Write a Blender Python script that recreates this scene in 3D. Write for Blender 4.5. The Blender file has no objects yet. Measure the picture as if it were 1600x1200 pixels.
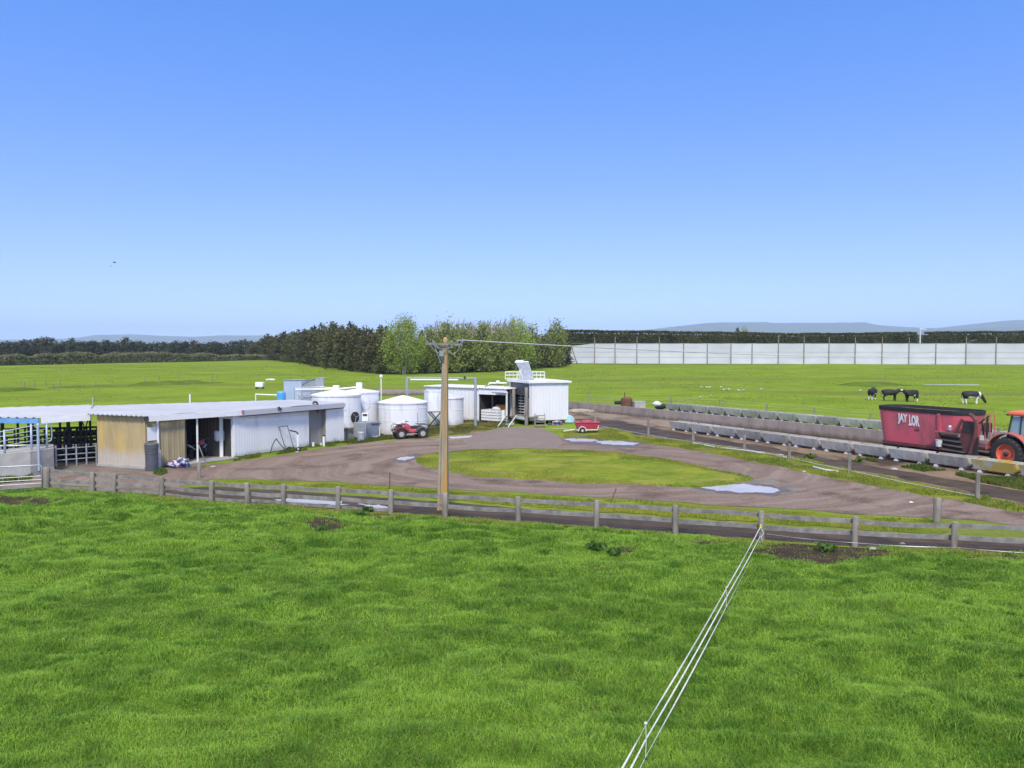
import bpy, bmesh, math, random
import numpy as np
from mathutils import Vector, Matrix, noise as mnoise
from mathutils.geometry import tessellate_polygon

random.seed(7)
rng = np.random.default_rng(11)
S = bpy.context.scene
COL = S.collection
PI = math.pi

# ---------------------------------------------------------------- camera
F, CH = 1300.0, 6.4
TH = math.atan(59 / F)
cd = bpy.data.cameras.new('camera'); cam = bpy.data.objects.new('camera', cd); COL.objects.link(cam)
cd.sensor_width = 36; cd.lens = 36 * F / 1600; cd.clip_start = 0.1; cd.clip_end = 60000
cam.location = (0, 0, CH); cam.rotation_euler = (PI / 2 - TH, 0, 0)
S.camera = cam

# ---------------------------------------------------------------- sky, sun, exposure
SUN_EL, SUN_AZ = math.radians(46), math.radians(-179)      # azimuth clockwise from +Y
w = bpy.data.worlds.new('World'); S.world = w; w.use_nodes = True
nt = w.node_tree; nt.nodes.clear()
sky = nt.nodes.new('ShaderNodeTexSky'); sky.sky_type = 'NISHITA'; sky.sun_disc = False
sky.sun_elevation = SUN_EL; sky.sun_rotation = SUN_AZ
sky.altitude = 0; sky.air_density = 1.0; sky.dust_density = 0.3; sky.ozone_density = 4
bg = nt.nodes.new('ShaderNodeBackground'); bg.inputs[1].default_value = 0.15
out = nt.nodes.new('ShaderNodeOutputWorld')
tcw = nt.nodes.new('ShaderNodeTexCoord'); mpw = nt.nodes.new('ShaderNodeMapping')      # deepen the blue: read the sky higher up
mpw.inputs['Location'].default_value = (0, 0, .2); mpw.inputs['Scale'].default_value = (1, 1, 1.5)
hsw = nt.nodes.new('ShaderNodeHueSaturation'); hsw.inputs['Saturation'].default_value = 1.13; hsw.inputs['Hue'].default_value = .515
nt.links.new(tcw.outputs['Generated'], mpw.inputs[0]); nt.links.new(mpw.outputs[0], sky.inputs[0])
nt.links.new(sky.outputs[0], hsw.inputs['Color']); 
# unseen cloud veil added overhead to make the sky light brighter and less blue
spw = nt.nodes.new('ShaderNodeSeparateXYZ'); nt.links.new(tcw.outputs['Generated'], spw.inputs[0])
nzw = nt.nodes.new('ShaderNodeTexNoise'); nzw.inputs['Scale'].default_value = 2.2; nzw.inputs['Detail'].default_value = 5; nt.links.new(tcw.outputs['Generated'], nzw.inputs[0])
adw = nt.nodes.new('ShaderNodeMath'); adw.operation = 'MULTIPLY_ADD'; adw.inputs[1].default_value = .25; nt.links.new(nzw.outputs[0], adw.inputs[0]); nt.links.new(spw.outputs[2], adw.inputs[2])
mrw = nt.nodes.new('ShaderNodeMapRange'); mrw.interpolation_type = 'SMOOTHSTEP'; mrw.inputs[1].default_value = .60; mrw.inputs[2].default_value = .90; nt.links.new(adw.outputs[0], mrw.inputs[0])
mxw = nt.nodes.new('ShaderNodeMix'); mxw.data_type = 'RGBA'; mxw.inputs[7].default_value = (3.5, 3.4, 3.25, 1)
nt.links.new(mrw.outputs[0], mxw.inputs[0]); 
tiw = nt.nodes.new('ShaderNodeMix'); tiw.data_type = 'RGBA'; tiw.inputs[6].default_value = (1.40, 1.02, .94, 1); tiw.inputs[7].default_value = (.66, 1.08, 1.14, 1)
miw = nt.nodes.new('ShaderNodeMapRange'); miw.inputs[1].default_value = 0; miw.inputs[2].default_value = .42; nt.links.new(spw.outputs[2], miw.inputs[0]); nt.links.new(miw.outputs[0], tiw.inputs[0])
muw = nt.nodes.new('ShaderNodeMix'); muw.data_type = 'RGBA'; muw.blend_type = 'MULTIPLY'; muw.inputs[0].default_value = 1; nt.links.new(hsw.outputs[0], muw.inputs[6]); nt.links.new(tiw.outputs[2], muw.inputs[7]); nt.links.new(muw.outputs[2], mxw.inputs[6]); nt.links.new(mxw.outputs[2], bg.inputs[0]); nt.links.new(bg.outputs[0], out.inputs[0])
sd = bpy.data.lights.new('sun', 'SUN'); sun = bpy.data.objects.new('sun', sd); COL.objects.link(sun)
sd.energy = 1.5; sd.angle = math.radians(10); sd.color = (1.0, 0.93, 0.82)
sun_dir = Vector((math.sin(SUN_AZ) * math.cos(SUN_EL), math.cos(SUN_AZ) * math.cos(SUN_EL), math.sin(SUN_EL)))
sun.rotation_euler = sun_dir.to_track_quat('Z', 'Y').to_euler(); sun.location = (-60, -30, 60)
S.view_settings.view_transform = 'Standard'; S.view_settings.look = 'None'
S.view_settings.exposure = 1.3; S.view_settings.gamma = 1
S.render.film_transparent = False
S.cycles.max_bounces = 5; S.cycles.volume_bounces = 0; S.cycles.transparent_max_bounces = 8

# ---------------------------------------------------------------- measuring helpers (photo pixel -> point on the ground)
cT, sT = math.cos(TH), math.sin(TH)
def W(px, py, z=0.0):
    a = (px - 800) / F; b = (600 - py) / F
    d = (a, cT + b * sT, -sT + b * cT); t = (z - CH) / d[2]
    return Vector((d[0] * t, d[1] * t, z))
def Z(py, Y):
    b = (600 - py) / F
    return CH + Y * (-sT + b * cT) / (cT + b * sT)
def XA(px, Y, z=0.0):
    return (px - 800) / F * (Y * cT + (CH - z) * sT)
def on_line(p, d, px, z=0.0):           # where the vertical plane through p along d meets a photo column
    k = (px - 800) / F
    t = (k * (p.y * cT + (CH - z) * sT) - p.x) / (d.x - k * cT * d.y)
    return p + d * t

# ---------------------------------------------------------------- scene helpers
def link(o): COL.objects.link(o); return o
def tag(o, label, cat, group=None, kind=None):
    if label: o['label'] = label
    if cat: o['category'] = cat
    if group: o['group'] = group
    if kind: o['kind'] = kind
    return o
def thing(name, label, cat, loc=(0, 0, 0), rz=0.0, group=None):
    o = bpy.data.objects.new(name, None); o.empty_display_size = 0.2
    o.location = loc; o.rotation_euler = (0, 0, rz); link(o)
    o['lx'], o['ly'], o['lz'], o['rz'] = loc[0], loc[1], (loc[2] if len(loc) > 2 else 0.0), rz
    tag(o, label, cat, group)
    return o
def dup(src, loc, rz=0.0, label=None, group=None, scale=None):
    r = src.copy(); COL.objects.link(r); r.location = loc; r.rotation_euler = (0, 0, rz)
    if scale is not None: r.scale = scale
    if label: r['label'] = label
    if group: r['group'] = group
    for ch in list(src.children):
        c = ch.copy(); COL.objects.link(c); c.parent = r
        for g in ch.children:
            e = g.copy(); COL.objects.link(e); e.parent = c
    return r
ORD = ('first second third fourth fifth sixth seventh eighth ninth tenth eleventh twelfth thirteenth fourteenth fifteenth '
       'sixteenth seventeenth eighteenth nineteenth twentieth').split()
def nth(i):
    if i < 20: return ORD[i]
    t = ['', '', 'twenty', 'thirty', 'forty', 'fifty', 'sixty', 'seventy', 'eighty', 'ninety']
    n = i + 1
    if n % 10 == 0: return t[n // 10][:-1] + 'ieth'
    return t[n // 10] + '-' + ORD[n % 10 - 1]

class MB:
    """collects shapes and links them as one mesh object"""
    def __init__(s): s.v = []; s.f = []
    def add(s, vs, fs):
        n = len(s.v); s.v.extend([tuple(x) for x in vs]); s.f.extend([tuple(i + n for i in f) for f in fs]); return s
    def box(s, c, d, rz=0.0, m=None):
        hx, hy, hz = d[0] / 2, d[1] / 2, d[2] / 2
        vs = [Vector((x, y, z)) for z in (-hz, hz) for x, y in ((-hx, -hy), (hx, -hy), (hx, hy), (-hx, hy))]
        R = m or Matrix.Rotation(rz, 3, 'Z'); c = Vector(c)
        return s.add([R @ p + c for p in vs], [(3, 2, 1, 0), (4, 5, 6, 7), (0, 1, 5, 4), (1, 2, 6, 5), (2, 3, 7, 6), (3, 0, 4, 7)])
    def bar(s, p, q, wd, ht, up=(0, 0, 1)):      # rectangular bar from p to q, ht along up
        p, q = Vector(p), Vector(q); d = q - p; L = d.length
        if L < 1e-6: return s
        x = d / L; u = Vector(up)
        if abs(x.dot(u)) > 0.98: u = Vector((0, 1, 0))
        y = u.cross(x).normalized(); z = x.cross(y)
        return s.box((p + q) / 2, (L, wd, ht), m=Matrix((x, y, z)).transposed())
    def tube(s, pts, r, n=8, r2=None, cap=True):
        pts = [Vector(p) for p in pts]; vs = []; fs = []
        prev = None
        for i, p in enumerate(pts):
            a = pts[max(i - 1, 0)]; b = pts[min(i + 1, len(pts) - 1)]
            t = (b - a).normalized()
            if prev is None:
                u = Vector((0, 0, 1)) if abs(t.z) < 0.9 else Vector((1, 0, 0))
                x = t.cross(u).normalized()
            else:
                x = (prev - t * prev.dot(t)).normalized()
            prev = x; y = t.cross(x)
            k = i / max(len(pts) - 1, 1)
            rr = r if r2 is None else r + (r2 - r) * k
            for j in range(n):
                a2 = 2 * PI * j / n
                vs.append(p + (x * math.cos(a2) + y * math.sin(a2)) * rr)
        m = len(pts)
        for i in range(m - 1):
            for j in range(n):
                fs.append((i * n + j, i * n + (j + 1) % n, (i + 1) * n + (j + 1) % n, (i + 1) * n + j))
        if cap:
            fs.append(tuple(range(n))[::-1]); fs.append(tuple((m - 1) * n + j for j in range(n)))
        return s.add(vs, fs)
    def lathe(s, prof, c=(0, 0, 0), n=24, axis='z', cap=True):      # prof: list of (r, h)
        c = Vector(c); vs = []; fs = []
        for r, h in prof:
            for j in range(n):
                a = 2 * PI * j / n; x, y = r * math.cos(a), r * math.sin(a)
                vs.append(c + (Vector((x, y, h)) if axis == 'z' else Vector((x, h, y)) if axis == 'y' else Vector((h, x, y))))
        m = len(prof)
        for i in range(m - 1):
            for j in range(n):
                fs.append((i * n + j, i * n + (j + 1) % n, (i + 1) * n + (j + 1) % n, (i + 1) * n + j))
        if cap:
            fs.append(tuple(range(n))[::-1]); fs.append(tuple((m - 1) * n + j for j in range(n)))
        return s.add(vs, fs)
    def prism(s, poly, z0, z1):
        n = len(poly)
        g = lambda z, i: z(i) if callable(z) else z
        vs = [(p[0], p[1], g(z0, i)) for i, p in enumerate(poly)] + [(p[0], p[1], g(z1, i)) for i, p in enumerate(poly)]
        fs = [tuple(range(n))[::-1], tuple(range(n, 2 * n))] + [(i, (i + 1) % n, n + (i + 1) % n, n + i) for i in range(n)]
        return s.add(vs, fs)
    def loft(s, rings, cap=True):
        n = len(rings[0]); vs = [p for r in rings for p in r]; fs = []
        for i in range(len(rings) - 1):
            for j in range(n):
                fs.append((i * n + j, i * n + (j + 1) % n, (i + 1) * n + (j + 1) % n, (i + 1) * n + j))
        if cap:
            fs.append(tuple(range(n))[::-1]); m = len(rings) - 1; fs.append(tuple(m * n + j for j in range(n)))
        return s.add(vs, fs)
    def blob(s, c, r, seed=0, amp=0.25, seg=10, flat=1.0):
        c = Vector(c); vs = []; fs = []; rows = seg // 2 + 1
        if not hasattr(r, '__len__'): r = (r, r, r)
        for i in range(rows):
            t = PI * i / (rows - 1)
            for j in range(seg):
                a = 2 * PI * j / seg
                d = Vector((math.sin(t) * math.cos(a), math.sin(t) * math.sin(a), math.cos(t)))
                k = 1 + amp * mnoise.noise(d * 1.7 + Vector((seed * 3.1, seed, -seed)))
                vs.append(c + Vector((d.x * r[0] * k, d.y * r[1] * k, d.z * r[2] * k)))
        for i in range(rows - 1):
            for j in range(seg):
                fs.append((i * seg + j, (i + 1) * seg + j, (i + 1) * seg + (j + 1) % seg, i * seg + (j + 1) % seg))
        return s.add(vs, fs)
    def corr(s, p0, p1, zb, zt, pitch=0.2, amp=0.025, thick=0.05, trap=True):
        """profiled sheet wall from p0 to p1 (outer side is to the right of p0->p1); zb, zt: (at p0, at p1) or a number"""
        p0, p1 = Vector(p0[:2]), Vector(p1[:2]); d = p1 - p0; L = d.length; d /= L
        nrm = Vector((d.y, -d.x))
        if not hasattr(zb, '__len__'): zb = (zb, zb)
        if not hasattr(zt, '__len__'): zt = (zt, zt)
        k = max(1, round(L / pitch)); st = []
        for i in range(k):
            if trap: st += [(i, 0), (i + .62, 0), (i + .70, 1), (i + .92, 1)]
            else: st += [(i + q / 6, .5 - .5 * math.cos(2 * PI * q / 6)) for q in range(6)]
        st.append((k, 0)); vs = []; fs = []
        for t, a in st:
            q = t / k
            for off, z in ((amp * a, 0), (amp * a, 1), (-thick, 0), (-thick, 1)):
                P = p0 + d * (L * q) + nrm * off
                vs.append((P.x, P.y, (zb if z == 0 else zt)[0] * (1 - q) + (zb if z == 0 else zt)[1] * q))
        m = len(st)
        for i in range(m - 1):
            a, b = i * 4, (i + 1) * 4
            fs += [(a, b, b + 1, a + 1), (b + 2, a + 2, a + 3, b + 3), (a + 1, b + 1, b + 3, a + 3), (b, a, a + 2, b + 2)]
        e = (m - 1) * 4
        fs += [(0, 1, 3, 2), (e, e + 2, e + 3, e + 1)]
        return s.add(vs, fs)
    def roof(s, poly, u, zf, pitch=0.3, amp=0.04, thick=0.03):
        """profiled sheet roof over a convex polygon, ribs running along u"""
        u = Vector(u[:2]).normalized(); v = Vector((-u.y, u.x)); P = [Vector(p[:2]) for p in poly]
        vv = [p.dot(v) for p in P]; v0, v1 = min(vv) + 1e-3, max(vv) - 1e-3
        k = max(1, int((v1 - v0) / pitch)); lines = []
        for i in range(k):
            for o, a in ((0, 0), (.6, 0), (.7, 1), (.92, 1)): lines.append((v0 + (v1 - v0) * (i + o) / k, a))
        lines.append((v1, 0)); vs = []; fs = []
        for t, a in lines:
            us = []
            for i in range(len(P)):
                A, B = P[i], P[(i + 1) % len(P)]; ta, tb = A.dot(v) - t, B.dot(v) - t
                if (ta < 0) != (tb < 0):
                    q = ta / (ta - tb); us.append((A + (B - A) * q).dot(u))
            for uu in (min(us), max(us)):
                X = u * uu + v * t
                vs.append((X.x, X.y, zf(X.x, X.y) + amp * a)); vs.append((X.x, X.y, zf(X.x, X.y) + amp * a - thick))
        m = len(lines)
        for i in range(m - 1):
            a, b = i * 4, i * 4 + 4
            fs += [(a, a + 2, b + 2, b), (a + 1, b + 1, b + 3, a + 3), (a, b, b + 1, a + 1), (a + 2, a + 3, b + 3, b + 2)]
        fs += [(0, 1, 3, 2), ((m - 1) * 4, (m - 1) * 4 + 2, (m - 1) * 4 + 3, (m - 1) * 4 + 1)]
        return s.add(vs, fs)
    def build(s, name, m, parent=None, world=False, smooth=False, bev=0.0, label=None):
        vs = s.v
        if world and parent is not None:
            ox, oy, oz, rz = parent['lx'], parent['ly'], parent['lz'], parent['rz']
            c, n = math.cos(-rz), math.sin(-rz)
            vs = [((x - ox) * c - (y - oy) * n, (x - ox) * n + (y - oy) * c, z - oz) for x, y, z in vs]
        me = bpy.data.meshes.new(name); me.from_pydata(vs, [], s.f); me.update()
        if smooth: me.polygons.foreach_set('use_smooth', [True] * len(me.polygons))
        if isinstance(m, (list, tuple)):
            for q in m: me.materials.append(q)
        else: me.materials.append(m)
        o = bpy.data.objects.new(name, me); link(o)
        if parent is not None: o.parent = parent
        if bev:
            b = o.modifiers.new('bevel', 'BEVEL'); b.width = bev; b.segments = 2; b.limit_method = 'ANGLE'
        if label: o['label'] = label
        if parent is not None and 'lx' not in o:
            for k in ('lx', 'ly', 'lz', 'rz'):
                if k in parent: o[k] = parent[k]
        return o
def np_mesh(name, V, faces_per, mats, col=None, smooth=False):
    """V (n,3); faces_per: list of int arrays (m,k)"""
    me = bpy.data.meshes.new(name)
    me.vertices.add(len(V)); me.vertices.foreach_set('co', np.asarray(V, np.float32).ravel())
    loops = np.concatenate([f.ravel() for f in faces_per]).astype(np.int32)
    sizes = np.concatenate([np.full(len(f), f.shape[1], np.int32) for f in faces_per])
    me.loops.add(len(loops)); me.loops.foreach_set('vertex_index', loops)
    me.polygons.add(len(sizes))
    st = np.concatenate([[0], np.cumsum(sizes)[:-1]]).astype(np.int32)
    me.polygons.foreach_set('loop_start', st)
    me.update(calc_edges=True); me.validate()
    if smooth: me.polygons.foreach_set('use_smooth', np.ones(len(sizes), bool))
    if col is not None:
        a = me.color_attributes.new('tint', 'FLOAT_COLOR', 'POINT')
        c4 = np.ones((len(V), 4), np.float32); c4[:, :3] = col; a.data.foreach_set('color', c4.ravel())
    for m in mats: me.materials.append(m)
    return me

# ---------------------------------------------------------------- materials
def M(name, c1, c2=None, rough=0.7, sc=3.0, metal=0.0, bump=0.0, bsc=40.0, st=(1, 1, 1), c3=None, sc3=1.0, lo3=.5, hi3=.65, lo=.35, hi=.65, spec=0.5, transl=0.0, alpha=None, detail=6, rnd=0.0):
    m = bpy.data.materials.new(name); m.use_nodes = True
    t = m.node_tree; N = t.nodes; L = t.links; p = N['Principled BSDF']
    p.inputs['Roughness'].default_value = rough; p.inputs['Metallic'].default_value = metal
    p.inputs['Specular IOR Level'].default_value = spec
    tc = N.new('ShaderNodeTexCoord'); mp = N.new('ShaderNodeMapping'); mp.inputs['Scale'].default_value = st
    L.new(tc.outputs['Object'], mp.inputs[0])
    def noi(s, d=detail):
        n = N.new('ShaderNodeTexNoise'); n.inputs['Scale'].default_value = s; n.inputs['Detail'].default_value = d; n.inputs['Roughness'].default_value = .6
        L.new(mp.outputs[0], n.inputs['Vector']); return n
    def ramp(src, a, b):
        r = N.new('ShaderNodeMapRange'); r.inputs[1].default_value = a; r.inputs[2].default_value = b; L.new(src, r.inputs[0]); return r
    if c2 is None: c2 = tuple(x * .8 for x in c1)
    mx = N.new('ShaderNodeMix'); mx.data_type = 'RGBA'
    mx.inputs[6].default_value = (*c1, 1); mx.inputs[7].default_value = (*c2, 1)
    L.new(ramp(noi(sc).outputs[0], lo, hi).outputs[0], mx.inputs[0]); res = mx.outputs[2]
    if c3 is not None:
        m3 = N.new('ShaderNodeMix'); m3.data_type = 'RGBA'; m3.inputs[7].default_value = (*c3, 1)
        L.new(res, m3.inputs[6]); L.new(ramp(noi(sc3).outputs[0], lo3, hi3).outputs[0], m3.inputs[0]); res = m3.outputs[2]
    if rnd:
        oi = N.new('ShaderNodeObjectInfo'); hs = N.new('ShaderNodeHueSaturation')
        r = N.new('ShaderNodeMapRange'); r.inputs[3].default_value = 1 - rnd; r.inputs[4].default_value = 1 + rnd
        L.new(oi.outputs['Random'], r.inputs[0]); L.new(r.outputs[0], hs.inputs['Value']); L.new(res, hs.inputs['Color']); res = hs.outputs[0]
    L.new(res, p.inputs['Base Color'])
    if bump:
        b = N.new('ShaderNodeBump'); b.inputs['Strength'].default_value = bump; b.inputs['Distance'].default_value = 0.03
        L.new(noi(bsc, 4).outputs[0], b.inputs['Height']); L.new(b.outputs[0], p.inputs['Normal'])
    if transl:
        tr = N.new('ShaderNodeBsdfTranslucent'); L.new(res, tr.inputs[0])
        ms = N.new('ShaderNodeMixShader'); ms.inputs[0].default_value = transl
        L.new(p.outputs[0], ms.inputs[1]); L.new(tr.outputs[0], ms.inputs[2]); L.new(ms.outputs[0], N['Material Output'].inputs[0])
    if alpha is not None: p.inputs['Alpha'].default_value = alpha
    m['p'] = 1
    return m
def M_tint(name, rough=0.6, transl=0.35, gain=(1, 1, 1)):
    m = bpy.data.materials.new(name); m.use_nodes = True
    t = m.node_tree; N = t.nodes; L = t.links; p = N['Principled BSDF']
    p.inputs['Roughness'].default_value = rough; p.inputs['Specular IOR Level'].default_value = 0.25
    a = N.new('ShaderNodeAttribute'); a.attribute_name = 'tint'
    L.new(a.outputs['Color'], p.inputs['Base Color'])
    tr = N.new('ShaderNodeBsdfTranslucent'); L.new(a.outputs['Color'], tr.inputs[0])
    ms = N.new('ShaderNodeMixShader'); ms.inputs[0].default_value = transl
    L.new(p.outputs[0], ms.inputs[1]); L.new(tr.outputs[0], ms.inputs[2]); L.new(ms.outputs[0], N['Material Output'].inputs[0])
    return m
def dirt_low(m, col, z0, z1, sc=2.0, st=(1, 1, .3)):
    """splash-back stain with a ragged upper edge near the ground"""
    t = m.node_tree; N = t.nodes; L = t.links; p = N['Principled BSDF']
    src = p.inputs['Base Color'].links[0].from_socket
    tc = N.new('ShaderNodeTexCoord'); sp = N.new('ShaderNodeSeparateXYZ'); L.new(tc.outputs['Object'], sp.inputs[0])
    mp = N.new('ShaderNodeMapping'); mp.inputs['Scale'].default_value = st; L.new(tc.outputs['Object'], mp.inputs[0])
    n = N.new('ShaderNodeTexNoise'); n.inputs['Scale'].default_value = sc; n.inputs['Detail'].default_value = 6; L.new(mp.outputs[0], n.inputs[0])
    ad = N.new('ShaderNodeMath'); ad.operation = 'MULTIPLY_ADD'; ad.inputs[1].default_value = (z1 - z0) * 1.6
    L.new(n.outputs[0], ad.inputs[0]); L.new(sp.outputs[2], ad.inputs[2])
    r = N.new('ShaderNodeMapRange'); off = (z1 - z0) * .8
    r.inputs[1].default_value = z0 + off; r.inputs[2].default_value = z1 + off; r.inputs[3].default_value = 0.85; r.inputs[4].default_value = 0
    L.new(ad.outputs[0], r.inputs[0])
    mx = N.new('ShaderNodeMix'); mx.data_type = 'RGBA'; mx.inputs[7].default_value = (*col, 1)
    L.new(src, mx.inputs[6]); L.new(r.outputs[0], mx.inputs[0]); L.new(mx.outputs[2], p.inputs['Base Color'])
    return m

m_white = dirt_low(M('white_sheet', (.74, .73, .72), (.67, .66, .65), rough=.45, sc=.8, c3=(.42, .41, .39), sc3=1.3, lo3=.62, hi3=.9, st=(1, 1, .25)), (.33, .30, .26), .02, .35)
m_whitep = M('white_paint', (.78, .78, .77), (.68, .68, .67), rough=.45, sc=2, c3=(.45, .43, .40), sc3=3, lo3=.62, hi3=.85)
m_tank = dirt_low(M('white_tank', (.76, .76, .77), (.68, .68, .70), rough=.4, sc=1.2, c3=(.42, .40, .37), sc3=2.6, lo3=.52, hi3=.82, st=(1, 1, .15)), (.42, .41, .39), .0, .5)
m_beige = dirt_low(M('beige_sheet', (.44, .34, .17), (.35, .27, .13), rough=.55, sc=1.6, st=(1, 1, .25), c3=(.50, .36, .13), sc3=1.1), (.46, .42, .38), .5, 1.1)
m_beiged = M('beige_boards', (.38, .31, .17), (.26, .21, .12), rough=.7, sc=2.5, st=(1, 1, .15))
m_roof = M('roof_sheet', (.52, .52, .55), (.44, .44, .47), rough=.4, sc=.35, c3=(.33, .33, .36), sc3=.9, lo3=.62, hi3=.85, metal=.15)
m_blue = M('blue_paint', (.16, .33, .62), (.11, .25, .50), rough=.5, sc=3)
m_pale = M('pale_blue_steel', (.42, .50, .60), (.34, .40, .48), rough=.45, sc=5, metal=.2)
m_galv = M('galvanised_steel', (.48, .50, .52), (.36, .37, .39), rough=.4, sc=6, metal=.5)
m_dark = M('dark_steel', (.030, .031, .034), (.055, .045, .038), rough=.6, sc=6)
m_black = M('black_rubber', (.018, .018, .018), (.035, .033, .030), rough=.8, sc=6)
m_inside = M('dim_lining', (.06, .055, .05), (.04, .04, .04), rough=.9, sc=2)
m_conc = M('concrete', (.42, .40, .37), (.31, .295, .27), rough=.9, sc=1.5, bump=.3, c3=(.17, .16, .14), sc3=.8, lo3=.58, hi3=.8)
m_concw = dirt_low(M('stained_concrete', (.33, .275, .235), (.23, .19, .16), rough=.9, sc=1.2, bump=.3, st=(1, 1, .4)), (.10, .075, .055), .0, .35)
m_trough = M('trough_concrete', (.44, .42, .38), (.33, .315, .28), rough=.9, spec=.2, sc=2.2, bump=.3, c3=(.20, .18, .15), sc3=1.1, lo3=.52, hi3=.78, rnd=.2)
m_troughy = M('lichen_concrete', (.42, .42, .38), (.44, .33, .07), rough=.85, sc=1.3, bump=.25, lo=.38, hi=.52)
m_wood = M('weathered_timber', (.28, .245, .20), (.16, .14, .115), rough=.85, sc=5, st=(1, 1, .3), bump=.3, c3=(.12, .11, .09), sc3=2.4, lo3=.58, hi3=.8)
m_rail = M('grey_rail_timber', (.27, .25, .22), (.14, .13, .115), rough=.85, sc=3, bump=.3, c3=(.11, .105, .09), sc3=5.0, lo3=.6, hi3=.75)
m_pole = M('pole_concrete', (.36, .31, .23), (.20, .17, .13), rough=.85, sc=3, st=(3, 3, .25), c3=(.46, .25, .05), sc3=.55, lo3=.44, hi3=.58)
m_red = dirt_low(M('faded_red', (.60, .085, .118), (.52, .11, .14), rough=.5, sc=1.0, st=(1, 1, .35), c3=(.19, .08, .07), sc3=1.2, lo3=.50, hi3=.78), (.20, .09, .07), .45, .8)
m_dred = M('dark_red_steel', (.15, .045, .042), (.085, .035, .03), rough=.6, sc=3)
m_cred = M('cart_red', (.48, .05, .09), (.36, .05, .07), rough=.4, sc=2)
m_orange = M('orange_paint', (.72, .13, .06), (.60, .12, .06), rough=.4, sc=3)
m_fender = M('fender_red', (.55, .13, .10), (.42, .12, .10), rough=.5, sc=3)
m_glass = M('teal_glass', (.16, .28, .30), (.22, .34, .36), rough=.08, sc=.8, spec=.8)
m_grey = M('grey_plastic', (.085, .09, .10), (.065, .07, .08), rough=.5, sc=3)
m_gpaint = M('grey_paint', (.28, .30, .34), (.22, .24, .28), rough=.5, sc=2)
m_brown = M('brown_steel', (.15, .11, .08), (.10, .075, .055), rough=.8, sc=3)
m_rust = M('rusty_steel', (.18, .075, .04), (.10, .05, .035), rough=.85, sc=5)
m_taupe = M('taupe_sheet', (.30, .27, .24), (.24, .21, .19), rough=.7, sc=2, st=(1, 1, .2))
m_cyan = M('pale_cyan_plastic', (.45, .66, .68), (.38, .58, .62), rough=.5, sc=3)
m_bbarrel = M('bright_blue_plastic', (.10, .36, .80), (.08, .28, .66), rough=.4, sc=3)
m_tape = M('white_tape', (.66, .66, .64), (.48, .48, .46), rough=.5, sc=12)
m_yellow = M('yellow_plastic', (.75, .60, .03), None, rough=.4)
m_bale = M('orange_bale', (.45, .20, .04), (.33, .14, .03), rough=.8, sc=5)
m_letter = M('white_lettering', (.80, .78, .78), (.62, .58, .58), rough=.5, sc=6)
m_navy = M('navy_tarp', (.04, .05, .16), (.55, .55, .60), rough=.5, sc=5, lo=.5, hi=.55, c3=(.35, .05, .05), sc3=4, lo3=.56, hi3=.6)
m_cloth = M('windbreak_cloth', (.55, .55, .565), (.48, .48, .495), rough=.85, sc=.12, st=(1, 1, 3), rnd=.05)
m_water = M('puddle_water', (.48, .455, .44), (.38, .36, .35), rough=.3, sc=.8, spec=1.0)
m_gull = M('white_feathers', (.70, .70, .66), (.55, .55, .52), rough=.7, sc=4)
# ---------------------------------------------------------------- ground
def vnoise(x, y, s, seed=0):
    """smooth value noise in 0..1"""
    x = np.asarray(x) / s; y = np.asarray(y) / s
    xi = np.floor(x).astype(np.int64); yi = np.floor(y).astype(np.int64); fx = x - xi; fy = y - yi
    fx = fx * fx * (3 - 2 * fx); fy = fy * fy * (3 - 2 * fy)
    def h(a, b):
        n = (a * 374761393 + b * 668265263 + seed * 1442695041) & 0xffffffff
        n = ((n ^ (n >> 13)) * 1274126177) & 0xffffffff
        return ((n ^ (n >> 16)) & 0xffff) / 65535.0
    return (h(xi, yi) * (1 - fx) + h(xi + 1, yi) * fx) * (1 - fy) + (h(xi, yi + 1) * (1 - fx) + h(xi + 1, yi + 1) * fx) * fy
def inpoly(x, y, P):
    r = np.zeros(len(x), bool); n = len(P); j = n - 1
    for i in range(n):
        xi, yi, xj, yj = P[i][0], P[i][1], P[j][0], P[j][1]
        if yi != yj:
            c = ((yi > y) != (yj > y)) & (x < (xj - xi) * (y - yi) / (yj - yi) + xi); r ^= c
        j = i
    return r
def outline(px, jit=.25, step=.5, seed=0, scale=1.6):
    """photo outline -> ragged ground polygon"""
    P = [W(a, b) for a, b in px]; R = []
    for i in range(len(P)):
        A, B = P[i], P[(i + 1) % len(P)]; k = max(1, int((B - A).length / step))
        for q in range(k):
            X = A + (B - A) * (q / k)
            o = mnoise.noise(Vector((X.x / scale, X.y / scale, seed * 7.3))) + .5 * mnoise.noise(Vector((X.x / scale * 3, X.y / scale * 3, seed * 3.3)))
            o2 = mnoise.noise(Vector((X.x / scale, X.y / scale, seed * 7.3 + 40)))
            R.append(Vector((X.x + jit * o2, X.y + jit * o * 1.5, 0)))
    return R
def sheet(name, P, z, m, kind='structure', label=None):
    tris = tessellate_polygon([P])
    me = bpy.data.meshes.new(name); me.from_pydata([(p.x, p.y, z) for p in P], [], [tuple(t) for t in tris])
    bm = bmesh.new(); bm.from_mesh(me); bmesh.ops.recalc_face_normals(bm, faces=bm.faces)
    for f in bm.faces:
        if f.normal.z < 0: f.normal_flip()
    bm.to_mesh(me); bm.free()
    me.materials.append(m); o = bpy.data.objects.new(name, me); link(o); o['kind'] = kind
    if label: o['label'] = label
    return o

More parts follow.
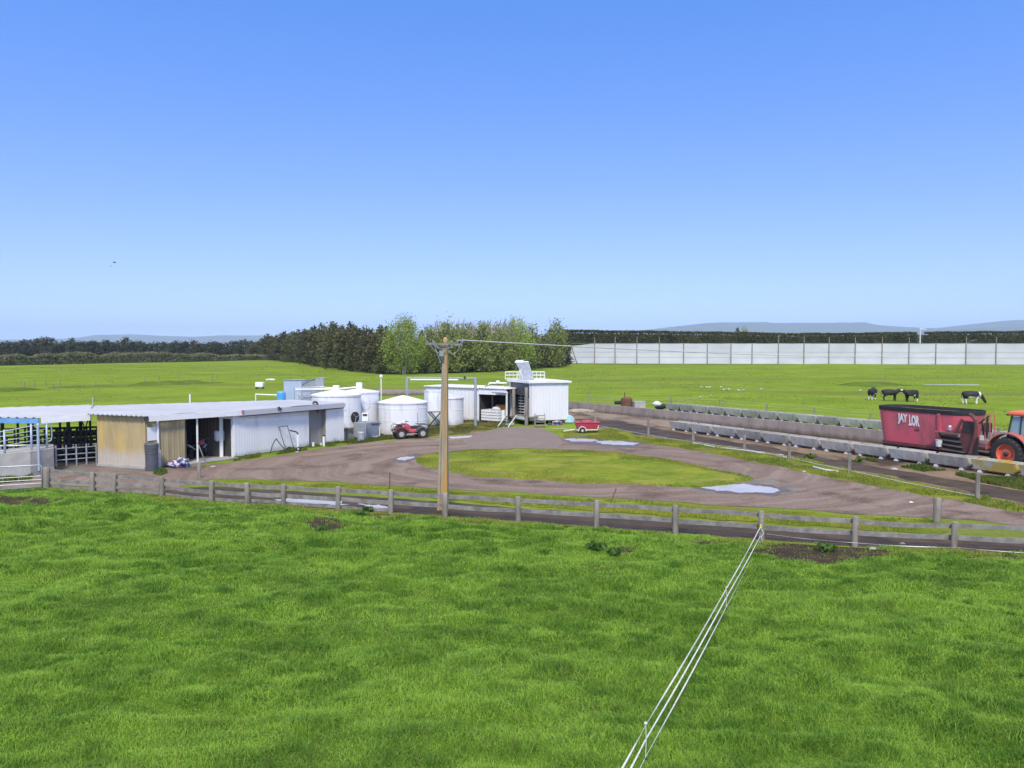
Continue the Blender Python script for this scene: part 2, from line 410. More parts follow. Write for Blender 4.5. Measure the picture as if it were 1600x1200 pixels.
def grass_ground(name, a, b, c, streak=(.012, .05, 1), earth=None, s1=1.0):
    m = bpy.data.materials.new(name); m.use_nodes = True; t = m.node_tree; N = t.nodes; L = t.links; p = N['Principled BSDF']
    p.inputs['Roughness'].default_value = .9; p.inputs['Specular IOR Level'].default_value = 0
    tc = N.new('ShaderNodeTexCoord')
    def noi(sc, st=(1, 1, 1), det=8, ro=.65):
        mp = N.new('ShaderNodeMapping'); mp.inputs['Scale'].default_value = st; L.new(tc.outputs['Object'], mp.inputs[0])
        n = N.new('ShaderNodeTexNoise'); n.inputs['Scale'].default_value = sc; n.inputs['Detail'].default_value = det; n.inputs['Roughness'].default_value = ro
        L.new(mp.outputs[0], n.inputs[0]); return n.outputs[0]
    def rmp(s, lo, hi):
        r = N.new('ShaderNodeMapRange'); r.inputs[1].default_value = lo; r.inputs[2].default_value = hi; L.new(s, r.inputs[0]); return r.outputs[0]
    def mix(x, y, fac):
        k = N.new('ShaderNodeMix'); k.data_type = 'RGBA'
        for i, q in ((6, x), (7, y)):
            if isinstance(q, tuple): k.inputs[i].default_value = (*q, 1)
            else: L.new(q, k.inputs[i])
        L.new(fac, k.inputs[0]); return k.outputs[2]
    r = mix(a, b, rmp(noi(.12 * s1), .40, .60))
    r = mix(r, c, rmp(noi(1.0, streak), .50, .64))
    r = mix(r, tuple(x * .80 for x in a), rmp(noi(.35 * s1, (.35, 1, 1), 5), .52, .70))
    r = mix(r, tuple(x * .62 for x in a), rmp(noi(2.2 * s1, (.5, 1, 1)), .5, .8))
    r = mix(r, tuple(min(1, x * 1.3) for x in b), rmp(noi(7 * s1, (.6, 1, 1), 4), .55, .8))
    if earth: r = mix(r, earth, rmp(noi(.5, det=6), .64, .72))
    L.new(r, p.inputs['Base Color'])
    bp = N.new('ShaderNodeBump'); bp.inputs['Strength'].default_value = .7; bp.inputs['Distance'].default_value = .12
    L.new(noi(5, det=6), bp.inputs['Height']); L.new(bp.outputs[0], p.inputs['Normal'])
    return m
g_far = grass_ground('pasture', (.150, .225, .030), (.205, .280, .040), (.150, .170, .050))
g_pad = grass_ground('paddock_turf', (.080, .145, .020), (.115, .190, .026), (.06, .09, .022), (.3, .6, 1), earth=None, s1=2)
g_isl = grass_ground('island_turf', (.13, .19, .028), (.24, .27, .04), (.27, .25, .07), (.25, .5, 1), s1=2)
g_ver = grass_ground('verge_turf', (.12, .165, .025), (.24, .25, .035), (.17, .13, .06), (.3, .6, 1), s1=2.5)

def LZ(x, y):
    k = np.clip((y - 78) / 40, 0, 1) * np.clip((600 - y) / 100, 0, 1) * np.clip((420 - abs(x)) / 60, 0, 1)
    return float(((vnoise(x, y, 38, 3) - .5) * .5 + (vnoise(x, y, 14, 4) - .5) * .25) * k)
# the whole land in one graded sheet
def land():
    xs = sorted(set([-14000, -6000, -3000, -1500, -800, -500] + list(range(-400, 401, 8)) + [500, 800, 1500, 3000, 6000, 14000]))
    ys = sorted(set([-300, -100, -40, -10] + list(range(0, 130, 4)) + list(range(130, 640, 12)) + [700, 900, 1300, 2000, 3500, 6000, 9000, 14000]))
    X, Y = np.meshgrid(xs, ys); x = X.ravel().astype(float); y = Y.ravel().astype(float)
    z = (vnoise(x, y, 38, 3) - .5) * .5 + (vnoise(x, y, 14, 4) - .5) * .25
    k = np.clip((y - 78) / 40, 0, 1) * np.clip((600 - y) / 100, 0, 1) * np.clip((420 - abs(x)) / 60, 0, 1)
    # flat under the yard and lanes
    z = z * k
    nx = len(xs); i, j = np.meshgrid(np.arange(nx - 1), np.arange(len(ys) - 1)); a = (j * nx + i).ravel()
    fc = np.stack([a, a + 1, a + nx + 1, a + nx], 1)
    me = np_mesh('ground', np.stack([x, y, z], 1), [fc], [g_far], smooth=True)
    o = bpy.data.objects.new('ground', me); link(o); o['kind'] = 'structure'
    return o
land()

# front fence line (post x, base y, top y)
FP = [(72, 764, 730), (145, 769, 737), (178, 771, 740), (253, 777, 745), (330, 785, 751), (387, 788, 754), (443, 791, 756), (528, 798, 760),
      (610, 803, 765), (695, 809, 770), (810, 817, 776), (932, 826, 782), (1055, 836, 789), (1190, 846, 798), (1335, 855, 807), (1490, 861, 815), (1655, 868, 822)]
fx = [W(a, b) for a, b, c in FP]
fX = np.array([p.x for p in fx]); fY = np.array([p.y for p in fx])
def fence_y(x): return np.interp(x, fX, fY, left=fY[0] + 0, right=fY[-1])

BARE = [(1285, 871, 105, 20, 1.5), (510, 832, 28, 9, .9), (610, 812, 40, 7, .8), (740, 826, 40, 6, .6), (30, 792, 60, 8, 1.0), (960, 872, 45, 7, .5), (1560, 880, 60, 8, .6), (1100, 858, 40, 7, .5)]
def bare_at(xx, yy):
    pxx = 800 + xx / (yy * cT + CH * sT) * F; pyy = 541 + 8320 / np.maximum(yy, 1)
    bare = np.zeros(len(xx))
    for bx, by, rx, ry, s in BARE:
        d = ((pxx - bx) / rx) ** 2 + ((pyy - by) / ry) ** 2
        bare = np.maximum(bare, s * np.clip(1.35 - d, 0, 1))
    return np.clip(bare * 1.1 + (vnoise(xx, yy, .5, 44) - .5) * 1.1 * (bare > .02), 0, 1)
m_earth = M('bare_earth', (.030, .024, .016), (.060, .046, .030), rough=.9, spec=.1, sc=3, bump=.8, bsc=9, c3=(.10, .12, .03), sc3=2.2, lo3=.55, hi3=.68)
# paddock in front: gently humped turf
def humps(x, y):
    d = np.clip((fence_y(x) - y - .2) / 2.5, 0, 1)
    return .012 + d * (.17 * vnoise(x, y * 1.5, 2.3, 1) + .19 * vnoise(x, y * 1.9, 1.1, 2) + .06 * vnoise(x, y, .45, 5))
def paddock():
    xs = np.arange(-34, 34.01, .25); V = []
    n = 110
    for x in xs:
        y1 = fence_y(x) - .12
        for k in range(n + 1): V.append((x, 8 + (y1 - 8) * k / n))
    V = np.array(V); z = humps(V[:, 0], V[:, 1])
    i, j = np.meshgrid(np.arange(len(xs) - 1), np.arange(n)); a = (i * (n + 1) + j).ravel()
    fc = np.stack([a, a + n + 1, a + n + 2, a + 1], 1)
    me = np_mesh('paddock', np.column_stack([V, z]), [fc], [g_pad, m_earth], smooth=True)
    c = V[fc].mean(1); me.polygons.foreach_set('material_index', (bare_at(c[:, 0], c[:, 1]) > .30).astype(np.int32))
    o = bpy.data.objects.new('paddock', me); link(o); o['kind'] = 'structure'
paddock()

# gravel drive with tyre tracks circling the island
ISL_C = W(900, 728); 
def gravel():
    m = bpy.data.materials.new('gravel'); m.use_nodes = True; t = m.node_tree; N = t.nodes; L = t.links; p = N['Principled BSDF']
    p.inputs['Roughness'].default_value = .9; p.inputs['Specular IOR Level'].default_value = .04
    tc = N.new('ShaderNodeTexCoord')
    mp = N.new('ShaderNodeMapping'); mp.vector_type = 'POINT'
    mp.inputs['Location'].default_value = (-ISL_C.x * .70, -ISL_C.y * .95, 0); mp.inputs['Scale'].default_value = (.70, .95, 1)
    L.new(tc.outputs['Object'], mp.inputs[0])
    ln = N.new('ShaderNodeVectorMath'); ln.operation = 'LENGTH'; L.new(mp.outputs[0], ln.inputs[0])
    nv = N.new('ShaderNodeTexNoise'); nv.inputs['Scale'].default_value = .35; nv.inputs['Detail'].default_value = 2; L.new(tc.outputs['Object'], nv.inputs[0])
    ma = N.new('ShaderNodeMath'); ma.operation = 'MULTIPLY_ADD'; ma.inputs[1].default_value = 1.3; L.new(nv.outputs[0], ma.inputs[0]); L.new(ln.outputs['Value'], ma.inputs[2])
    cb = N.new('ShaderNodeCombineXYZ'); L.new(ma.outputs[0], cb.inputs[0])
    sp = N.new('ShaderNodeSeparateXYZ'); L.new(tc.outputs['Object'], sp.inputs[0])
    sc = N.new('ShaderNodeMath'); sc.operation = 'MULTIPLY'; sc.inputs[1].default_value = .05; L.new(sp.outputs[0], sc.inputs[0]); L.new(sc.outputs[0], cb.inputs[1])
    tn = N.new('ShaderNodeTexNoise'); tn.inputs['Scale'].default_value = 1.5; tn.inputs['Detail'].default_value = 4; tn.inputs['Roughness'].default_value = .65; L.new(cb.outputs[0], tn.inputs[0])
    def rmp(s, lo, hi):
        r = N.new('ShaderNodeMapRange'); r.inputs[1].default_value = lo; r.inputs[2].default_value = hi; L.new(s, r.inputs[0]); return r.outputs[0]
    def noi(s, d=6):
        n = N.new('ShaderNodeTexNoise'); n.inputs['Scale'].default_value = s; n.inputs['Detail'].default_value = d; n.inputs['Roughness'].default_value = .65; L.new(tc.outputs['Object'], n.inputs[0]); return n.outputs[0]
    def mix(x, y, fac):
        k = N.new('ShaderNodeMix'); k.data_type = 'RGBA'
        for i, q in ((6, x), (7, y)):
            if isinstance(q, tuple): k.inputs[i].default_value = (*q, 1)
            else: L.new(q, k.inputs[i])
        L.new(fac, k.inputs[0]); return k.outputs[2]
    r = mix((.160, .118, .098), (.245, .190, .165), rmp(tn.outputs[0], .38, .64))
    r = mix(r, (.100, .074, .060), rmp(noi(.4), .52, .68))
    r = mix(r, (.38, .315, .28), rmp(noi(9, 4), .56, .8))
    r = mix(r, (.085, .06, .05), rmp(noi(14, 3), .6, .8))
    L.new(r, p.inputs['Base Color'])
    bp = N.new('ShaderNodeBump'); bp.inputs['Strength'].default_value = .5; bp.inputs['Distance'].default_value = .04
    L.new(noi(11, 5), bp.inputs['Height']); b2 = N.new('ShaderNodeBump'); b2.inputs['Strength'].default_value = .35; b2.inputs['Distance'].default_value = .08
    L.new(tn.outputs[0], b2.inputs['Height']); L.new(bp.outputs[0], b2.inputs['Normal']); L.new(b2.outputs[0], p.inputs['Normal'])
    return m
m_gravel = gravel()
m_mud = M('dark_mud', (.052, .037, .026), (.095, .070, .050), rough=.7, sc=1.2, bump=.8, bsc=6, spec=.12, c3=(.035, .026, .020), sc3=.6)
m_mudb = M('brown_mud', (.25, .18, .125), (.16, .115, .08), spec=.08, rough=.8, sc=.6, bump=.6, bsc=5, st=(1, .6, 1), c3=(.06, .045, .034), sc3=.35, lo3=.5, hi3=.62)
m_mudg = M('grey_mud', (.22, .19, .17), (.15, .125, .11), spec=.1, rough=.8, sc=.7, bump=.4, bsc=6)
DRIVE = [(86, 746), (105, 741), (150, 736), (228, 740), (262, 733), (300, 729), (366, 722), (430, 713), (482, 704), (536, 696), (600, 689), (676, 683), (720, 680), (745, 675),
         (800, 670), (850, 672), (880, 684), (1000, 690), (1060, 697), (1130, 709), (1220, 727), (1300, 745), (1400, 763), (1500, 781), (1600, 798), (1720, 818),
         (1720, 840), (1600, 823), (1500, 812), (1335, 803), (1190, 794), (1060, 785), (930, 777), (810, 770), (700, 764), (620, 759), (500, 752), (400, 749), (330, 749), (300, 757), (250, 768), (150, 762), (90, 758)]
sheet('gravel_drive', outline(DRIVE, .22, .5, 1), .012, m_gravel)
ISLE = [(648, 718), (668, 710), (735, 703), (800, 702), (880, 703), (960, 708), (1040, 719), (1110, 733), (1165, 745), (1180, 751), (1150, 757), (1080, 761), (950, 757), (850, 751), (760, 746), (700, 738), (662, 729)]
isle_poly = outline(ISLE, .3, .4, 2)
def isle():
    P = isle_poly; rings = 9; c = sum(P, Vector()) / len(P); V = [(c.x, c.y, .16)]; Fc = []; n = len(P)
    for k in range(1, rings + 1):
        q = k / rings
        for p in P:
            x, y = c.x + (p.x - c.x) * q, c.y + (p.y - c.y) * q
            h = .018 + .14 * (1 - q ** 3) + (1 - q ** 6) * .12 * (float(vnoise(x, y, 1.6, 9)) - .4)
            V.append((x, y, max(.018, h)))
    for j in range(n): Fc.append((0, 1 + j, 1 + (j + 1) % n))
    for k in range(rings - 1):
        for j in range(n):
            a = 1 + k * n + j; b = 1 + k * n + (j + 1) % n; Fc.append((a, a + n, b + n, b))
    me = bpy.data.meshes.new('grass_island'); me.from_pydata(V, [], Fc); me.materials.append(g_isl)
    bm = bmesh.new(); bm.from_mesh(me); bmesh.ops.recalc_face_normals(bm, faces=bm.faces)
    if sum(f.normal.z for f in bm.faces) < 0: bmesh.ops.reverse_faces(bm, faces=bm.faces)
    bm.to_mesh(me); bm.free(); me.polygons.foreach_set('use_smooth', [True] * len(me.polygons))
    link(bpy.data.objects.new('grass_island', me))['kind'] = 'structure'
isle()
# bare muddy tip of the island
sheet('muddy_ground', outline([(1120, 752), (1170, 747), (1215, 752), (1262, 762), (1240, 772), (1180, 774), (1090, 771), (1060, 764)], .35, .3, 21, .9), .0155, m_mudg)
# smooth gravel apron in front of the steps
def apron():
    P = outline([(722, 690), (745, 678), (775, 670), (815, 667), (850, 670), (872, 681), (880, 694), (870, 701), (740, 702)], .15, .4, 5)
    c = sum(P, Vector()) / len(P); V = [(c.x, c.y + 1.0, .42)]; Fc = []; n = len(P); R = 6
    for k in range(1, R + 1):
        q = k / R
        for p in P: V.append((c.x + (p.x - c.x) * q, c.y + 1.0 * (1 - q) + (p.y - c.y) * q, .016 + .40 * (1 - q ** 1.6)))
    for j in range(n): Fc.append((0, 1 + j, 1 + (j + 1) % n))
    for k in range(R - 1):
        for j in range(n):
            a = 1 + k * n + j; b = 1 + k * n + (j + 1) % n; Fc.append((a, a + n, b + n, b))
    me = bpy.data.meshes.new('gravel_mound'); me.from_pydata(V, [], Fc)
    me.materials.append(M('fine_gravel', (.165, .125, .108), (.195, .150, .132), rough=.9, sc=.7, bump=.25, bsc=22, c3=(.12, .09, .077), sc3=2.5, lo3=.58, hi3=.8))
    bm = bmesh.new(); bm.from_mesh(me); bmesh.ops.recalc_face_normals(bm, faces=bm.faces)
    if sum(f.normal.z for f in bm.faces) < 0: bmesh.ops.reverse_faces(bm, faces=bm.faces)
    bm.to_mesh(me); bm.free(); me.polygons.foreach_set('use_smooth', [True] * len(me.polygons))
    link(bpy.data.objects.new('gravel_mound', me))['kind'] = 'structure'
apron()
# mud trench behind the front fence, verge strip, feed lane
TR = [(330, 760), (430, 766), (528, 773), (620, 779), (700, 785), (810, 794), (930, 802), (1055, 811), (1190, 821), (1335, 831), (1490, 842), (1700, 856)]
sheet('muddy_ground', outline(TR + [(1700, 875), (1490, 862), (1335, 854), (1190, 843), (1055, 833), (932, 824), (810, 815), (695, 807), (610, 801), (528, 796), (443, 790), (387, 786), (330, 780), (253, 774), (240, 765)], .12, .4, 6, 1), .008, m_mud)
VERGE_F = [(322, 753), (400, 752), (500, 756), (620, 763), (700, 768), (810, 774), (930, 781), (1060, 789), (1190, 798), (1335, 807), (1460, 815), (1490, 822), (1470, 836), (1335, 827), (1190, 817), (1055, 808), (930, 799), (810, 790), (700, 781), (620, 774), (528, 768), (430, 762), (350, 759)]
verge_f = outline(VERGE_F, .2, .3, 7, .8); sheet('verge', verge_f, .016, g_ver)
VERGE_R = [(880, 672), (900, 676), (960, 670), (1005, 682), (1083, 691), (1163, 704), (1245, 714), (1327, 734), (1420, 752), (1527, 776), (1620, 795), (1720, 812), (1720, 822), (1600, 801), (1500, 784), (1400, 766), (1300, 748), (1220, 730), (1130, 712), (1060, 700), (1000, 692), (880, 685)]
verge_r = outline(VERGE_R, .3, .4, 8, 1.2); sheet('verge', verge_r, .017, g_ver)
LANE = [(885, 634), (960, 640), (1120, 652), (1320, 680), (1500, 706), (1740, 745), (1740, 826), (1600, 797), (1527, 778), (1420, 756), (1327, 738), (1240, 719), (1163, 706), (1083, 694), (1010, 684), (950, 672), (890, 660)]
sheet('feed_lane', outline(LANE, .2, .6, 9), .009, m_mudb)
sheet('muddy_ground', outline([(900, 655), (960, 657), (1040, 672), (1120, 686), (1230, 704), (1330, 724), (1440, 742), (1600, 768), (1740, 795), (1740, 815), (1600, 786), (1500, 764), (1400, 745), (1327, 733), (1240, 716), (1163, 703), (1090, 691), (1010, 680), (950, 668), (900, 663)], .5, .5, 10, 1.4), .0135, m_mud)
# yard between buildings and drive
g_work = grass_ground('worn_grass', (.14, .14, .04), (.20, .18, .06), (.11, .10, .05), (.3, .6, 1), s1=2.5)
worn = outline([(540, 696), (600, 688), (676, 682), (720, 679), (748, 676), (780, 668), (790, 660), (700, 655), (640, 668), (560, 680)], .3, .4, 11); sheet('worn_grass', worn, .006, g_work)
sheet('yard_concrete', outline([(-60, 790), (-60, 700), (150, 690), (290, 690), (345, 716), (300, 732), (262, 735), (228, 742), (150, 738), (100, 748), (60, 772)], .1, .6, 12), .005, m_mudg)
sheet('muddy_ground', outline([(-80, 772), (0, 771), (45, 769), (70, 766), (62, 780), (35, 790), (0, 796), (-80, 800)], .4, .3, 13, .7), .05, m_mud)
# puddles, each in a patch of wet dark gravel
m_wet = M('wet_gravel', (.095, .072, .060), (.135, .105, .09), rough=.5, spec=.25, sc=2.5, bump=.4, bsc=9)
for k_, px in enumerate(([(1075, 763), (1130, 754), (1200, 757), (1240, 768), (1205, 775), (1130, 771)], [(872, 686), (905, 681), (960, 685), (1012, 693), (985, 699), (890, 694)], [(612, 719), (642, 710), (656, 716), (630, 724)])):
    sheet('wet_gravel', outline(px, .3, .15, 40 + k_, .6), .0185, m_wet)
def puddle(px, s, z=.021): sheet('puddle', outline(px, .26, .10, s, .45), z, m_water)
puddle([(1092, 762), (1130, 757), (1165, 757), (1200, 761), (1222, 767), (1205, 771), (1160, 770), (1130, 768)], 14)
puddle([(880, 686), (905, 684), (935, 688), (930, 691), (890, 690)], 15)
puddle([(925, 690), (960, 688), (998, 693), (990, 696), (940, 694)], 16)
puddle([(700, 683), (735, 681), (738, 684), (705, 686)], 17)
puddle([(620, 717), (640, 713), (648, 715), (632, 720)], 18)
puddle([(425, 781), (470, 780), (530, 784), (545, 789), (480, 788), (440, 786)], 19, .022)
puddle([(560, 789), (600, 790), (610, 795), (580, 796)], 20, .022)
puddle([(1170, 704), (1215, 709), (1240, 716), (1195, 710)], 22)
puddle([(1440, 600.2), (1480, 599.8), (1535, 600), (1525, 600.9), (1450, 601)], 23, LZ(*W(1485, 600)[:2]) + .06)

# low grassy banks in the left fields
g_bank = grass_ground('rank_grass', (.090, .150, .026), (.12, .17, .03), (.10, .11, .04), (.2, .4, 1))
def bank(px0, px1, h, wd, seed):
    A, B = W(*px0), W(*px1); d = (B - A); L = d.length; d /= L; nrm = Vector((-d.y, d.x, 0)); V = []; Fc = []; n = 40; k = 8
    for i in range(n + 1):
        t = i / n; e = math.sin(PI * t) ** .5 if 0 < t < 1 else 0
        for j in range(k + 1):
            q = j / k * 2 - 1; P = A + d * L * t + nrm * q * wd * (1 + .3 * mnoise.noise(Vector((t * 9, seed, 0))))
            V.append((P.x, P.y, -.15 + (h + .15) * e * (math.cos(q * PI / 2)) * (1 + .5 * mnoise.noise(Vector((P.x * .4, P.y * .2, seed))))))
    for i in range(n):
        for j in range(k): a = i * (k + 1) + j; Fc.append((a, a + k + 1, a + k + 2, a + 1))
    me = bpy.data.meshes.new('bank'); me.from_pydata(V, [], Fc); me.materials.append(g_bank)
    bm = bmesh.new(); bm.from_mesh(me)
    if sum(f.normal.z for f in bm.faces) < 0: bmesh.ops.reverse_faces(bm, faces=bm.faces)
    bm.to_mesh(me); bm.free(); me.polygons.foreach_set('use_smooth', [True] * len(me.polygons))
    link(bpy.data.objects.new('bank', me))['kind'] = 'structure'
bank((-40, 615), (70, 609), .55, 3.0, 1); bank((60, 607), (220, 605), .35, 2.5, 2); bank((190, 606), (350, 599), .8, 3.0, 3); bank((508, 577), (580, 577), .9, 3.5, 4)
bank((1330, 602), (1400, 600), .5, 4, 5)

# ---------------------------------------------------------------- grass blades
m_blade = M_tint('grass_blades', .6, .45)
def blades(name, x, y, zb, hgt, wid, col, lean=.5):
    n = len(x); a = rng.uniform(0, 2 * PI, n); b = rng.uniform(0, 2 * PI, n); ln = rng.uniform(.15, 1, n) * lean * hgt
    dx, dy = np.cos(a) * wid / 2, np.sin(a) * wid / 2; lx, ly = np.cos(b) * ln, np.sin(b) * ln
    V = np.zeros((n, 5, 3), np.float32)
    V[:, 0] = np.stack([x - dx, y - dy, zb - .01], 1); V[:, 1] = np.stack([x + dx, y + dy, zb - .01], 1)
    V[:, 2] = np.stack([x + dx * .8 + lx * .35, y + dy * .8 + ly * .35, zb + hgt * .6], 1); V[:, 3] = np.stack([x - dx * .8 + lx * .35, y - dy * .8 + ly * .35, zb + hgt * .6], 1)
    V[:, 4] = np.stack([x + lx, y + ly, zb + hgt * (1 - .25 * (ln / (hgt + 1e-6)))], 1)
    k = np.arange(n) * 5
    q = np.stack([k, k + 1, k + 2, k + 3], 1); t = np.stack([k + 3, k + 2, k + 4], 1)
    c = np.repeat(col, 5, axis=0)
    me = np_mesh(name, V.reshape(-1, 3), [q, t], [m_blade], c)
    return me
def max_clip(v): return np.clip(v, .12, 1.4)
def lerp3(a, b, t): return np.outer(1 - t, a) + np.outer(t, b)
def stuff(me, name): o = bpy.data.objects.new(name, me); link(o); o['kind'] = 'stuff'; return o
def field_grass(N=720000):
    # more blades per area close to the camera
    yy = 10.5 + (fY.max() + .2 - 10.5) * rng.uniform(0, 1, N * 2) ** 1.25
    xx = rng.uniform(-1, 1, N * 2) * (yy * .66 + 4)
    keep = yy < fence_y(xx) + .1
    bare = bare_at(xx, yy)
    keep &= rng.uniform(0, 1, len(xx)) > bare * .93
    xx, yy, bare = xx[keep][:N], yy[keep][:N], bare[keep][:N]; n = len(xx)
    big = vnoise(xx, yy * 1.3, 2.2, 21); mid = vnoise(xx, yy * 1.6, .8, 22); sm = vnoise(xx, yy, .3, 23)
    tall = np.clip(.10 + .40 * big + 1.1 * (mid - .38) + .7 * (sm - .45), .06, 1.3)
    hg = (.035 + .11 * tall) * rng.uniform(.7, 1.25, n) * (1 - .6 * bare)
    wd = (.0055 + .0005 * yy) * rng.uniform(.7, 1.3, n)
    hue = np.clip(.68 + .6 * (vnoise(xx, yy * 1.6, 2.3, 31) - .5) + .9 * (vnoise(xx, yy * 1.8, .8, 32) - .5) + .6 * (vnoise(xx, yy * 1.5, .38, 35) - .5) + rng.normal(0, .20, n), 0, 1)
    col = lerp3((.105, .225, .026), (.320, .510, .068), hue)
    yl = np.clip((2.2 - (fence_y(xx) - yy)) / 2.4, 0, 1) * np.clip(1.5 * vnoise(xx, yy, .9, 33) - .2, 0, 1) + bare * .6 * vnoise(xx, yy, .6, 34)
    col = col * (1 - yl)[:, None] + np.outer(yl, (.33, .32, .065))
    dry = rng.uniform(0, 1, n) < .03; col[dry] = (.30, .28, .10)
    stuff(blades('grass', xx, yy, humps(xx, yy), hg, wd, col, 1.5), 'grass')
    # tussocks: low mounds of longer, darker grass leaning outwards
    nt_ = 3400; ty = 10.5 + (fY.max() - 10.5) * rng.uniform(0, 1, nt_) ** 1.2; tx = rng.uniform(-1, 1, nt_) * (ty * .66 + 1.5)
    k = (ty < fence_y(tx) - .3) & (bare_at(tx, ty) < .3) & (vnoise(tx, ty * 1.4, 3.0, 61) + .6 * rng.uniform(0, 1, nt_) > .70); tx, ty = tx[k], ty[k]
    per = 100; R = rng.uniform(.10, .34, len(tx)); H = R * rng.uniform(.25, .52, len(tx))
    Rr = np.repeat(R, per); Hh = np.repeat(H, per); m = len(Rr); a = rng.uniform(0, 2 * PI, m); q = np.sqrt(rng.uniform(0, 1, m))
    bx = np.repeat(tx, per) + Rr * 1.35 * q * np.cos(a); by = np.repeat(ty, per) + Rr * .9 * q * np.sin(a)
    th = np.repeat(np.clip(rng.normal(.35, .25, len(tx)), 0, 1), per)
    col = lerp3((.085, .200, .022), (.26, .44, .055), np.clip(th + rng.normal(0, .18, m), 0, 1))
    stuff(blades('grass', bx, by, humps(bx, by) + Hh * .35 * (1 - q ** 2), Hh * (1.15 - .7 * q ** 2) * rng.uniform(.6, 1.25, m) + .03, (.0055 + .00055 * by) * rng.uniform(.7, 1.3, m), col, 1.3), 'grass')
field_grass()
def poly_grass(name, P, N, h, wd, ca, cb, zf=None, seed=1, thr=0.0):
    xs = [p.x for p in P]; ys = [p.y for p in P]
    x = rng.uniform(min(xs), max(xs), N * 4); y = rng.uniform(min(ys), max(ys), N * 4)
    k = inpoly(x, y, P); k &= vnoise(x, y, 1.2, seed + 7) > thr
    x, y = x[k][:N], y[k][:N]; n = len(x)
    t = vnoise(x, y, 1.3, seed) ; t2 = vnoise(x, y, .45, seed + 1)
    hg = h * (max_clip(.1 + .8 * t + .9 * (t2 - .4))) * rng.uniform(.6, 1.3, n)
    col = lerp3(ca, cb, np.clip(.5 + 1.2 * (vnoise(x, y, 2.0, seed + 2) - .5) + rng.normal(0, .2, n), 0, 1))
    zb = np.full(n, .015) if zf is None else zf(x, y)
    stuff(blades(name, x, y, zb, hg, wd * rng.uniform(.7, 1.3, n), col, .6), name)
c_isl = sum(isle_poly, Vector()) / len(isle_poly)
poly_grass('grass', isle_poly, 45000, .07, .035, (.14, .215, .03), (.36, .36, .06), lambda x, y: .03 + .09 * np.clip(1 - (((x - c_isl.x) / 9) ** 2 + ((y - c_isl.y) / 6.5) ** 2), 0, 1), 50)
poly_grass('grass', verge_f, 26000, .12, .028, (.17, .24, .03), (.40, .40, .055), None, 60, .25)
poly_grass('grass', verge_r, 30000, .15, .035, (.15, .22, .03), (.40, .38, .06), None, 70, .36)
poly_grass('grass', worn, 14000, .16, .05, (.10, .13, .03), (.24, .21, .07), None, 80, .4)
poly_grass('grass', outline([(366, 721), (366, 716), (482, 698), (536, 691), (600, 682), (600, 688), (536, 695), (482, 703)], .1, .4, 31), 9000, .20, .04, (.09, .14, .03), (.18, .20, .04), None, 90, .3)
poly_grass('grass', outline([(1340, 716), (1500, 738), (1640, 756), (1640, 775), (1560, 760), (1500, 748), (1380, 726)], .2, .4, 32), 9000, .26, .045, (.09, .14, .025), (.17, .2, .04), None, 95, .45)
poly_grass('grass', outline([(-40, 748), (50, 743), (48, 752), (-40, 760)], .15, .3, 33), 3000, .25, .035, (.1, .16, .03), (.2, .22, .05), None, 97)
poly_grass('grass', outline([(240, 741), (258, 735), (262, 740), (250, 744)], .1, .2, 34), 900, .22, .035, (.1, .16, .03), (.18, .22, .05), None, 99)

def far_tufts(N=22000):
    y = 62 + 190 * rng.uniform(0, 1, N * 2) ** 1.5; x = rng.uniform(-1, 1, N * 2) * (y * .64 + 2)
    k = np.ones(len(x), bool)
    for P in ([W(a, b) for a, b in LANE + [(1740, 640), (1060, 634)][:0]], [W(a, b) for a, b in [(-60, 640), (150, 628), (460, 615), (600, 605), (900, 600), (900, 690), (-60, 800)]], [W(a, b) for a, b in [(885, 640), (1040, 632), (1380, 660), (1740, 690), (1740, 830), (885, 670)]]):
        k &= ~inpoly(x, y, P)
    cl = vnoise(x, y, 9, 51) * .6 + vnoise(x * .4, y, 2.5, 52) * .6
    k &= cl > .52; x, y, cl = x[k][:N], y[k][:N], cl[k][:N]; n = len(x)
    z = np.array([LZ(a, b) for a, b in zip(x, y)]) if n < 1 else ((vnoise(x, y, 38, 3) - .5) * .5 + (vnoise(x, y, 14, 4) - .5) * .25) * np.clip((y - 78) / 40, 0, 1)
    h = (.03 + .08 * np.clip(cl - .5, 0, .5) * 2) * rng.uniform(.6, 1.3, n)
    col = lerp3((.14, .20, .03), (.25, .32, .05), np.clip(rng.normal(.5, .25, n), 0, 1))
    stuff(blades('grass', x, y, z, h, .0012 * y * rng.uniform(.7, 1.4, n), col, 1.2), 'grass')
far_tufts()
# ---------------------------------------------------------------- far land: hills and haze
def hill(name, D, pts, depth, m, label=None):
    """real ridge: photo skyline (px, py) at distance D, swelling over `depth` metres"""
    px0, px1 = pts[0][0], pts[-1][0]; n = 90; k = 14; V = []; Fc = []
    for i in range(n + 1):
        px = px0 + (px1 - px0) * i / n
        top = Z(np.interp(px, [p[0] for p in pts], [p[1] for p in pts]), D)
        for j in range(k + 1):
            q = j / k * 2 - 1; y = D + q * depth; x = XA(px, D) * 1.0
            e = (.5 + .5 * math.cos(PI * q))
            r = mnoise.fractal(Vector((x / 500, y / 500, 3)), 1, 2, 5)
            V.append((x, y, -2 + (top + 2) * e * (1 + .10 * r * (1 if abs(q) > .05 else .25))))
    for i in range(n):
        for j in range(k): a = i * (k + 1) + j; Fc.append((a, a + k + 1, a + k + 2, a + 1))
    me = bpy.data.meshes.new(name); me.from_pydata(V, [], Fc); me.materials.append(m); me.polygons.foreach_set('use_smooth', [True] * len(me.polygons))
    o = link(bpy.data.objects.new(name, me)); o['kind'] = 'structure'
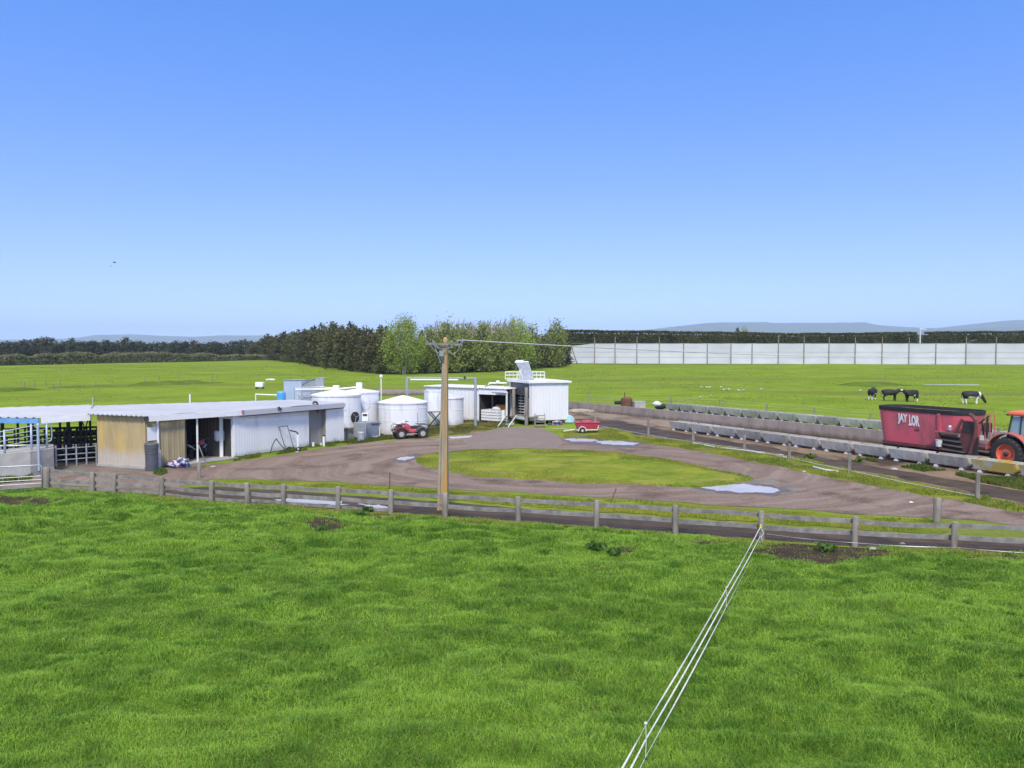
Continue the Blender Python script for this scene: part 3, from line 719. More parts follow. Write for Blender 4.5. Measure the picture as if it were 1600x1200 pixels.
m_hill = M('hill_bush', (.060, .085, .055), (.085, .11, .065), rough=.95, sc=.004)
hill('hills', 11500, [(880, 540), (980, 519), (1040, 512), (1100, 505), (1160, 503), (1215, 505), (1260, 504), (1330, 504), (1400, 510), (1460, 513), (1520, 506), (1590, 500), (1680, 497), (1800, 505), (1950, 525)], 1200, m_hill)
hill('hills', 9000, [(1300, 541), (1360, 521), (1420, 516), (1490, 515), (1560, 511), (1640, 510), (1760, 512), (1900, 530)], 900, m_hill)
hill('hills', 13600, [(-200, 530), (0, 531), (110, 529), (150, 524), (200, 522), (240, 524), (300, 526), (350, 524), (420, 524), (470, 535)], 900, m_hill)
def haze():
    mb = MB().box((0, 800, 200), (31000, 31000, 404))
    m = bpy.data.materials.new('haze'); m.use_nodes = True; t = m.node_tree; t.nodes.clear()
    o = t.nodes.new('ShaderNodeOutputMaterial'); v = t.nodes.new('ShaderNodeVolumePrincipled')
    v.inputs['Color'].default_value = (.64, .82, 1, 1); v.inputs['Density'].default_value = HAZE; v.inputs['Anisotropy'].default_value = .0
    t.links.new(v.outputs[0], o.inputs['Volume'])
    h = mb.build('haze', m); h['kind'] = 'stuff'
HAZE = 9e-5
haze()

# ---------------------------------------------------------------- foliage
def m_leaf(name, c1, c2, rnd=.2, transl=.3, sc=.5):
    return M(name, c1, c2, rough=.75, sc=sc, spec=.2, transl=transl, rnd=rnd, detail=3)
ml_dark = m_leaf('dark_needles', (.085, .088, .038), (.14, .135, .062), .22)
ml_far = m_leaf('far_needles', (.062, .068, .038), (.095, .095, .052), .22, sc=.3)
ml_light = m_leaf('spring_leaves', (.25, .32, .07), (.34, .40, .10), .15)
ml_mid = m_leaf('olive_leaves', (.20, .23, .07), (.27, .30, .095), .2)
ml_hedge = m_leaf('hedge_leaves', (.15, .16, .08), (.21, .21, .12), .1, sc=.2)
ml_belt = m_leaf('clipped_needles', (.075, .082, .032), (.115, .115, .05), .1, sc=.12)
ml_bare = M('twig_bark', (.34, .31, .25), (.26, .23, .18), rough=.9)
m_bark = M('bark', (.16, .13, .10), (.09, .075, .06), rough=.95, sc=2, st=(1, 1, .3))
m_barkw = M('pale_bark', (.34, .30, .24), (.22, .19, .15), rough=.9, sc=2, st=(1, 1, .3))
def leaf_quads(C, size, up=.0, asp=1.6):
    """C (n,3) leaf centres -> quads with random tilt"""
    n = len(C); d = rng.normal(size=(n, 3)); d[:, 2] += up; d /= np.linalg.norm(d, axis=1)[:, None]
    e = rng.normal(size=(n, 3)); e -= d * (e * d).sum(1)[:, None]; e /= np.linalg.norm(e, axis=1)[:, None]
    s = (size * rng.uniform(.6, 1.3, n))[:, None]
    V = np.stack([C - d * s * asp / 2, C + e * s * .35, C + d * s * asp / 2, C - e * s * .35], 1)
    k = np.arange(n) * 4
    return V.reshape(-1, 3), np.stack([k, k + 1, k + 2, k + 3], 1)
def crown_mesh(name, prof, n_cl, per, cl_r, leaf, m, seed, squash=1.0, up=0.0, hollow=.55, asp=1.6):
    """prof: list of (height fraction, radius) of a crown of unit height; clumps sit mostly near its surface"""
    r2 = np.random.default_rng(seed); hs = [p[0] for p in prof]; rs = [p[1] for p in prof]
    P = []
    while len(P) < n_cl:
        h = r2.uniform(hs[0], hs[-1]); R = np.interp(h, hs, rs)
        if r2.uniform(0, max(rs)) > R + .12 * max(rs): continue
        a = r2.uniform(0, 2 * PI); lob = 1 + .22 * math.sin(3 * a + seed) * math.sin(5 * h + seed * 2) + r2.normal(0, .10)
        q = R * lob * math.sqrt(r2.uniform(hollow ** 2, 1)); P.append((q * math.cos(a), q * math.sin(a), h))
    P = np.array(P); c = np.repeat(P, per, 0)
    sz = np.repeat(r2.uniform(.5, 1.3, n_cl), per)[:, None]
    c = c + r2.normal(size=c.shape) * cl_r * sz * np.array([1, 1, squash])
    c[:, 2] = np.maximum(c[:, 2], hs[0] * .6)
    V, q = leaf_quads(c, leaf, up, asp)
    return np_mesh(name, V, [q], [m])
def trunk_mesh(name, h, r, m, seed, limbs=5, spread=.2, base_split=1):
    random.seed(seed); mb = MB()
    for b in range(base_split):
        ox, oy = (random.uniform(-.06, .06), random.uniform(-.06, .06)) if base_split > 1 else (0, 0)
        lx, ly = random.uniform(-.04, .04) + ox * 2, random.uniform(-.04, .04) + oy * 2
        mb.tube([(ox * .3, oy * .3, -.02), (ox + lx * .3, oy + ly * .3, h * .35), (ox + lx * .7, oy + ly * .7, h * .7), (ox + lx, oy + ly, h)], r, 7, r * .25)
        for i in range(limbs):
            a = random.uniform(0, 2 * PI); z = h * random.uniform(.3, .9); s = spread * random.uniform(.5, 1)
            mb.tube([(ox + lx * z / h, oy + ly * z / h, z), (ox + s * .6 * math.cos(a), oy + s * .6 * math.sin(a), z + s * .5), (ox + s * math.cos(a), oy + s * math.sin(a), z + s * 1.1)], r * .4, 5, r * .08)
    o = mb.build(name, m); me = o.data; bpy.data.objects.remove(o); return me
# unit-height kinds: (crown mesh, trunk mesh)
TK = {}
pine_prof = [[(.04, .16), (.15, .24), (.4, .24), (.7, .17), (.88, .09), (1.0, .02)], [(.03, .20), (.2, .26), (.5, .24), (.78, .18), (.93, .10), (1.0, .03)], [(.05, .18), (.3, .23), (.6, .19), (.8, .12), (1.02, .01)]]
for i in range(5):
    TK['pine%d' % i] = (crown_mesh('crown', pine_prof[i % 3], 150, 17, .035, .042, ml_dark, 100 + i, 1.2, .0, .6), trunk_mesh('trunk', .92, .018, m_bark, 100 + i, 4, .1))
for i in range(2):
    TK['light%d' % i] = (crown_mesh('crown', [(.10, .16), (.25, .27), (.5, .31), (.72, .28), (.88, .20), (1.03, .09)], 280, 30, .036, .020, ml_light, 200 + i, 2.2, 1.6, .25), trunk_mesh('trunk', .8, .020, m_barkw, 200 + i, 14, .25, 3))
for i in range(3):
    TK['mid%d' % i] = (crown_mesh('crown', [(.10, .14), (.25, .22), (.5, .26), (.75, .22), (.9, .13), (1.0, .05)], 150, 18, .040, .032, ml_mid, 300 + i, 2.0, 1.4, .25), trunk_mesh('trunk', .85, .018, m_bark, 300 + i, 10, .2, 2))
for i in range(2):
    r2 = random.Random(400 + i); mb = MB()
    for k in range(26):
        a = r2.uniform(0, 2 * PI); s = r2.uniform(.03, .17); z0 = r2.uniform(.25, .6)
        p1 = (s * .7 * math.cos(a), s * .7 * math.sin(a), z0 + .18); p2 = (s * math.cos(a), s * math.sin(a), min(1.0, z0 + r2.uniform(.3, .5)))
        mb.tube([(0, 0, z0 - .05), p1, p2], .011, 4, .004)
        for q in range(4):
            t = r2.uniform(.3, 1); b = [p1[j] + (p2[j] - p1[j]) * t for j in range(3)]
            mb.tube([b, (b[0] + r2.uniform(-.06, .06), b[1] + r2.uniform(-.06, .06), b[2] + r2.uniform(.05, .12))], .006, 3, .003)
    o = mb.build('crown', ml_bare); me = o.data; bpy.data.objects.remove(o)
    V, q = leaf_quads(np.array([[r2.gauss(0, .09), r2.gauss(0, .09), r2.uniform(.15, .75)] for _ in range(1500)]), .026, .8)
    TK['bare%d' % i] = (me, trunk_mesh('trunk', .7, .016, m_barkw, 400 + i, 6, .15), np_mesh('foliage', V, [q], [ml_mid]))
tree_n = {}
def tree(kind, px, py, top, wpx, label, group, name='tree'):
    p = W(px, py); h = Z(top, p.y); wd = wpx / F * p.y
    zg = (float((vnoise(p.x, p.y, 38, 3) - .5) * .5 + (vnoise(p.x, p.y, 14, 4) - .5) * .25)) if p.y > 118 else 0
    t = thing(name, label, 'tree', (p.x, p.y, zg - .1), random.uniform(0, 6), group)
    k = TK[kind]; base_w = {'p': .48, 'l': .60, 'm': .50, 'b': .36}[kind[0]]
    sx = wd / base_w
    for me, nm in zip(k, ('crown', 'trunk', 'foliage')):
        o = bpy.data.objects.new(nm, me); link(o); o.parent = t
        o.scale = (sx, sx, h) if nm != 'trunk' else (h * .9, h * .9, h)
    return t
random.seed(21)
# the tree belt behind the sheds
base_x = [400, 420, 450, 480, 510, 540, 570, 600, 640, 700, 750, 800, 850, 900]; base_yy = [560, 561.5, 564.5, 568.5, 573, 577.5, 581, 584, 585, 583, 581, 578, 575.5, 573]
def base_at(px): return float(np.interp(px, base_x, base_yy))
tops = [(400, 533), (425, 525), (440, 521), (456, 518), (470, 514), (490, 508), (505, 509), (520, 507), (540, 508), (560, 510), (580, 511), (600, 510), (615, 512)]
px = 402; i = 0; L1 = []
while px < 606:
    L1.append(px); px += random.uniform(7.5, 11)
for i, px in enumerate(L1):
    tp = float(np.interp(px, [a for a, b in tops], [b for a, b in tops])) + random.choice([-4, -2, 0, 1, 2, 4, 3, 5])
    tree('pine%d' % (i % 5), px, base_at(px) - random.uniform(0, .5), tp, random.uniform(30, 40), '%s dark conifer from the left in the belt running up to the pale willow' % nth(i), 'dark conifers in the tree belt', 'conifer')
L2 = []
px = 606
while px < 886: L2.append(px); px += random.uniform(13, 19)
for i, px in enumerate(L2):
    tp = 518 + random.uniform(-4, 7) if px < 850 else 516
    tree('pine%d' % (i % 5), px, base_at(px) - 2.2, tp, random.uniform(26, 34), '%s dark conifer from the left behind the willow and pale green trees' % nth(i), 'dark conifers behind the pale trees', 'conifer')
tree('light0', 631, 585, 502, 68, 'largest pale green round willow standing left of the power pole', 'pale green trees of the belt', 'willow')
for i, (px, top, wd, kd) in enumerate([(697, 505, 50, 'mid0'), (722, 510, 48, 'mid1'), (752, 507, 50, 'mid2'), (778, 512, 44, 'mid0'), (806, 502, 54, 'light1'), (828, 511, 44, 'mid1'), (672, 514, 36, 'mid2'), (870, 504, 36, 'mid2')]):
    tree(kd, px, base_at(px) - .5, top, wd, ['olive tree just left of the power pole top', 'olive tree rising behind the pole top and its crossarm', 'olive tree right of the power pole under bare twigs', 'lower olive tree in the middle of the belt', 'pale green tree with the brightest crown right of the power pole', 'small olive tree right of the bright pale green tree', 'short olive tree between the willow and the power pole', 'slim olive tree at the right end of the belt by the windbreak'][i], 'pale green trees of the belt', 'tree')
for i, px in enumerate([688, 706, 726, 741, 757, 770, 790]):
    tree('bare%d' % (i % 2), px, base_at(px) - 1.2, 499 + random.uniform(0, 8), 38, '%s bare grey twiggy tree from the left behind the power pole' % nth(i), 'bare trees of the belt', 'bare_tree')
for i, (px, wd, tp) in enumerate([(480, 16, 556), (512, 22, 560), (534, 20, 562), (445, 14, 553), (592, 18, 568)]):
    tree('mid%d' % (i % 3), px, base_at(px) + .6, tp, wd, '%s low grey-green bush from the left at the foot of the conifer belt' % nth(i), 'bushes at the foot of the belt', 'bush')
# far dark wood on the left
fk = []
for i in range(4):
    me = crown_mesh('tree', pine_prof[i % 3], 70, 12, .05, .07, ml_far, 500 + i, 1.2, 0, .4)
    fk.append(me)
fb = trunk_mesh('trunk', .9, .02, m_bark, 520, 3, .1)
px = -60; i = 0; row = []
while px < 425: row.append(px); px += random.uniform(5.5, 8.5)
for i, px in enumerate(row):
    py = 556.5 - random.uniform(0, .8); p = W(px, py)
    tp = random.choice([532, 533, 534, 535, 536, 536, 534]) - (random.choice([5, 8]) if random.random() < .16 else 0)
    if 60 < px < 88: tp = min(tp, 528)
    h = Z(tp, p.y)
    o = bpy.data.objects.new('conifer', fk[i % 4]); link(o); o.location = (p.x, p.y, -.3); sx = random.uniform(15, 20) / F * p.y / .48
    o.scale = (sx, sx, h); o.rotation_euler = (0, 0, random.uniform(0, 6))
    tag(o, '%s dark tree from the left in the far wood on the left skyline' % nth(i), 'tree', 'trees of the far dark wood')
def box_hedge(name, A, B, h0, h1, depth, n, leaf, m, label, seed, wob=.05, z0=0):
    """clipped or shaggy hedge: leaves over the faces of a long body, with an opaque inner core"""
    A, B = Vector(A), Vector(B); d = (B - A); L = d.length; d /= L; nr = Vector((-d.y, d.x, 0)); r = np.random.default_rng(seed)
    t = r.uniform(0, 1, n); f = r.uniform(0, 1, n); hh = h0 + (h1 - h0) * t
    hh = hh * (1 + wob * (vnoise(t * L, t * 0, 7, seed) - .5) * 2 + wob * .6 * (vnoise(t * L, t * 0, 2.2, seed + 1) - .5) * 2)
    top = f > .72
    z = np.where(top, hh * r.uniform(.96, 1.01, n), z0 + (hh - z0) * r.uniform(0, 1, n)); s = np.where(top, r.uniform(-1, 1, n), np.where(r.uniform(0, 1, n) < .7, -1.0, 1.0))
    s = s * depth / 2 * (1 + .25 * (vnoise(t * L, z, 1.6, seed + 3) - .5)) * np.where(z > hh * .9, .85, 1)
    C = np.stack([d.x * L * t + nr.x * s, d.y * L * t + nr.y * s, z], 1)
    V, q = leaf_quads(C, leaf, .5)
    th = thing(name, label, 'hedge', (A.x, A.y, 0))
    o = bpy.data.objects.new('foliage', np_mesh('foliage', V, [q], [m])); link(o); o.parent = th
    mb = MB(); rings = []
    for k in range(41):
        u = k / 40; hq = (h0 + (h1 - h0) * u) * (.93 + wob * (float(vnoise(u * L, 0, 7, seed)) - .5)); c = d * L * u
        rings.append([c + nr * (-depth * .4) + Vector((0, 0, -.3)), c + nr * (-depth * .4) + Vector((0, 0, hq * .97)), c + nr * (depth * .4) + Vector((0, 0, hq * .97)), c + nr * (depth * .4) + Vector((0, 0, -.3))])
    mb.loft(rings).build('stems', m, th)
    return th
a = W(-90, 573.5); b = W(425, 562.5); box_hedge('hedge', a, b, Z(555.5, a.y), Z(553.8, b.y), 3.5, 11000, .75, ml_hedge, 'low shaggy grey-green hedge along the far edge of the left field', 61, .25)
def belt(px0, px1, D, t0, t1, label, seed, wob=.02, n=14000, m=None):
    A = Vector((XA(px0, D), D, 0)); B = Vector((XA(px1, D), D, 0))
    return box_hedge('shelter_hedge', A, B, Z(t0, D), Z(t1, D), 5, n, .62, m or ml_belt, label, seed, wob, 4)
belt(868, 1252, 335, 515.5, 521.5, 'long tall clipped dark shelter hedge behind the left half of the windbreak', 71, .012, 22000)
belt(1246, 1428, 372, 521, 520, 'dark shelter hedge behind the middle of the windbreak, left of the thin white mast', 72, .02)
belt(1446, 1760, 360, 519, 517, 'dark shelter hedge behind the right end of the windbreak, right of the thin white mast', 73, .015, 18000)
belt(1395, 1470, 420, 524, 523, 'lower olive shelter hedge filling the gap behind the white mast', 74, .05, 5000, ml_hedge)
for i, (px, top, wd) in enumerate([(1152, 514, 10), (1163, 515, 13)]):
    p = Vector((XA(px, 420), 420, 0)); t = thing('tree', ['small dark tree topping the shelter hedge, left of its paler neighbour', 'small pale tree topping the shelter hedge beside a darker one'][i], 'tree', p)
    for me, nm in zip(TK[['pine1', 'mid1'][i]], ('crown', 'trunk')):
        o = bpy.data.objects.new(nm, me); link(o); o.parent = t; sx = wd / F * 420 / .4; o.scale = (sx, sx, Z(top, 420))

# ---------------------------------------------------------------- windbreak
def windbreak():
    posts = [(929, 527), (961, 526), (995, 526), (1030, 526), (1068, 536), (1105, 536), (1142, 536), (1175, 536), (1216, 524), (1256, 526), (1295, 527), (1336, 527), (1378, 527), (1420, 527), (1462, 537), (1509, 526), (1556, 526), (1604, 526), (1655, 526), (1708, 526)]
    gy = lambda px: float(np.interp(px, [880, 1600], [568.2, 570.2]))
    p0 = W(900, gy(900)); t = thing('windbreak_fence', 'tall pale grey cloth windbreak on timber posts across the far field', 'windbreak', p0)
    q = [W(px, gy(px)) for px, _ in posts]; hts = [Z(tp, P.y) for (px, tp), P in zip(posts, q)]
    for P, h in zip(q, hts): MB().tube([(P.x, P.y, -.3), (P.x, P.y, h)], .17, 7, .14).build('post', m_wood, t, world=True)
    MB().tube([(*W(902, 568)[:2], -.2), (XA(890, q[0].y - 3), q[0].y - 3, Z(534, q[0].y))], .17, 7, .14).build('brace_post', m_wood, t, world=True)
    ends = [W(884, 567.8)] + q
    for k in range(len(ends) - 1):
        A, B = ends[k], ends[k + 1]; off = Vector((0, .22, 0)); mb = MB(); vs = []; fs = []; nx, nz = 8, 6
        za = Z(536.6, A.y) if k else Z(541, A.y); zb = Z(536.6, B.y)
        for i in range(nx + 1):
            u = i / nx; P = A + (B - A) * u + off; zt = za + (zb - za) * u - .10 * math.sin(PI * u)
            for j in range(nz + 1):
                v = j / nz; vs.append((P.x, P.y + .25 * math.sin(PI * u) * math.sin(PI * v) * random.uniform(.9, 1.1), .12 + (zt - .12) * v))
        for i in range(nx):
            for j in range(nz): a = i * (nz + 1) + j; fs.append((a, a + nz + 1, a + nz + 2, a + 1))
        mb.add(vs, fs).build('cloth_panel', m_cloth, t, world=True, smooth=True)
    mb = MB()
    for z in (2.5, 4.4, 7.15):
        for A, B in zip(ends[:-1], ends[1:]): mb.tube([A + Vector((0, .12, z if z < 7 else Z(536.6, A.y))), B + Vector((0, .12, z if z < 7 else Z(536.6, B.y)))], .035, 4)
    mb.build('wire', m_galv, t, world=True)
windbreak()
def mast():
    D = 390; x = XA(1437, D); t = thing('mast', 'thin white mast with a small head above the windbreak on the right', 'mast', (x, D, 0)); h = Z(514, D)
    MB().tube([(0, 0, 0), (0, 0, h)], .32, 8, .18).build('pole', m_whitep, t)
    MB().box((0, 0, h + .2), (1.0, .9, .5)).box((1.5, 0, h - .1), (2.6, .14, .35)).build('fan_head', m_whitep, t)
mast()
# ---------------------------------------------------------------- front post-and-rail fence
def post_mb(mb, P, h, r, seed=0, lean=(0, 0)):
    k = 1 + .12 * mnoise.noise(Vector((seed * 3.3, 0, 0)))
    pts = [(P[0], P[1], -.25), (P[0] + lean[0] * .5, P[1] + lean[1] * .5, h * .5), (P[0] + lean[0], P[1] + lean[1], h - .02), (P[0] + lean[0], P[1] + lean[1], h)]
    n = 10; vs = []; fs = []
    for i, p in enumerate(pts):
        for j in range(n):
            a = 2 * PI * j / n; q = r * k * (1.05 if i == 0 else .86 if i == 3 else 1) * (1 + .07 * mnoise.noise(Vector((math.cos(a) * 2, math.sin(a) * 2, i * .4 + seed))))
            vs.append((p[0] + q * math.cos(a), p[1] + q * math.sin(a), p[2]))
    for i in range(3):
        for j in range(n): fs.append((i * n + j, i * n + (j + 1) % n, (i + 1) * n + (j + 1) % n, (i + 1) * n + j))
    fs.append(tuple(3 * n + j for j in range(n))); return mb.add(vs, fs)
def front_fence():
    t = thing('timber_fence', 'weathered grey timber post and rail fence between the front paddock and the gravel drive', 'fence', fx[5])
    tops = [Z(c, p.y) for (a, b, c), p in zip(FP, fx)]
    for i, (p, h) in enumerate(zip(fx, tops)):
        post_mb(MB(), p, h, .16 if i == 0 else .10, i, (random.uniform(-.03, .03), random.uniform(-.03, .03))).build('post', m_wood, t, world=True, smooth=True)
    def rail(A, B, za, zb, ht, wob):
        d = (B - A).normalized(); nr = Vector((-d.y, d.x, 0)); n = 8; rings = []
        for k in range(n + 1):
            u = k / n; P = A + (B - A) * u + nr * (.15 + wob * .02 * math.sin(u * 7 + wob)); z = za + (zb - za) * u - .03 * math.sin(PI * u) * wob
            hh = ht * (1 + .12 * mnoise.noise(Vector((P.x * 1.4, P.y, z * 3)))) / 2
            rings.append([P - nr * .025 + Vector((0, 0, z - hh)), P - nr * .025 + Vector((0, 0, z + hh)), P + nr * .025 + Vector((0, 0, z + hh)), P + nr * .025 + Vector((0, 0, z - hh))])
        MB().loft(rings).build('rail', m_rail, t, world=True)
    for i in range(len(fx) - 1):
        A, B = fx[i].copy(), fx[i + 1].copy(); A.z = B.z = 0; d = (B - A).normalized() * .01
        for f0, ht in ((.82, .14), (.44, .15)) + (((.12, .12),) if i < 8 else ()):
            rail(A + d, B - d, tops[i] * f0 + random.uniform(-.02, .02), tops[i + 1] * f0 + random.uniform(-.02, .02), ht, random.uniform(-1, 1.2))
    return t
front_fence()

# steel gate on the left
def gate():
    P = W(66, 765); t = thing('farm_gate', 'pale steel pipe gate hung on the corner post at the left edge', 'gate', P)
    A = Vector((P.x, P.y, 0)); B = W(-75, 774); zt = Z(726.5, P.y); d = (B - A).normalized(); L = (B - A).length
    g = lambda s, z: A + d * s + Vector((0, 0, z))
    fr = MB().tube([g(0, .12), g(0, zt - .12), g(.03, zt - .04), g(.12, zt), g(L, zt)], .03, 8)
    fr.tube([g(L, zt), g(L, .12), g(0, .12)], .03, 8).build('gate_frame', m_galv, t, world=True, smooth=True)
    for z in (.30, .46, .62): MB().tube([g(0, z), g(L, z)], .014, 6).build('bar', m_galv, t, world=True)
    for s in (.9, 1.5, 2.1, 3.0): MB().tube([g(s, .12), g(s, .62)], .012, 6).build('upright', m_galv, t, world=True)
gate()

# ---------------------------------------------------------------- power pole and line
def power_pole():
    P = W(692, 797); h = Z(529, P.y); t = thing('power_pole', 'tapered concrete power pole with ochre streaks behind the timber fence', 'power pole', P)
    rings = []
    for k in range(9):
        u = k / 8; z = -.3 + (h + .3 - .15) * u; wd = .41 * (1 - u) + .17 * u; dp = .28 * (1 - u) + .15 * u; lx = (u) * .12; f = .10 * (1 - u) + .03 * u
        # I-section: recessed web on the face
        w2, d2 = wd / 2, dp / 2
        sec = [(-w2, -d2), (-w2 + f, -d2), (-w2 + f + .02, -d2 + .07 * (1 - u * .9)), (w2 - f - .02, -d2 + .07 * (1 - u * .9)), (w2 - f, -d2), (w2, -d2), (w2, d2), (-w2, d2)]
        c, s = math.cos(-.22), math.sin(-.22)
        rings.append([(P.x + lx + a * c - b * s, P.y + a * s + b * c, z) for a, b in sec])
    MB().loft(rings).build('shaft', m_pole, t, world=True)
    top = Vector((P.x + .12, P.y, h - .2))
    MB().lathe([(.10, -.05), (.105, .1), (.09, .2), (.03, .26)], top, 10).build('cap', m_pole, t, world=True, smooth=True)
    za = Z(538, P.y); A = Vector((XA(667, P.y - .2), P.y - .2, za + .02)); B = Vector((XA(723, P.y - .2), P.y - .2, za - .01))
    MB().bar(A, B, .06, .08).build('crossarm', m_wood, t, world=True)
    ins = []
    for px in (668, 678, 706, 716, 723):
        x = XA(px, P.y - .2); MB().lathe([(.015, -.02), (.035, .02), (.025, .04), (.04, .06), (.02, .10)], (x, P.y - .2, za + .055), 8).build('insulator', m_gpaint, t, world=True, smooth=True)
        ins.append(Vector((x, P.y - .2, za + .16)))
    MB().box((top.x - .12, P.y - .28, za - .35), (.16, .12, .22)).build('fuse_box', m_gpaint, t, world=True)
    mb = MB()
    def loop(a, b, sag, r=.012):
        mb.tube([a + (b - a) * (k / 8) + Vector((0, -.05, -sag * math.sin(PI * k / 8))) for k in range(9)], r, 5)
    loop(ins[1], ins[2], .35); loop(ins[0], top + Vector((-.1, -.2, -.4)), .12); loop(ins[4], top + Vector((.12, -.2, -.25)), .32, .014); loop(ins[1], top + Vector((-.15, -.2, -.75)), .05); loop(ins[3], ins[1] + Vector((0, 0, -.15)), .28)
    mb.build('jumper_wires', m_gpaint, t, world=True)
    end = Vector((XA(1509, 292), 287, Z(530, 288)))
    for k, o in enumerate((ins[3], ins[4])):
        e = end + Vector((k * 1.0, 0, 0)); pts = []
        for q in range(50):
            u = (q / 49) ** 1.6; p = o + (e - o) * u; p.z -= 4 * 2.6 * u * (1 - u); pts.append(p)
        tag(MB().tube(pts, .020, 5).build('power_line', m_tape), ['pale power line leaving the pole crossarm, the left one of the pair', 'pale power line leaving the outer end of the pole crossarm'][k], 'wire', 'wires from the power pole')
power_pole()

# ---------------------------------------------------------------- white electric tape
def tapes():
    P0 = W(1188, 846); S1 = W(1134, 988); S2 = W(1008, 1243)
    zz = []
    def line(name, pts3, zs, label):
        mb = MB(); vs = []; fs = []; n = 120; tot = len(pts3) - 1
        for k in range(n + 1):
            u = k / n * tot; i = min(int(u), tot - 1); f = u - i; P = pts3[i] + (pts3[i + 1] - pts3[i]) * f; d = (pts3[i + 1] - pts3[i]); d.z = 0; d.normalize()
            z = zs[i] + (zs[i + 1] - zs[i]) * f - .03 * math.sin(PI * f)
            tw = 1.2 * mnoise.noise(Vector((k * .055, zs[0] * 9, 2))) * 1.6; nr = Vector((-d.y, d.x, 0)); a = nr * math.cos(tw) + Vector((0, 0, 1)) * math.sin(tw); b = nr * -math.sin(tw) + Vector((0, 0, 1)) * math.cos(tw)
            wd = .012; c = Vector((P.x, P.y, z)); vs += [c - a * wd - b * .002, c + a * wd - b * .002, c + a * wd + b * .002, c - a * wd + b * .002]
        for k in range(n):
            for j in range(4): fs.append((k * 4 + j, k * 4 + (j + 1) % 4, k * 4 + 4 + (j + 1) % 4, k * 4 + 4 + j))
        mb.add(vs, fs); return tag(mb.build(name, m_tape), label, 'tape', 'electric tapes across the paddock')
    def zat(py, Y): return Z(py, Y)
    d = (S2 - S1); E = S2 + d * .35
    pts = [P0 + Vector((-.05, -.15, 0)), S1, S2, E]
    line('electric_tape', pts, [zat(822, P0.y), zat(920, S1.y), zat(1133, S2.y), zat(1133, S2.y) - .02], 'topmost white electric tape running from the fence post towards the viewer')
    line('electric_tape', pts, [zat(836, P0.y), zat(934, S1.y), zat(1156, S2.y), zat(1156, S2.y) - .02], 'middle white electric tape running from the fence post towards the viewer')
    line('electric_tape', pts, [zat(843, P0.y), zat(949, S1.y), zat(1183, S2.y), zat(1183, S2.y) - .02], 'lowest white electric tape running from the fence post towards the viewer')
    for i, (Q, a, b) in enumerate(((S1, 918, 950), (S2, 1130, 1185))):
        z1, z0 = zat(a, Q.y), zat(b, Q.y)
        t = thing('tape_spacer', ['thin white spacer tying the three tapes near the fence', 'thin white spacer tying the three tapes near the bottom edge'][i], 'spacer', (Q.x, Q.y, 0))
        MB().tube([(Q.x, Q.y, z0), (Q.x + .01, Q.y, (z0 + z1) / 2), (Q.x, Q.y, z1)], .006, 6).build('rod', m_tape, t, world=True)
        for z in (z0, z1): MB().lathe([(.02, -.015), (.026, 0), (.02, .015)], (Q.x, Q.y, z), 8).build('clip', m_black if z == z0 else m_tape, t, world=True)
    t = thing('gate_break_grip', 'yellow insulated handle holding the white tapes on the fence post', 'handle', (P0.x, P0.y, 0))
    z = zat(821, P0.y); MB().lathe([(.015, -.07), (.035, -.05), (.03, 0), (.035, .05), (.015, .07)], (P0.x - .04, P0.y - .16, z), 8).build('grip', m_yellow, t, world=True)
    MB().tube([(P0.x - .04, P0.y - .16, z - .07), (P0.x + .06, P0.y - .17, z - .2), (P0.x - .03, P0.y - .18, zat(838, P0.y)), (P0.x + .05, P0.y - .18, zat(846, P0.y))], .012, 6).build('hook', m_tape, t, world=True)
    # tape along the right part of the front fence
    q = [W(1195, 848), W(1335, 856), W(1490, 862), W(1660, 869)]; zs = [zat(832, q[0].y), zat(846, q[1].y), zat(853, q[2].y), zat(864, q[3].y)]
    q = [p + Vector((0, -.2, 0)) for p in q]
    line('electric_tape', q, zs, 'white electric tape sagging along the right part of the timber fence')
tapes()

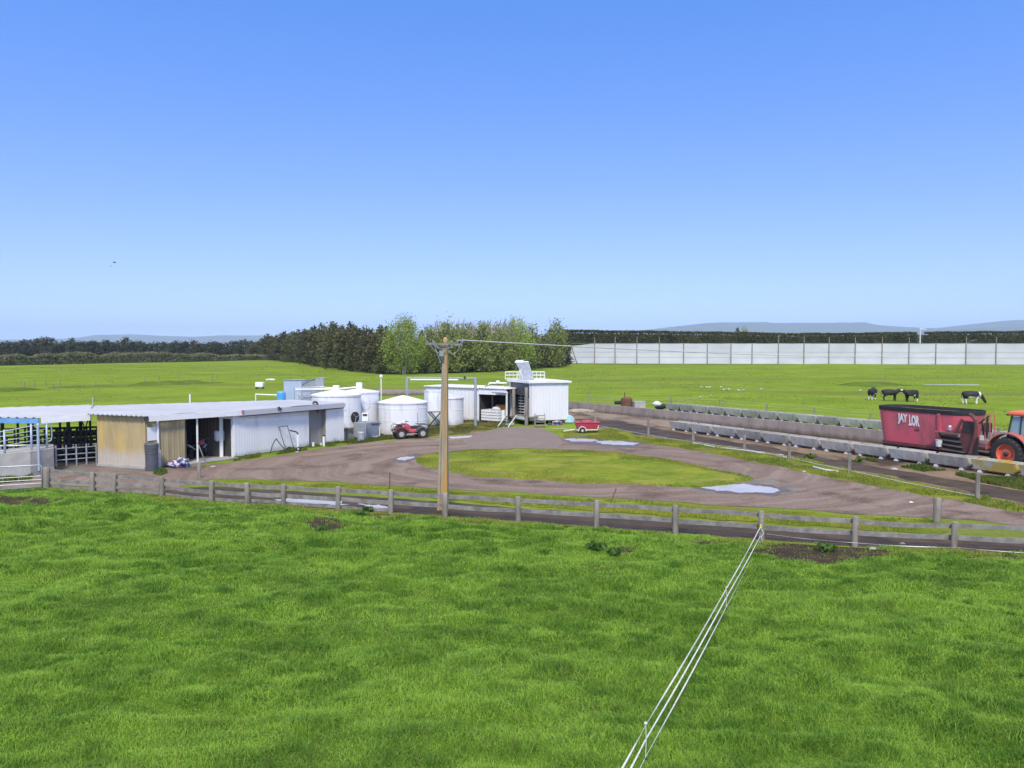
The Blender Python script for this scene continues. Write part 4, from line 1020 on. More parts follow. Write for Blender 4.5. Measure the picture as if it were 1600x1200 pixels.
# ---------------------------------------------------------------- milking shed
A_, B_ = W(153, 727.5), W(228, 733); E_ = W(290, 725.5); F_ = W(366, 716); G_ = W(483, 697.5); H_ = W(510, 694); R_ = W(537, 690)
U = (R_ - B_).normalized(); Vn = Vector((U.y, -U.x, 0))         # along the long wall; out of it
def milking_shed():
    t = thing('milking_shed', 'long low milking shed with grey iron roof, beige front and white side wall', 'shed', B_)
    zr = lambda x, y: 2.80 - .012 * max(0, (Vector((x, y, 0)) - B_).dot(U))
    fa = A_ + (A_ - B_).normalized() * .25 - U * .35; fb = B_ + (B_ - A_).normalized() * .30 - U * .35 + Vn * .0
    R2 = R_ + U * -.15 + Vn * .25; BR = Vector((-15.4, 58.2, 0)); BL = Vector((-25.3, 50.4, 0))
    sp = F_ + U * .35 + Vn * .25
    poly = [fa, fb, sp, R2, BR, BL]
    MB().roof(poly, U, zr, .32, .045, .03).build('roof', m_roof, t, world=True)
    # beige front and left return
    MB().corr(A_, B_, .10, 2.72, .26, .022).build('front_wall', m_beige, t, world=True)
    MB().bar(A_ + Vector((0, 0, .05)), B_ + Vector((0, 0, .05)), .16, .14).build('plinth', m_conc, t, world=True)
    MB().corr(B_ + U * .06, E_, .05, 2.66, .30, .022).build('side_wall', m_beiged, t, world=True)
    Bk = A_ + U * 5.8; MB().corr(Bk, A_ + U * .06, .05, 2.7, .26, .022).build('end_wall', m_beige, t, world=True)
    # white long wall with taupe recess
    MB().corr(F_, G_, .04, (2.46, 2.34), .20, .009).build('white_wall', m_white, t, world=True)
    MB().corr(H_, R_, .04, (2.32, 2.28), .20, .009).build('white_wall', m_white, t, world=True)
    rg, rh = G_ - Vn * .35, H_ - Vn * .35
    MB().corr(rg, rh, .04, 2.3, .9, .015).build('recess_wall', m_taupe, t, world=True)
    MB().bar(H_ - Vn * .40 + Vector((0, 0, 1.2)), H_ - Vn * .08 + Vector((0, 0, 1.2)), .06, 2.3).build('recess_jamb', m_taupe, t, world=True)
    MB().bar(R_ + Vector((0, 0, 1.15)), R_ - Vn * 3.2 + Vector((0, 0, 1.15)), .08, 2.26).build('end_wall', m_white, t, world=True)
    # fascias
    o1 = Vn * .30
    c0, c1 = fb + Vn * .10 - U * -.25, sp + Vn * .06
    MB().bar(c0 + Vector((0, 0, 2.66)), c1 + Vector((0, 0, 2.60)), .05, .30).build('fascia', m_whitep, t, world=True)
    MB().bar(c1 + U * .03 + Vector((0, 0, 2.565)), R2 + Vn * .06 + Vector((0, 0, 2.47)), .05, .27).build('eave_flashing', m_roof, t, world=True)
    MB().bar(c1 + U * .06 - Vn * .12 + Vector((0, 0, 2.40)), R2 - Vn * .10 + Vector((0, 0, 2.30)), .10, .06).build('gutter', m_dark, t, world=True)
    MB().bar(c0 - Vn * .28 + Vector((0, 0, 2.62)), c0 + Vn * .02 + Vector((0, 0, 2.62)), .14, .16).build('gutter_end', m_dark, t, world=True)
    MB().box(c1 + Vector((0, 0, 2.68)) + Vn * .05, (.12, .12, .14)).build('alarm_light', m_red, t, world=True)
    # open porch: floor, inner walls
    i0 = E_ - Vn * .05; dep = 3.2
    bk0, bk1 = E_ - Vn * dep, F_ - Vn * dep
    MB().prism([(p.x, p.y) for p in (E_ + Vn * .35, F_ + Vn * .35, bk1, bk0)], .02, .07).build('floor_slab', m_conc, t, world=True)
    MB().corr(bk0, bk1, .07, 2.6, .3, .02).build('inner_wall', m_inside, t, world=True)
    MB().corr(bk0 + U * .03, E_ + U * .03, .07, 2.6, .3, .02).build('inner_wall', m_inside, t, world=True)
    # wall facing the yard inside the porch, with the white framed doorway
    d0 = W(344, 715.5); d1 = W(349, 715.5); d2 = W(363, 715.6)
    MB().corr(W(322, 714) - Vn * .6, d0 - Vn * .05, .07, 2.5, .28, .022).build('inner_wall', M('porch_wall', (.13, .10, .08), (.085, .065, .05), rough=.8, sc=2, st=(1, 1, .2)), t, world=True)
    zt = 2.12
    for a, b in ((d0, d1), (d2, F_)):
        MB().bar(a + Vector((0, 0, 1.15)), b + Vector((0, 0, 1.15)), .12, 2.2).build('door_frame', m_whitep, t, world=True)
    MB().bar(d0 + Vector((0, 0, 2.36)), F_ + Vector((0, 0, 2.36)), .12, .20).build('door_head', m_whitep, t, world=True)
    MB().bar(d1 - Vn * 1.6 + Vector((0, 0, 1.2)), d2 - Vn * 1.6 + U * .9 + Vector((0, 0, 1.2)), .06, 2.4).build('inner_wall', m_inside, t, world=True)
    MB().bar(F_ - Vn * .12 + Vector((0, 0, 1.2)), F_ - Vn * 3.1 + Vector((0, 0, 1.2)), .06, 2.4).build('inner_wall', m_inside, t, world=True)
    for px, py in ((248, 731), (309, 723.5)):
        p = W(px, py); MB().tube([(p.x, p.y, 0), (p.x, p.y, 2.58)], .055, 8).build('porch_post', m_whitep, t, world=True)
    p = on_line(B_, U, 230.5) + Vn * .07; q = on_line(B_, U, 247) + Vn * .07; zp = (Z(668, p.y) + Z(689, p.y)) / 2
    MB().bar(p + Vector((0, 0, zp)), q + Vector((0, 0, zp)), .05, Z(668, p.y) - Z(689, p.y)).build('wall_panel', m_whitep, t, world=True)
    # vents and pipes on the roof
    g = G_ + U * .5 + Vn * .28; MB().tube([g + Vector((0, 0, 2.15)), g + Vector((0, 0, 2.72)), g - U * .12 + Vector((0, 0, 2.84)), g - U * .34 + Vector((0, 0, 2.84)), g - U * .38 + Vector((0, 0, 2.74))], .065, 8).build('drain_pipe', m_dark, t, world=True)
    v = F_ + U * 3.2 + Vn * .2; MB().box(v + Vector((0, 0, 2.66)), (.12, .12, .2)).box(v + U * .10 + Vector((0, 0, 2.62)), (.16, .10, .14)).build('roof_vent', m_dark, t, world=True)
    pv = W(149, 735); P = fa + U * 4.2; 
    pp = Vector((XA(147, 47.5), 47.5, 0)); MB().tube([(pp.x, pp.y, 2.6), (pp.x, pp.y, Z(621, 47.5))], .03, 6).build('vent_pipe', m_galv, t, world=True)
    pp = Vector((XA(298, 54), 54, 0)); MB().tube([(pp.x, pp.y, 2.6), (pp.x, pp.y, Z(616, 54))], .05, 6).build('vent_pipe', m_whitep, t, world=True)
milking_shed()

def yard_shelter():
    P0 = W(-2, 748); t = thing('yard_shelter', 'open roofed cattle yard with blue fascia at the left edge of the shed', 'shelter', (-26, 46, 0))
    fr = Vector((XA(63, 42.6), 42.6, 0)); fl = fr + Vector((-9.5, 1.2, 0)); a2 = A_ + (A_ - B_).normalized() * .22 - U * .25; BL = Vector((-25.45, 50.3, 0)); bl = Vector((-36.5, 45.6, 0))
    zr = lambda x, y: 2.72 + .012 * (y - 42)
    ud = (a2 - fr).normalized()
    MB().roof([fl, fr, a2, BL, bl], Vector((.55, .83, 0)), zr, .42, .05, .03).build('roof', m_roof, t, world=True)
    MB().bar(fl + Vector((0, -.03, 2.56)), fr + Vector((0, -.03, 2.56)), .05, .24).build('blue_fascia', m_blue, t, world=True)
    MB().bar(fr + Vector((.05, 0, 2.60)) + ud * .05, a2 + Vector((.05, 0, 2.60)), .05, .32).build('fascia', m_whitep, t, world=True)
    for px, Y in ((5, 46.5), (29, 47.5), (46, 46.0), (53, 47.2), (95, 47.5), (108, 46.2), (127, 48), (142, 47.5)):
        x = XA(px, Y); MB().tube([(x, Y, 0), (x, Y, zr(x, Y) - .04)], .10 if px in (5, 108, 127) else .065, 7).build('post', m_dark, t, world=True)
    mb = MB(); a = Vector((XA(124, 48.2), 48.2, 2.55)); b = Vector((XA(134, 48.2), 48.2, 1.6)); c = Vector((XA(143, 48.2), 48.2, 2.55)); mb.tube([a, b, c], .05, 6).build('brace', m_dark, t, world=True)
    mb = MB().bar((fl.x, fl.y + 2.2, 2.55), (fr.x + .8, fr.y + 2.2, 2.55), .08, .14).build('beam', m_dark, t, world=True)
yard_shelter()

def rail_set(name, label, cat, A, B, zs, posts, m, r=.03, pr=.04, ztop=None, group=None):
    """steel pipe rails between two ground points"""
    A, B = Vector(A), Vector(B); t = thing(name, label, cat, (A.x, A.y, 0), 0, group)
    up = lambda z: Vector((0, 0, z))
    for z in zs:
        za, zb = z if hasattr(z, '__len__') else (z, z)
        MB().tube([A + up(za), B + up(zb)], r, 6).build('rail', m, t, world=True)
    zt = max((z[1] if hasattr(z, '__len__') else z) for z in zs) if ztop is None else ztop
    for k in range(posts):
        P = A + (B - A) * (k / (posts - 1)); MB().tube([P, P + up(zt + .03)], pr, 6).build('post', m, t, world=True)
    return t
yl = lambda px, Y: Vector((XA(px, Y), Y, 0))
rail_set('cattle_rail', 'dark steel cattle rails nearest the beige wall at the front of the yard', 'rails', yl(88, 43.9), yl(151, 45.2), (.35, .62, .95), 5, m_galv, .03, .045, 1.1)
rail_set('cattle_rail', 'black steel milking rails crowded in the middle of the roofed yard', 'rails', yl(84, 45.6), yl(152, 46.6), (.35, .7, 1.0, 1.3, 1.65), 9, m_dark, .055, .05)
rail_set('cattle_rail', 'black steel milking rails behind the crowded middle row', 'rails', yl(60, 47.0), yl(152, 48.3), (.5, .9, 1.25, 1.7), 10, m_dark, .06, .05)
rail_set('cattle_rail', 'farthest dark cattle rails along the back of the roofed yard', 'rails', yl(-60, 47.6), yl(152, 49.6), (.5, .9, 1.3, 1.6), 14, m_dark, .035, .05)
rail_set('cattle_rail', 'dark cattle rails behind the pale blue ramp rails', 'rails', yl(-60, 45.0), yl(82, 46.0), (.35, .7, 1.05, 1.4), 9, m_dark, .05, .05)
rail_set('cattle_rail', 'grey galvanised race rails low behind the concrete ramp wall', 'rails', yl(-60, 43.4), yl(84, 44.2), (.9, 1.15), 8, m_galv, .04, .04)
t = thing('milking_pit', 'black lined milking pit kerb behind the rails', 'kerb', yl(118, 46.0)); 
MB().bar(yl(84, 46.15) + Vector((0, 0, .27)), yl(152, 47.1) + Vector((0, 0, .27)), .5, .54).build('kerb', m_inside, t, world=True)
MB().bar(yl(84, 46.6) + Vector((0, 0, 1.5)), yl(152, 47.6) + Vector((0, 0, 1.5)), .35, .22).build('service_rail', m_dark, t, world=True)
mbm = MB()
for k in range(9):
    q = yl(88 + 7 * k, 46.3 + k * .1); mbm.lathe([(.10, .9), (.12, 1.0), (.05, 1.25)], q, 7)
mbm.build('milk_clusters', m_dark, t, world=True)
def ramp():
    c0 = W(48, 744); c1 = W(85, 737.5); c2 = W(-70, 752); zt = Z(705, c0.y)
    t = thing('ramp_wall', 'low stained concrete ramp wall below pale blue rails at the left edge', 'wall', c0)
    nb = (c1 - c0).normalized()
    P = [c2, c0, c1, c1 + Vector((-.9, 1.6, 0)), c2 + Vector((0, 2.5, 0))]; zz = [Z(716, c2.y), zt, Z(700, c1.y), Z(700, c1.y), Z(716, c2.y)]
    MB().prism([(p.x, p.y) for p in P], 0, lambda i: zz[i]).build('wall', m_conc, t, world=True, bev=.02)
    # pale blue rails standing on it
    r = thing('ramp_railing', 'pale blue pipe railing climbing along the concrete ramp wall', 'railing', c0)
    def top(px): return float(np.interp(px, [-70, 0, 20, 50, 76], [690, 675, 672, 665.5, 662]))
    def base(px): return float(np.interp(px, [-70, 0, 8, 50, 76], [730, 712, 711, 705, 702]))
    def Yp(px): return float(np.interp(px, [-70, 0, 48, 85], [c2.y + .25, W(0, 748.5).y + .25, c0.y + .25, c1.y + .2]))
    pt = lambda px, f: Vector((XA(px, Yp(px)), Yp(px), Z(base(px) + (top(px) - base(px)) * f, Yp(px))))
    for f in (.2, .4, .6, .8, 1.0):
        pts = [pt(px, f) for px in (-70, -20, 8, 30, 50, 62, 75)]
        if f in (1.0,): pts += [pt(79, .97), pt(82, .85), pt(82.5, .5), pt(81, .35), pt(77, .28)]
        MB().tube(pts, .028 if f == 1 else .022, 6).build('rail', m_pale, r, world=True, smooth=True)
    for px in (-40, 8.5, 50.5, 61.5, 74.5): MB().tube([pt(px, -.12), pt(px, 1.06)], .05, 8).build('post', m_pale, r, world=True, smooth=True)
    p = yl(61, c0.y + .45); MB().tube([(p.x, p.y, .2), (p.x, p.y, 2.5)], .06, 8).build('post', m_pale, r, world=True)
ramp()

# ---------------------------------------------------------------- clutter along the shed front
def drum_bin():
    P = W(237.5, 735); t = thing('waste_bin', 'tall dark grey ribbed plastic bin beside the beige wall', 'bin', P)
    prof = [(.30, 0), (.31, .02), (.315, .85), (.33, .87), (.33, .93), (.325, .95), (.34, 1.06), (.335, 1.08), (.35, 1.2), (.345, 1.22), (.355, 1.36), (.33, 1.40)]
    MB().lathe(prof[:5], P, 20).build('body', m_grey, t, world=True, smooth=False)
    MB().lathe([(.325, .87)] + prof[4:], P, 20).build('lid', m_grey, t, world=True)
drum_bin()
def crutch():
    P = W(247.5, 731); t = thing('step_frame', 'small white tubular frame leaning on the porch post', 'frame', P)
    MB().tube([P + Vector((-.28, -.15, 0)), P + Vector((-.18, -.05, .7)), P + Vector((-.10, 0, 1.0)), P + Vector((0, -.05, .75)), P + Vector((.0, -.2, 0))], .025, 6).build('side_rail', m_tape, t, world=True)
    MB().tube([P + Vector((.16, -.1, 0)), P + Vector((.14, -.05, .95))], .025, 6).build('side_rail', m_tape, t, world=True)
    for z in (.3, .55): MB().tube([P + Vector((-.22, -.15, z)), P + Vector((.15, -.1, z))], .02, 6).build('rung', m_tape, t, world=True)
crutch()
P = W(279, 730); mb = MB().blob(P + Vector((0, 0, .14)), (.62, .42, .26), 3, .6, 12).blob(P + Vector((.25, -.1, .30)), (.30, .26, .26), 5, .6, 12)
tag(mb.build('tarp_bundle', m_navy, smooth=True), 'crumpled navy and white tarpaulin bundle at the foot of the beige wall', 'bundle')
P = W(311, 747); t = post_mb(MB(), P, Z(722, P.y), .10, 4, (.02, 0)).build('gate_post', m_wood, smooth=True); tag(t, 'short weathered post standing alone behind the fence by the porch', 'post')
P = W(312, 724); t = thing('prop_stick', 'pale stick leaning against the porch post', 'stick', P)
MB().tube([P + Vector((-.05, -.1, 1.15)), P + Vector((.42, -.2, .0))], .03, 6).build('stick', m_wood, t, world=True)
def motorbike():
    P = W(318, 717) - Vn * .35; a = math.atan2(U.y, U.x) + .35
    t = thing('motorbike', 'dark farm motorbike with white mudguards parked in the porch', 'motorbike', P, a)
    for x in (-.68, .68):
        w_ = MB(); w_.lathe([(.22, -.05), (.31, -.055), (.335, 0), (.31, .055), (.22, .05)], (x, 0, .33), 18, 'y', cap=False); w_.build('wheel', m_black, t)
    MB().tube([(-.68, .07, .33), (-.2, .06, .42), (.15, .05, .38), (.45, .03, .85)], .05, 6).box((0, 0, .45), (.42, .26, .32)).build('engine', m_dark, t)
    MB().tube([(.68, 0, .33), (.55, .0, .75), (.42, 0, 1.05)], .045, 6).build('fork', m_galv, t)
    MB().loft([[(x, y * wd, z) for y in (-1, 1)] + [(x, y * wd, z + .1) for y in (1, -1)] for x, z, wd in ((-.75, .78, .10), (-.4, .76, .13), (0, .8, .10))]).build('seat', m_black, t)
    MB().blob((.2, 0, .88), (.28, .15, .16), 2, .1).build('fuel_tank', m_red, t, smooth=True)
    for x, s in ((.72, 1), (-.78, -1)): MB().loft([[(x + q * .3 * s, -.08, .72 + .16 * (q if s < 0 else -abs(q - .1) + .1)), (x + q * .3 * s, .08, .72 + .16 * (q if s < 0 else -abs(q - .1) + .1)), (x + q * .3 * s, .08, .75 + .16 * (q if s < 0 else -abs(q - .1) + .1)), (x + q * .3 * s, -.08, .75 + .16 * (q if s < 0 else -abs(q - .1) + .1))] for q in (-1, 0, 1)]).build('mudguard', m_whitep, t)
    MB().tube([(.38, -.38, 1.12), (.44, -.1, 1.06), (.44, .1, 1.06), (.38, .38, 1.12)], .02, 6).build('handlebar', m_galv, t)
motorbike()
P = W(297, 719) - Vn * 1.9; t = thing('washing_machine', 'white boxy appliance with a dark front raised inside the porch', 'appliance', P, math.atan2(U.y, U.x))
MB().box((0, 0, 1.62), (1.0, .6, .85)).build('body', m_whitep, t, bev=.03); MB().box((.05, -.305, 1.62), (.62, .02, .36)).build('front_panel', m_black, t)
MB().box((0, 0, .62), (1.1, .65, 1.15)).build('bench', m_inside, t)
P = W(358, 716) - Vn * .8; t = thing('white_drum', 'white round drum seen through the dark doorway', 'drum', P)
MB().lathe([(.26, 0), (.30, .1), (.30, .5), (.26, .62)], P + Vector((0, 0, .95)), 16).build('drum', m_whitep, t, world=True, smooth=True); MB().box(P + Vector((0, 0, .48)), (.6, .5, .92)).build('stand', m_inside, t, world=True)
def hand_trolley():
    P = W(446, 705); t = thing('hand_trolley', 'tall thin two wheeled hand trolley leaning on the white wall', 'trolley', P)
    q = lambda px, py, o: Vector((XA(px, P.y), P.y, Z(py, P.y))) + Vn * o
    MB().tube([q(441, 704, .35), q(434, 666, .1), q(447.5, 664.5, .1), q(454, 704, .35)], .02, 6).tube([q(434, 667, .1), q(447, 665.5, .1)], .02, 6).build('frame', m_dark, t, world=True)
    for px in (444.5, 459):
        c = q(px, 702, .4); mb = MB(); n = 14; mb.tube([c + (U * math.cos(k / n * 2 * PI) + Vector((0, 0, 1)) * math.sin(k / n * 2 * PI)) * .15 for k in range(n + 1)], .035, 6).build('wheel', m_black, t, world=True)
    MB().bar(q(440, 706.5, .45), q(458, 704.5, .45), .3, .05).build('foot_plate', m_tape, t, world=True)
hand_trolley()
P = W(424, 708); q = lambda px, py: Vector((XA(px, P.y), P.y, Z(py, P.y))) + Vn * .3
tag(MB().tube([q(416, 710), q(420.5, 695), q(425, 687), q(428, 684.5), q(427, 686), q(433, 694), q(441, 704)], .028, 6).build('bent_pipe', m_dark), 'black bent pipe propped like a tent on the white wall', 'pipe')
def standpipe(px, py, top, m, label, hook=None):
    P = W(px, py); h = Z(top, P.y); t = thing('standpipe', label, 'pipe', P)
    MB().tube([P, P + Vector((0, 0, h))], .075, 8).build('pipe', m_whitep, t, world=True)
    if hook: MB().tube([P + Vector((0, 0, h)), P + Vector((0, 0, h + .1)), P + Vector((-.12, 0, h + .18)), P + Vector((-.5, 0, h + .26))], .045, 7).build('tap_arm', m, t, world=True)
    else: MB().lathe([(.09, 0), (.09, .06)], P + Vector((0, 0, h - .06)), 8).build('pipe_cap', m, t, world=True)
standpipe(465.5, 703, 679, m_dark, 'white standpipe with a black tap arm by the hand trolley', True)
standpipe(489.5, 698, 691, m_whitep, 'short white pipe stub in front of the taupe recess')
standpipe(506, 697, 680, m_dark, 'pair of white pipes with black tops at the recess edge')
standpipe(501.5, 696, 692, m_whitep, 'lowest white pipe stub between the recess pipes')
# ---------------------------------------------------------------- tanks
def ctr(px, Y): return Vector((XA(px, Y), Y, 0))
def silo(name, label, px, Y, r, zrim, zapex, z0=0.0, seam=(), m=None, group=None):
    c = ctr(px, Y); t = thing(name, label, 'tank', c, 0, group); m = m or m_tank
    prof = [(r, z0), (r, z0 + .05)]
    for z in seam: prof += [(r, z - .02), (r + .015, z - .012), (r + .015, z + .012), (r, z + .02)]
    prof += [(r, zrim)]
    MB().lathe(prof, c, 48).build('shell', m, t, world=True, smooth=False)
    MB().lathe([(r + .05, zrim - .10), (r + .06, zrim), (r * .6, zrim + (zapex - zrim) * .45), (.25, zapex - .04), (.02, zapex)], c, 48).build('roof', m_tank, t, world=True)
    return t, c
def smooth_by_angle(o):
    o.data.polygons.foreach_set('use_smooth', [True] * len(o.data.polygons))
YA = 58.9; tA, cA = silo('milk_silo', 'larger white milk tank with a round black hatch behind the shed end', 526, YA, 1.72, Z(616, YA), Z(608, YA), .75, (1.6,))
MB().lathe([(1.80, 0), (1.80, .62), (1.70, .75)], cA, 40).build('base_ring', m_conc, tA, world=True)
a = math.radians(-90 + 58); n_ = Vector((math.cos(a), math.sin(a), 0)); s_ = Vector((-n_.y, n_.x, 0)); hc = cA + n_ * 1.72 + Vector((0, 0, Z(652, YA - 1)))
def disc(c, n, r, d, mb=None):
    mb = mb or MB(); s = Vector((-n.y, n.x, 0)); up = Vector((0, 0, 1)); R = []
    for o in (0, d): R.append([c + n * o + s * r * math.cos(k / 20 * 2 * PI) + up * r * math.sin(k / 20 * 2 * PI) for k in range(20)])
    return mb.loft(R)
hd = disc(hc, n_, .38, .10).build('hatch', m_black, tA, world=True)
mb = MB()
for k in range(3):
    q = k * 2 * PI / 3 + .3; mb.bar(hc + n_ * .13, hc + n_ * .13 + (s_ * math.cos(q) + Vector((0, 0, 1)) * math.sin(q)) * .34, .04, .03)
mb.build('hatch_wheel', m_galv, hd, world=True)
mb = MB()
for z, sg in ((.62, 0), (.80, .1)):
    mb.tube([cA + Vector((1.95 * math.cos(q), 1.95 * math.sin(q), z - sg)) for q in [math.radians(x) for x in range(-95, -14, 8)]], .035, 6)
mb.tube([cA + Vector((1.95 * math.cos(-1.0), 1.95 * math.sin(-1.0), .0)), cA + Vector((1.95 * math.cos(-1.0), 1.95 * math.sin(-1.0), .8))], .03, 6)
mb.tube([cA + Vector((1.95 * math.cos(-.4), 1.95 * math.sin(-.4), .0)), cA + Vector((1.95 * math.cos(-.4), 1.95 * math.sin(-.4), .8))], .03, 6).build('pipework', m_dark, tA, world=True)
MB().box((cA.x, cA.y, Z(605, YA) - .15), (.42, .42, .55)).build('agitator_motor', m_whitep, tA, world=True, bev=.04)
a = math.radians(-90 + 25); n2 = Vector((math.cos(a), math.sin(a), 0)); s2 = Vector((-n2.y, n2.x, 0))
mb = MB(); b0 = cA + n2 * 1.735 + Vector((0, 0, Z(640.5, YA - 1.6)))     # faded maker's mark
for k, (dx, h) in enumerate(((-.22, .10), (-.12, .14), (-.03, .09), (.05, .13), (.14, .12), (.23, .15))): mb.bar(b0 + s2 * dx - Vector((0, 0, h / 2)), b0 + s2 * (dx + .04) + Vector((0, 0, h / 2)), .012, .035, up=(1, 0, 0))
mb.build('faded_emblem', M('faded_blue_mark', (.40, .48, .66), (.55, .60, .70), rough=.5, sc=8), tA, world=True)
YB = 62.0; tB, cB = silo('milk_silo', 'smaller white milk tank right of the one with the hatch', 562, YB, 1.44, Z(611.5, YB), Z(606.5, YB), .0, (2.2,))
MB().box((cB.x, cB.y, Z(602, YB) - .1), (.42, .42, .60)).build('agitator_motor', m_whitep, tB, world=True, bev=.04)
a = math.radians(-90 + 28); n2 = Vector((math.cos(a), math.sin(a), 0)); disc(cB + n2 * 1.44 + Vector((0, 0, Z(634, YB - 1.3))), n2, .30, .015).build('round_badge', M('faded_badge', (.70, .71, .74), (.58, .60, .66), rough=.5, sc=9), tB, world=True)
MB().tube([cB + Vector((1.46, -.3, 1.3)), cB + Vector((1.6, -.35, 1.3)), cB + Vector((1.6, -.35, 1.75))], .05, 6).build('valve', m_dark, tB, world=True)
Pa, Pb = W(571, 686.5), W(593.5, 682.5); t = thing('pump_box', 'grey painted pump enclosure on a pale frame at the foot of the smaller milk tank', 'enclosure', Pa)
d = (Pb - Pa).normalized(); nb = Vector((-d.y, d.x, 0)); P4 = [Pa, Pb, Pb + nb * 1.0, Pa + nb * 1.0]
MB().prism([(p.x, p.y) for p in P4], .10, Z(661, Pa.y)).build('body', m_gpaint, t, world=True, bev=.03)
for p in (Pa, Pb): MB().tube([p + Vector((0, -.04, 0)), p + Vector((0, -.04, .75))], .035, 6).build('leg', m_whitep, t, world=True)
MB().bar(Pa + Vector((0, -.05, .07)), Pb + Vector((0, -.05, .07)), .06, .07).build('sill', m_whitep, t, world=True)
MB().bar(Pa + d * .8 + Vector((0, -.06, 1.0)), Pb + d * .2 + Vector((0, -.06, .92)), .05, .05).build('handle', m_dark, t, world=True)
P = W(571, 689); t = thing('control_box', 'white electrical control box with a dark window on a post between the milk tanks', 'box', P)
z0, z1 = Z(658, P.y), Z(645, P.y); MB().box(P + Vector((0, 0, (z0 + z1) / 2)), (.44, .22, z1 - z0)).build('case', m_whitep, t, world=True, bev=.02)
MB().box(P + Vector((0, -.115, z1 - .14)), (.30, .02, .14)).build('window', m_dark, t, world=True); MB().tube([P, P + Vector((0, 0, z0))], .04, 7).build('post', m_galv, t, world=True)
P = W(564, 690); t = thing('steel_drum', 'small pale drum at the foot of the hatch tank', 'drum', P); MB().lathe([(.24, 0), (.25, .02), (.25, .3), (.265, .32), (.25, .34), (.25, .62), (.22, .66)], P, 16).build('barrel', m_galv, t, world=True)
YT = 61.3; t1, c1_ = silo('water_tank', 'wide stained white water tank behind the quad bike', 630, YT, 1.80, Z(627.5, YT), Z(617.5, YT), 0, (1.0, 1.9))
YT2 = 68.6; t2, c2_ = silo('water_tank', 'white water tank mostly hidden behind the power pole', 697, YT2, 1.45, Z(620.5, YT2), Z(615, YT2), 0, (1.2,))
def vat():
    Y = 64.2; c = ctr(680, Y); t = thing('raised_vat', 'small white round vat raised on crossed black legs beside the water tank', 'tank', c); z1, z0 = Z(610.5, Y), Z(641.5, Y); r = .85
    MB().lathe([(r, z0), (r, z1 - .05), (r + .03, z1 - .04), (r + .03, z1), (r - .06, z1), (r - .06, z1 - .2)], c, 32, cap=False).build('vat', m_tank, t, world=True)
    MB().lathe([(.01, z0 - .01), (r, z0)], c, 32, cap=False).build('vat_floor', m_tank, t, world=True)
    for sx, sy in ((-1, -1), (1, -1), (1, 1), (-1, 1)):
        MB().tube([c + Vector((sx * .7, sy * .55, 0)), c + Vector((-sx * .55, sy * .55, z0))], .045, 6).build('leg', m_dark, t, world=True)
    MB().box(c + Vector((0, 0, z0 - .05)), (1.5, 1.3, .08)).build('platform', m_galv, t, world=True)
vat()
def gantry():
    Y = 66.5; a = ctr(636, Y); b = ctr(743, Y); h = Z(590, Y); t = thing('pipe_gantry', 'pale steel goalpost frame carrying a long white tube over the tank roofs', 'frame', a)
    for p in (a, b): MB().tube([p, p + Vector((0, 0, h))], .11, 8).build('post', m_galv, t, world=True)
    MB().bar(a + Vector((0, 0, h)), b + Vector((0, 0, h - .02)), .10, .10).build('beam', m_galv, t, world=True)
    x0, x1 = ctr(642, Y), ctr(716, Y); MB().tube([x0 + Vector((0, -.12, h - .16)), x1 + Vector((0, -.12, h - .18))], .055, 8).build('white_tube', m_whitep, t, world=True)
    MB().box(ctr(726.5, Y) + Vector((0, -.1, h)), (.16, .16, .26)).build('clamp', m_dark, t, world=True)
gantry()
Y = 64; c = ctr(596, Y); h = Z(588, Y); t = thing('vent_stack', 'thin white pole with a white ball top right of the milk tanks', 'pole', c); MB().tube([c, c + Vector((0, 0, h))], .04, 7).build('pole', m_whitep, t, world=True); MB().blob(c + Vector((0, 0, h)), .14, 1, 0).build('ball', m_whitep, t, world=True, smooth=True)
def roof_rail():
    Y = 59.5; t = thing('roof_pipe_frame', 'white pipe and grey handrail running over the shed roof to the milk tanks', 'railing', ctr(462, Y))
    q = lambda px, py, Y=Y: Vector((XA(px, Y), Y, Z(py, Y)))
    MB().tube([q(462, 608.5), q(530, 607.5), q(566, 604)], .055, 7).build('pipe', m_whitep, t, world=True)
    MB().tube([q(461, 632), q(461, 606), q(500, 604.5), q(538, 607)], .03, 6).build('top_rail', m_galv, t, world=True)
    for z in (615.5, 622): MB().tube([q(461, z), q(487, z)], .02, 6).build('mid_rail', m_galv, t, world=True)
    for px in (472, 503, 538): MB().tube([q(px, 626), q(px, 607)], .03, 6).build('post', m_galv, t, world=True)
    MB().tube([q(461, 632), q(478, 633), q(495, 630)], .02, 6).build('kick_rail', m_galv, t, world=True)
    mb = MB().box(q(481, 617), (.55, .3, .35)).box(q(477, 621), (.9, .2, .2)); mb.build('pump_unit', m_galv, t, world=True)
roof_rail()
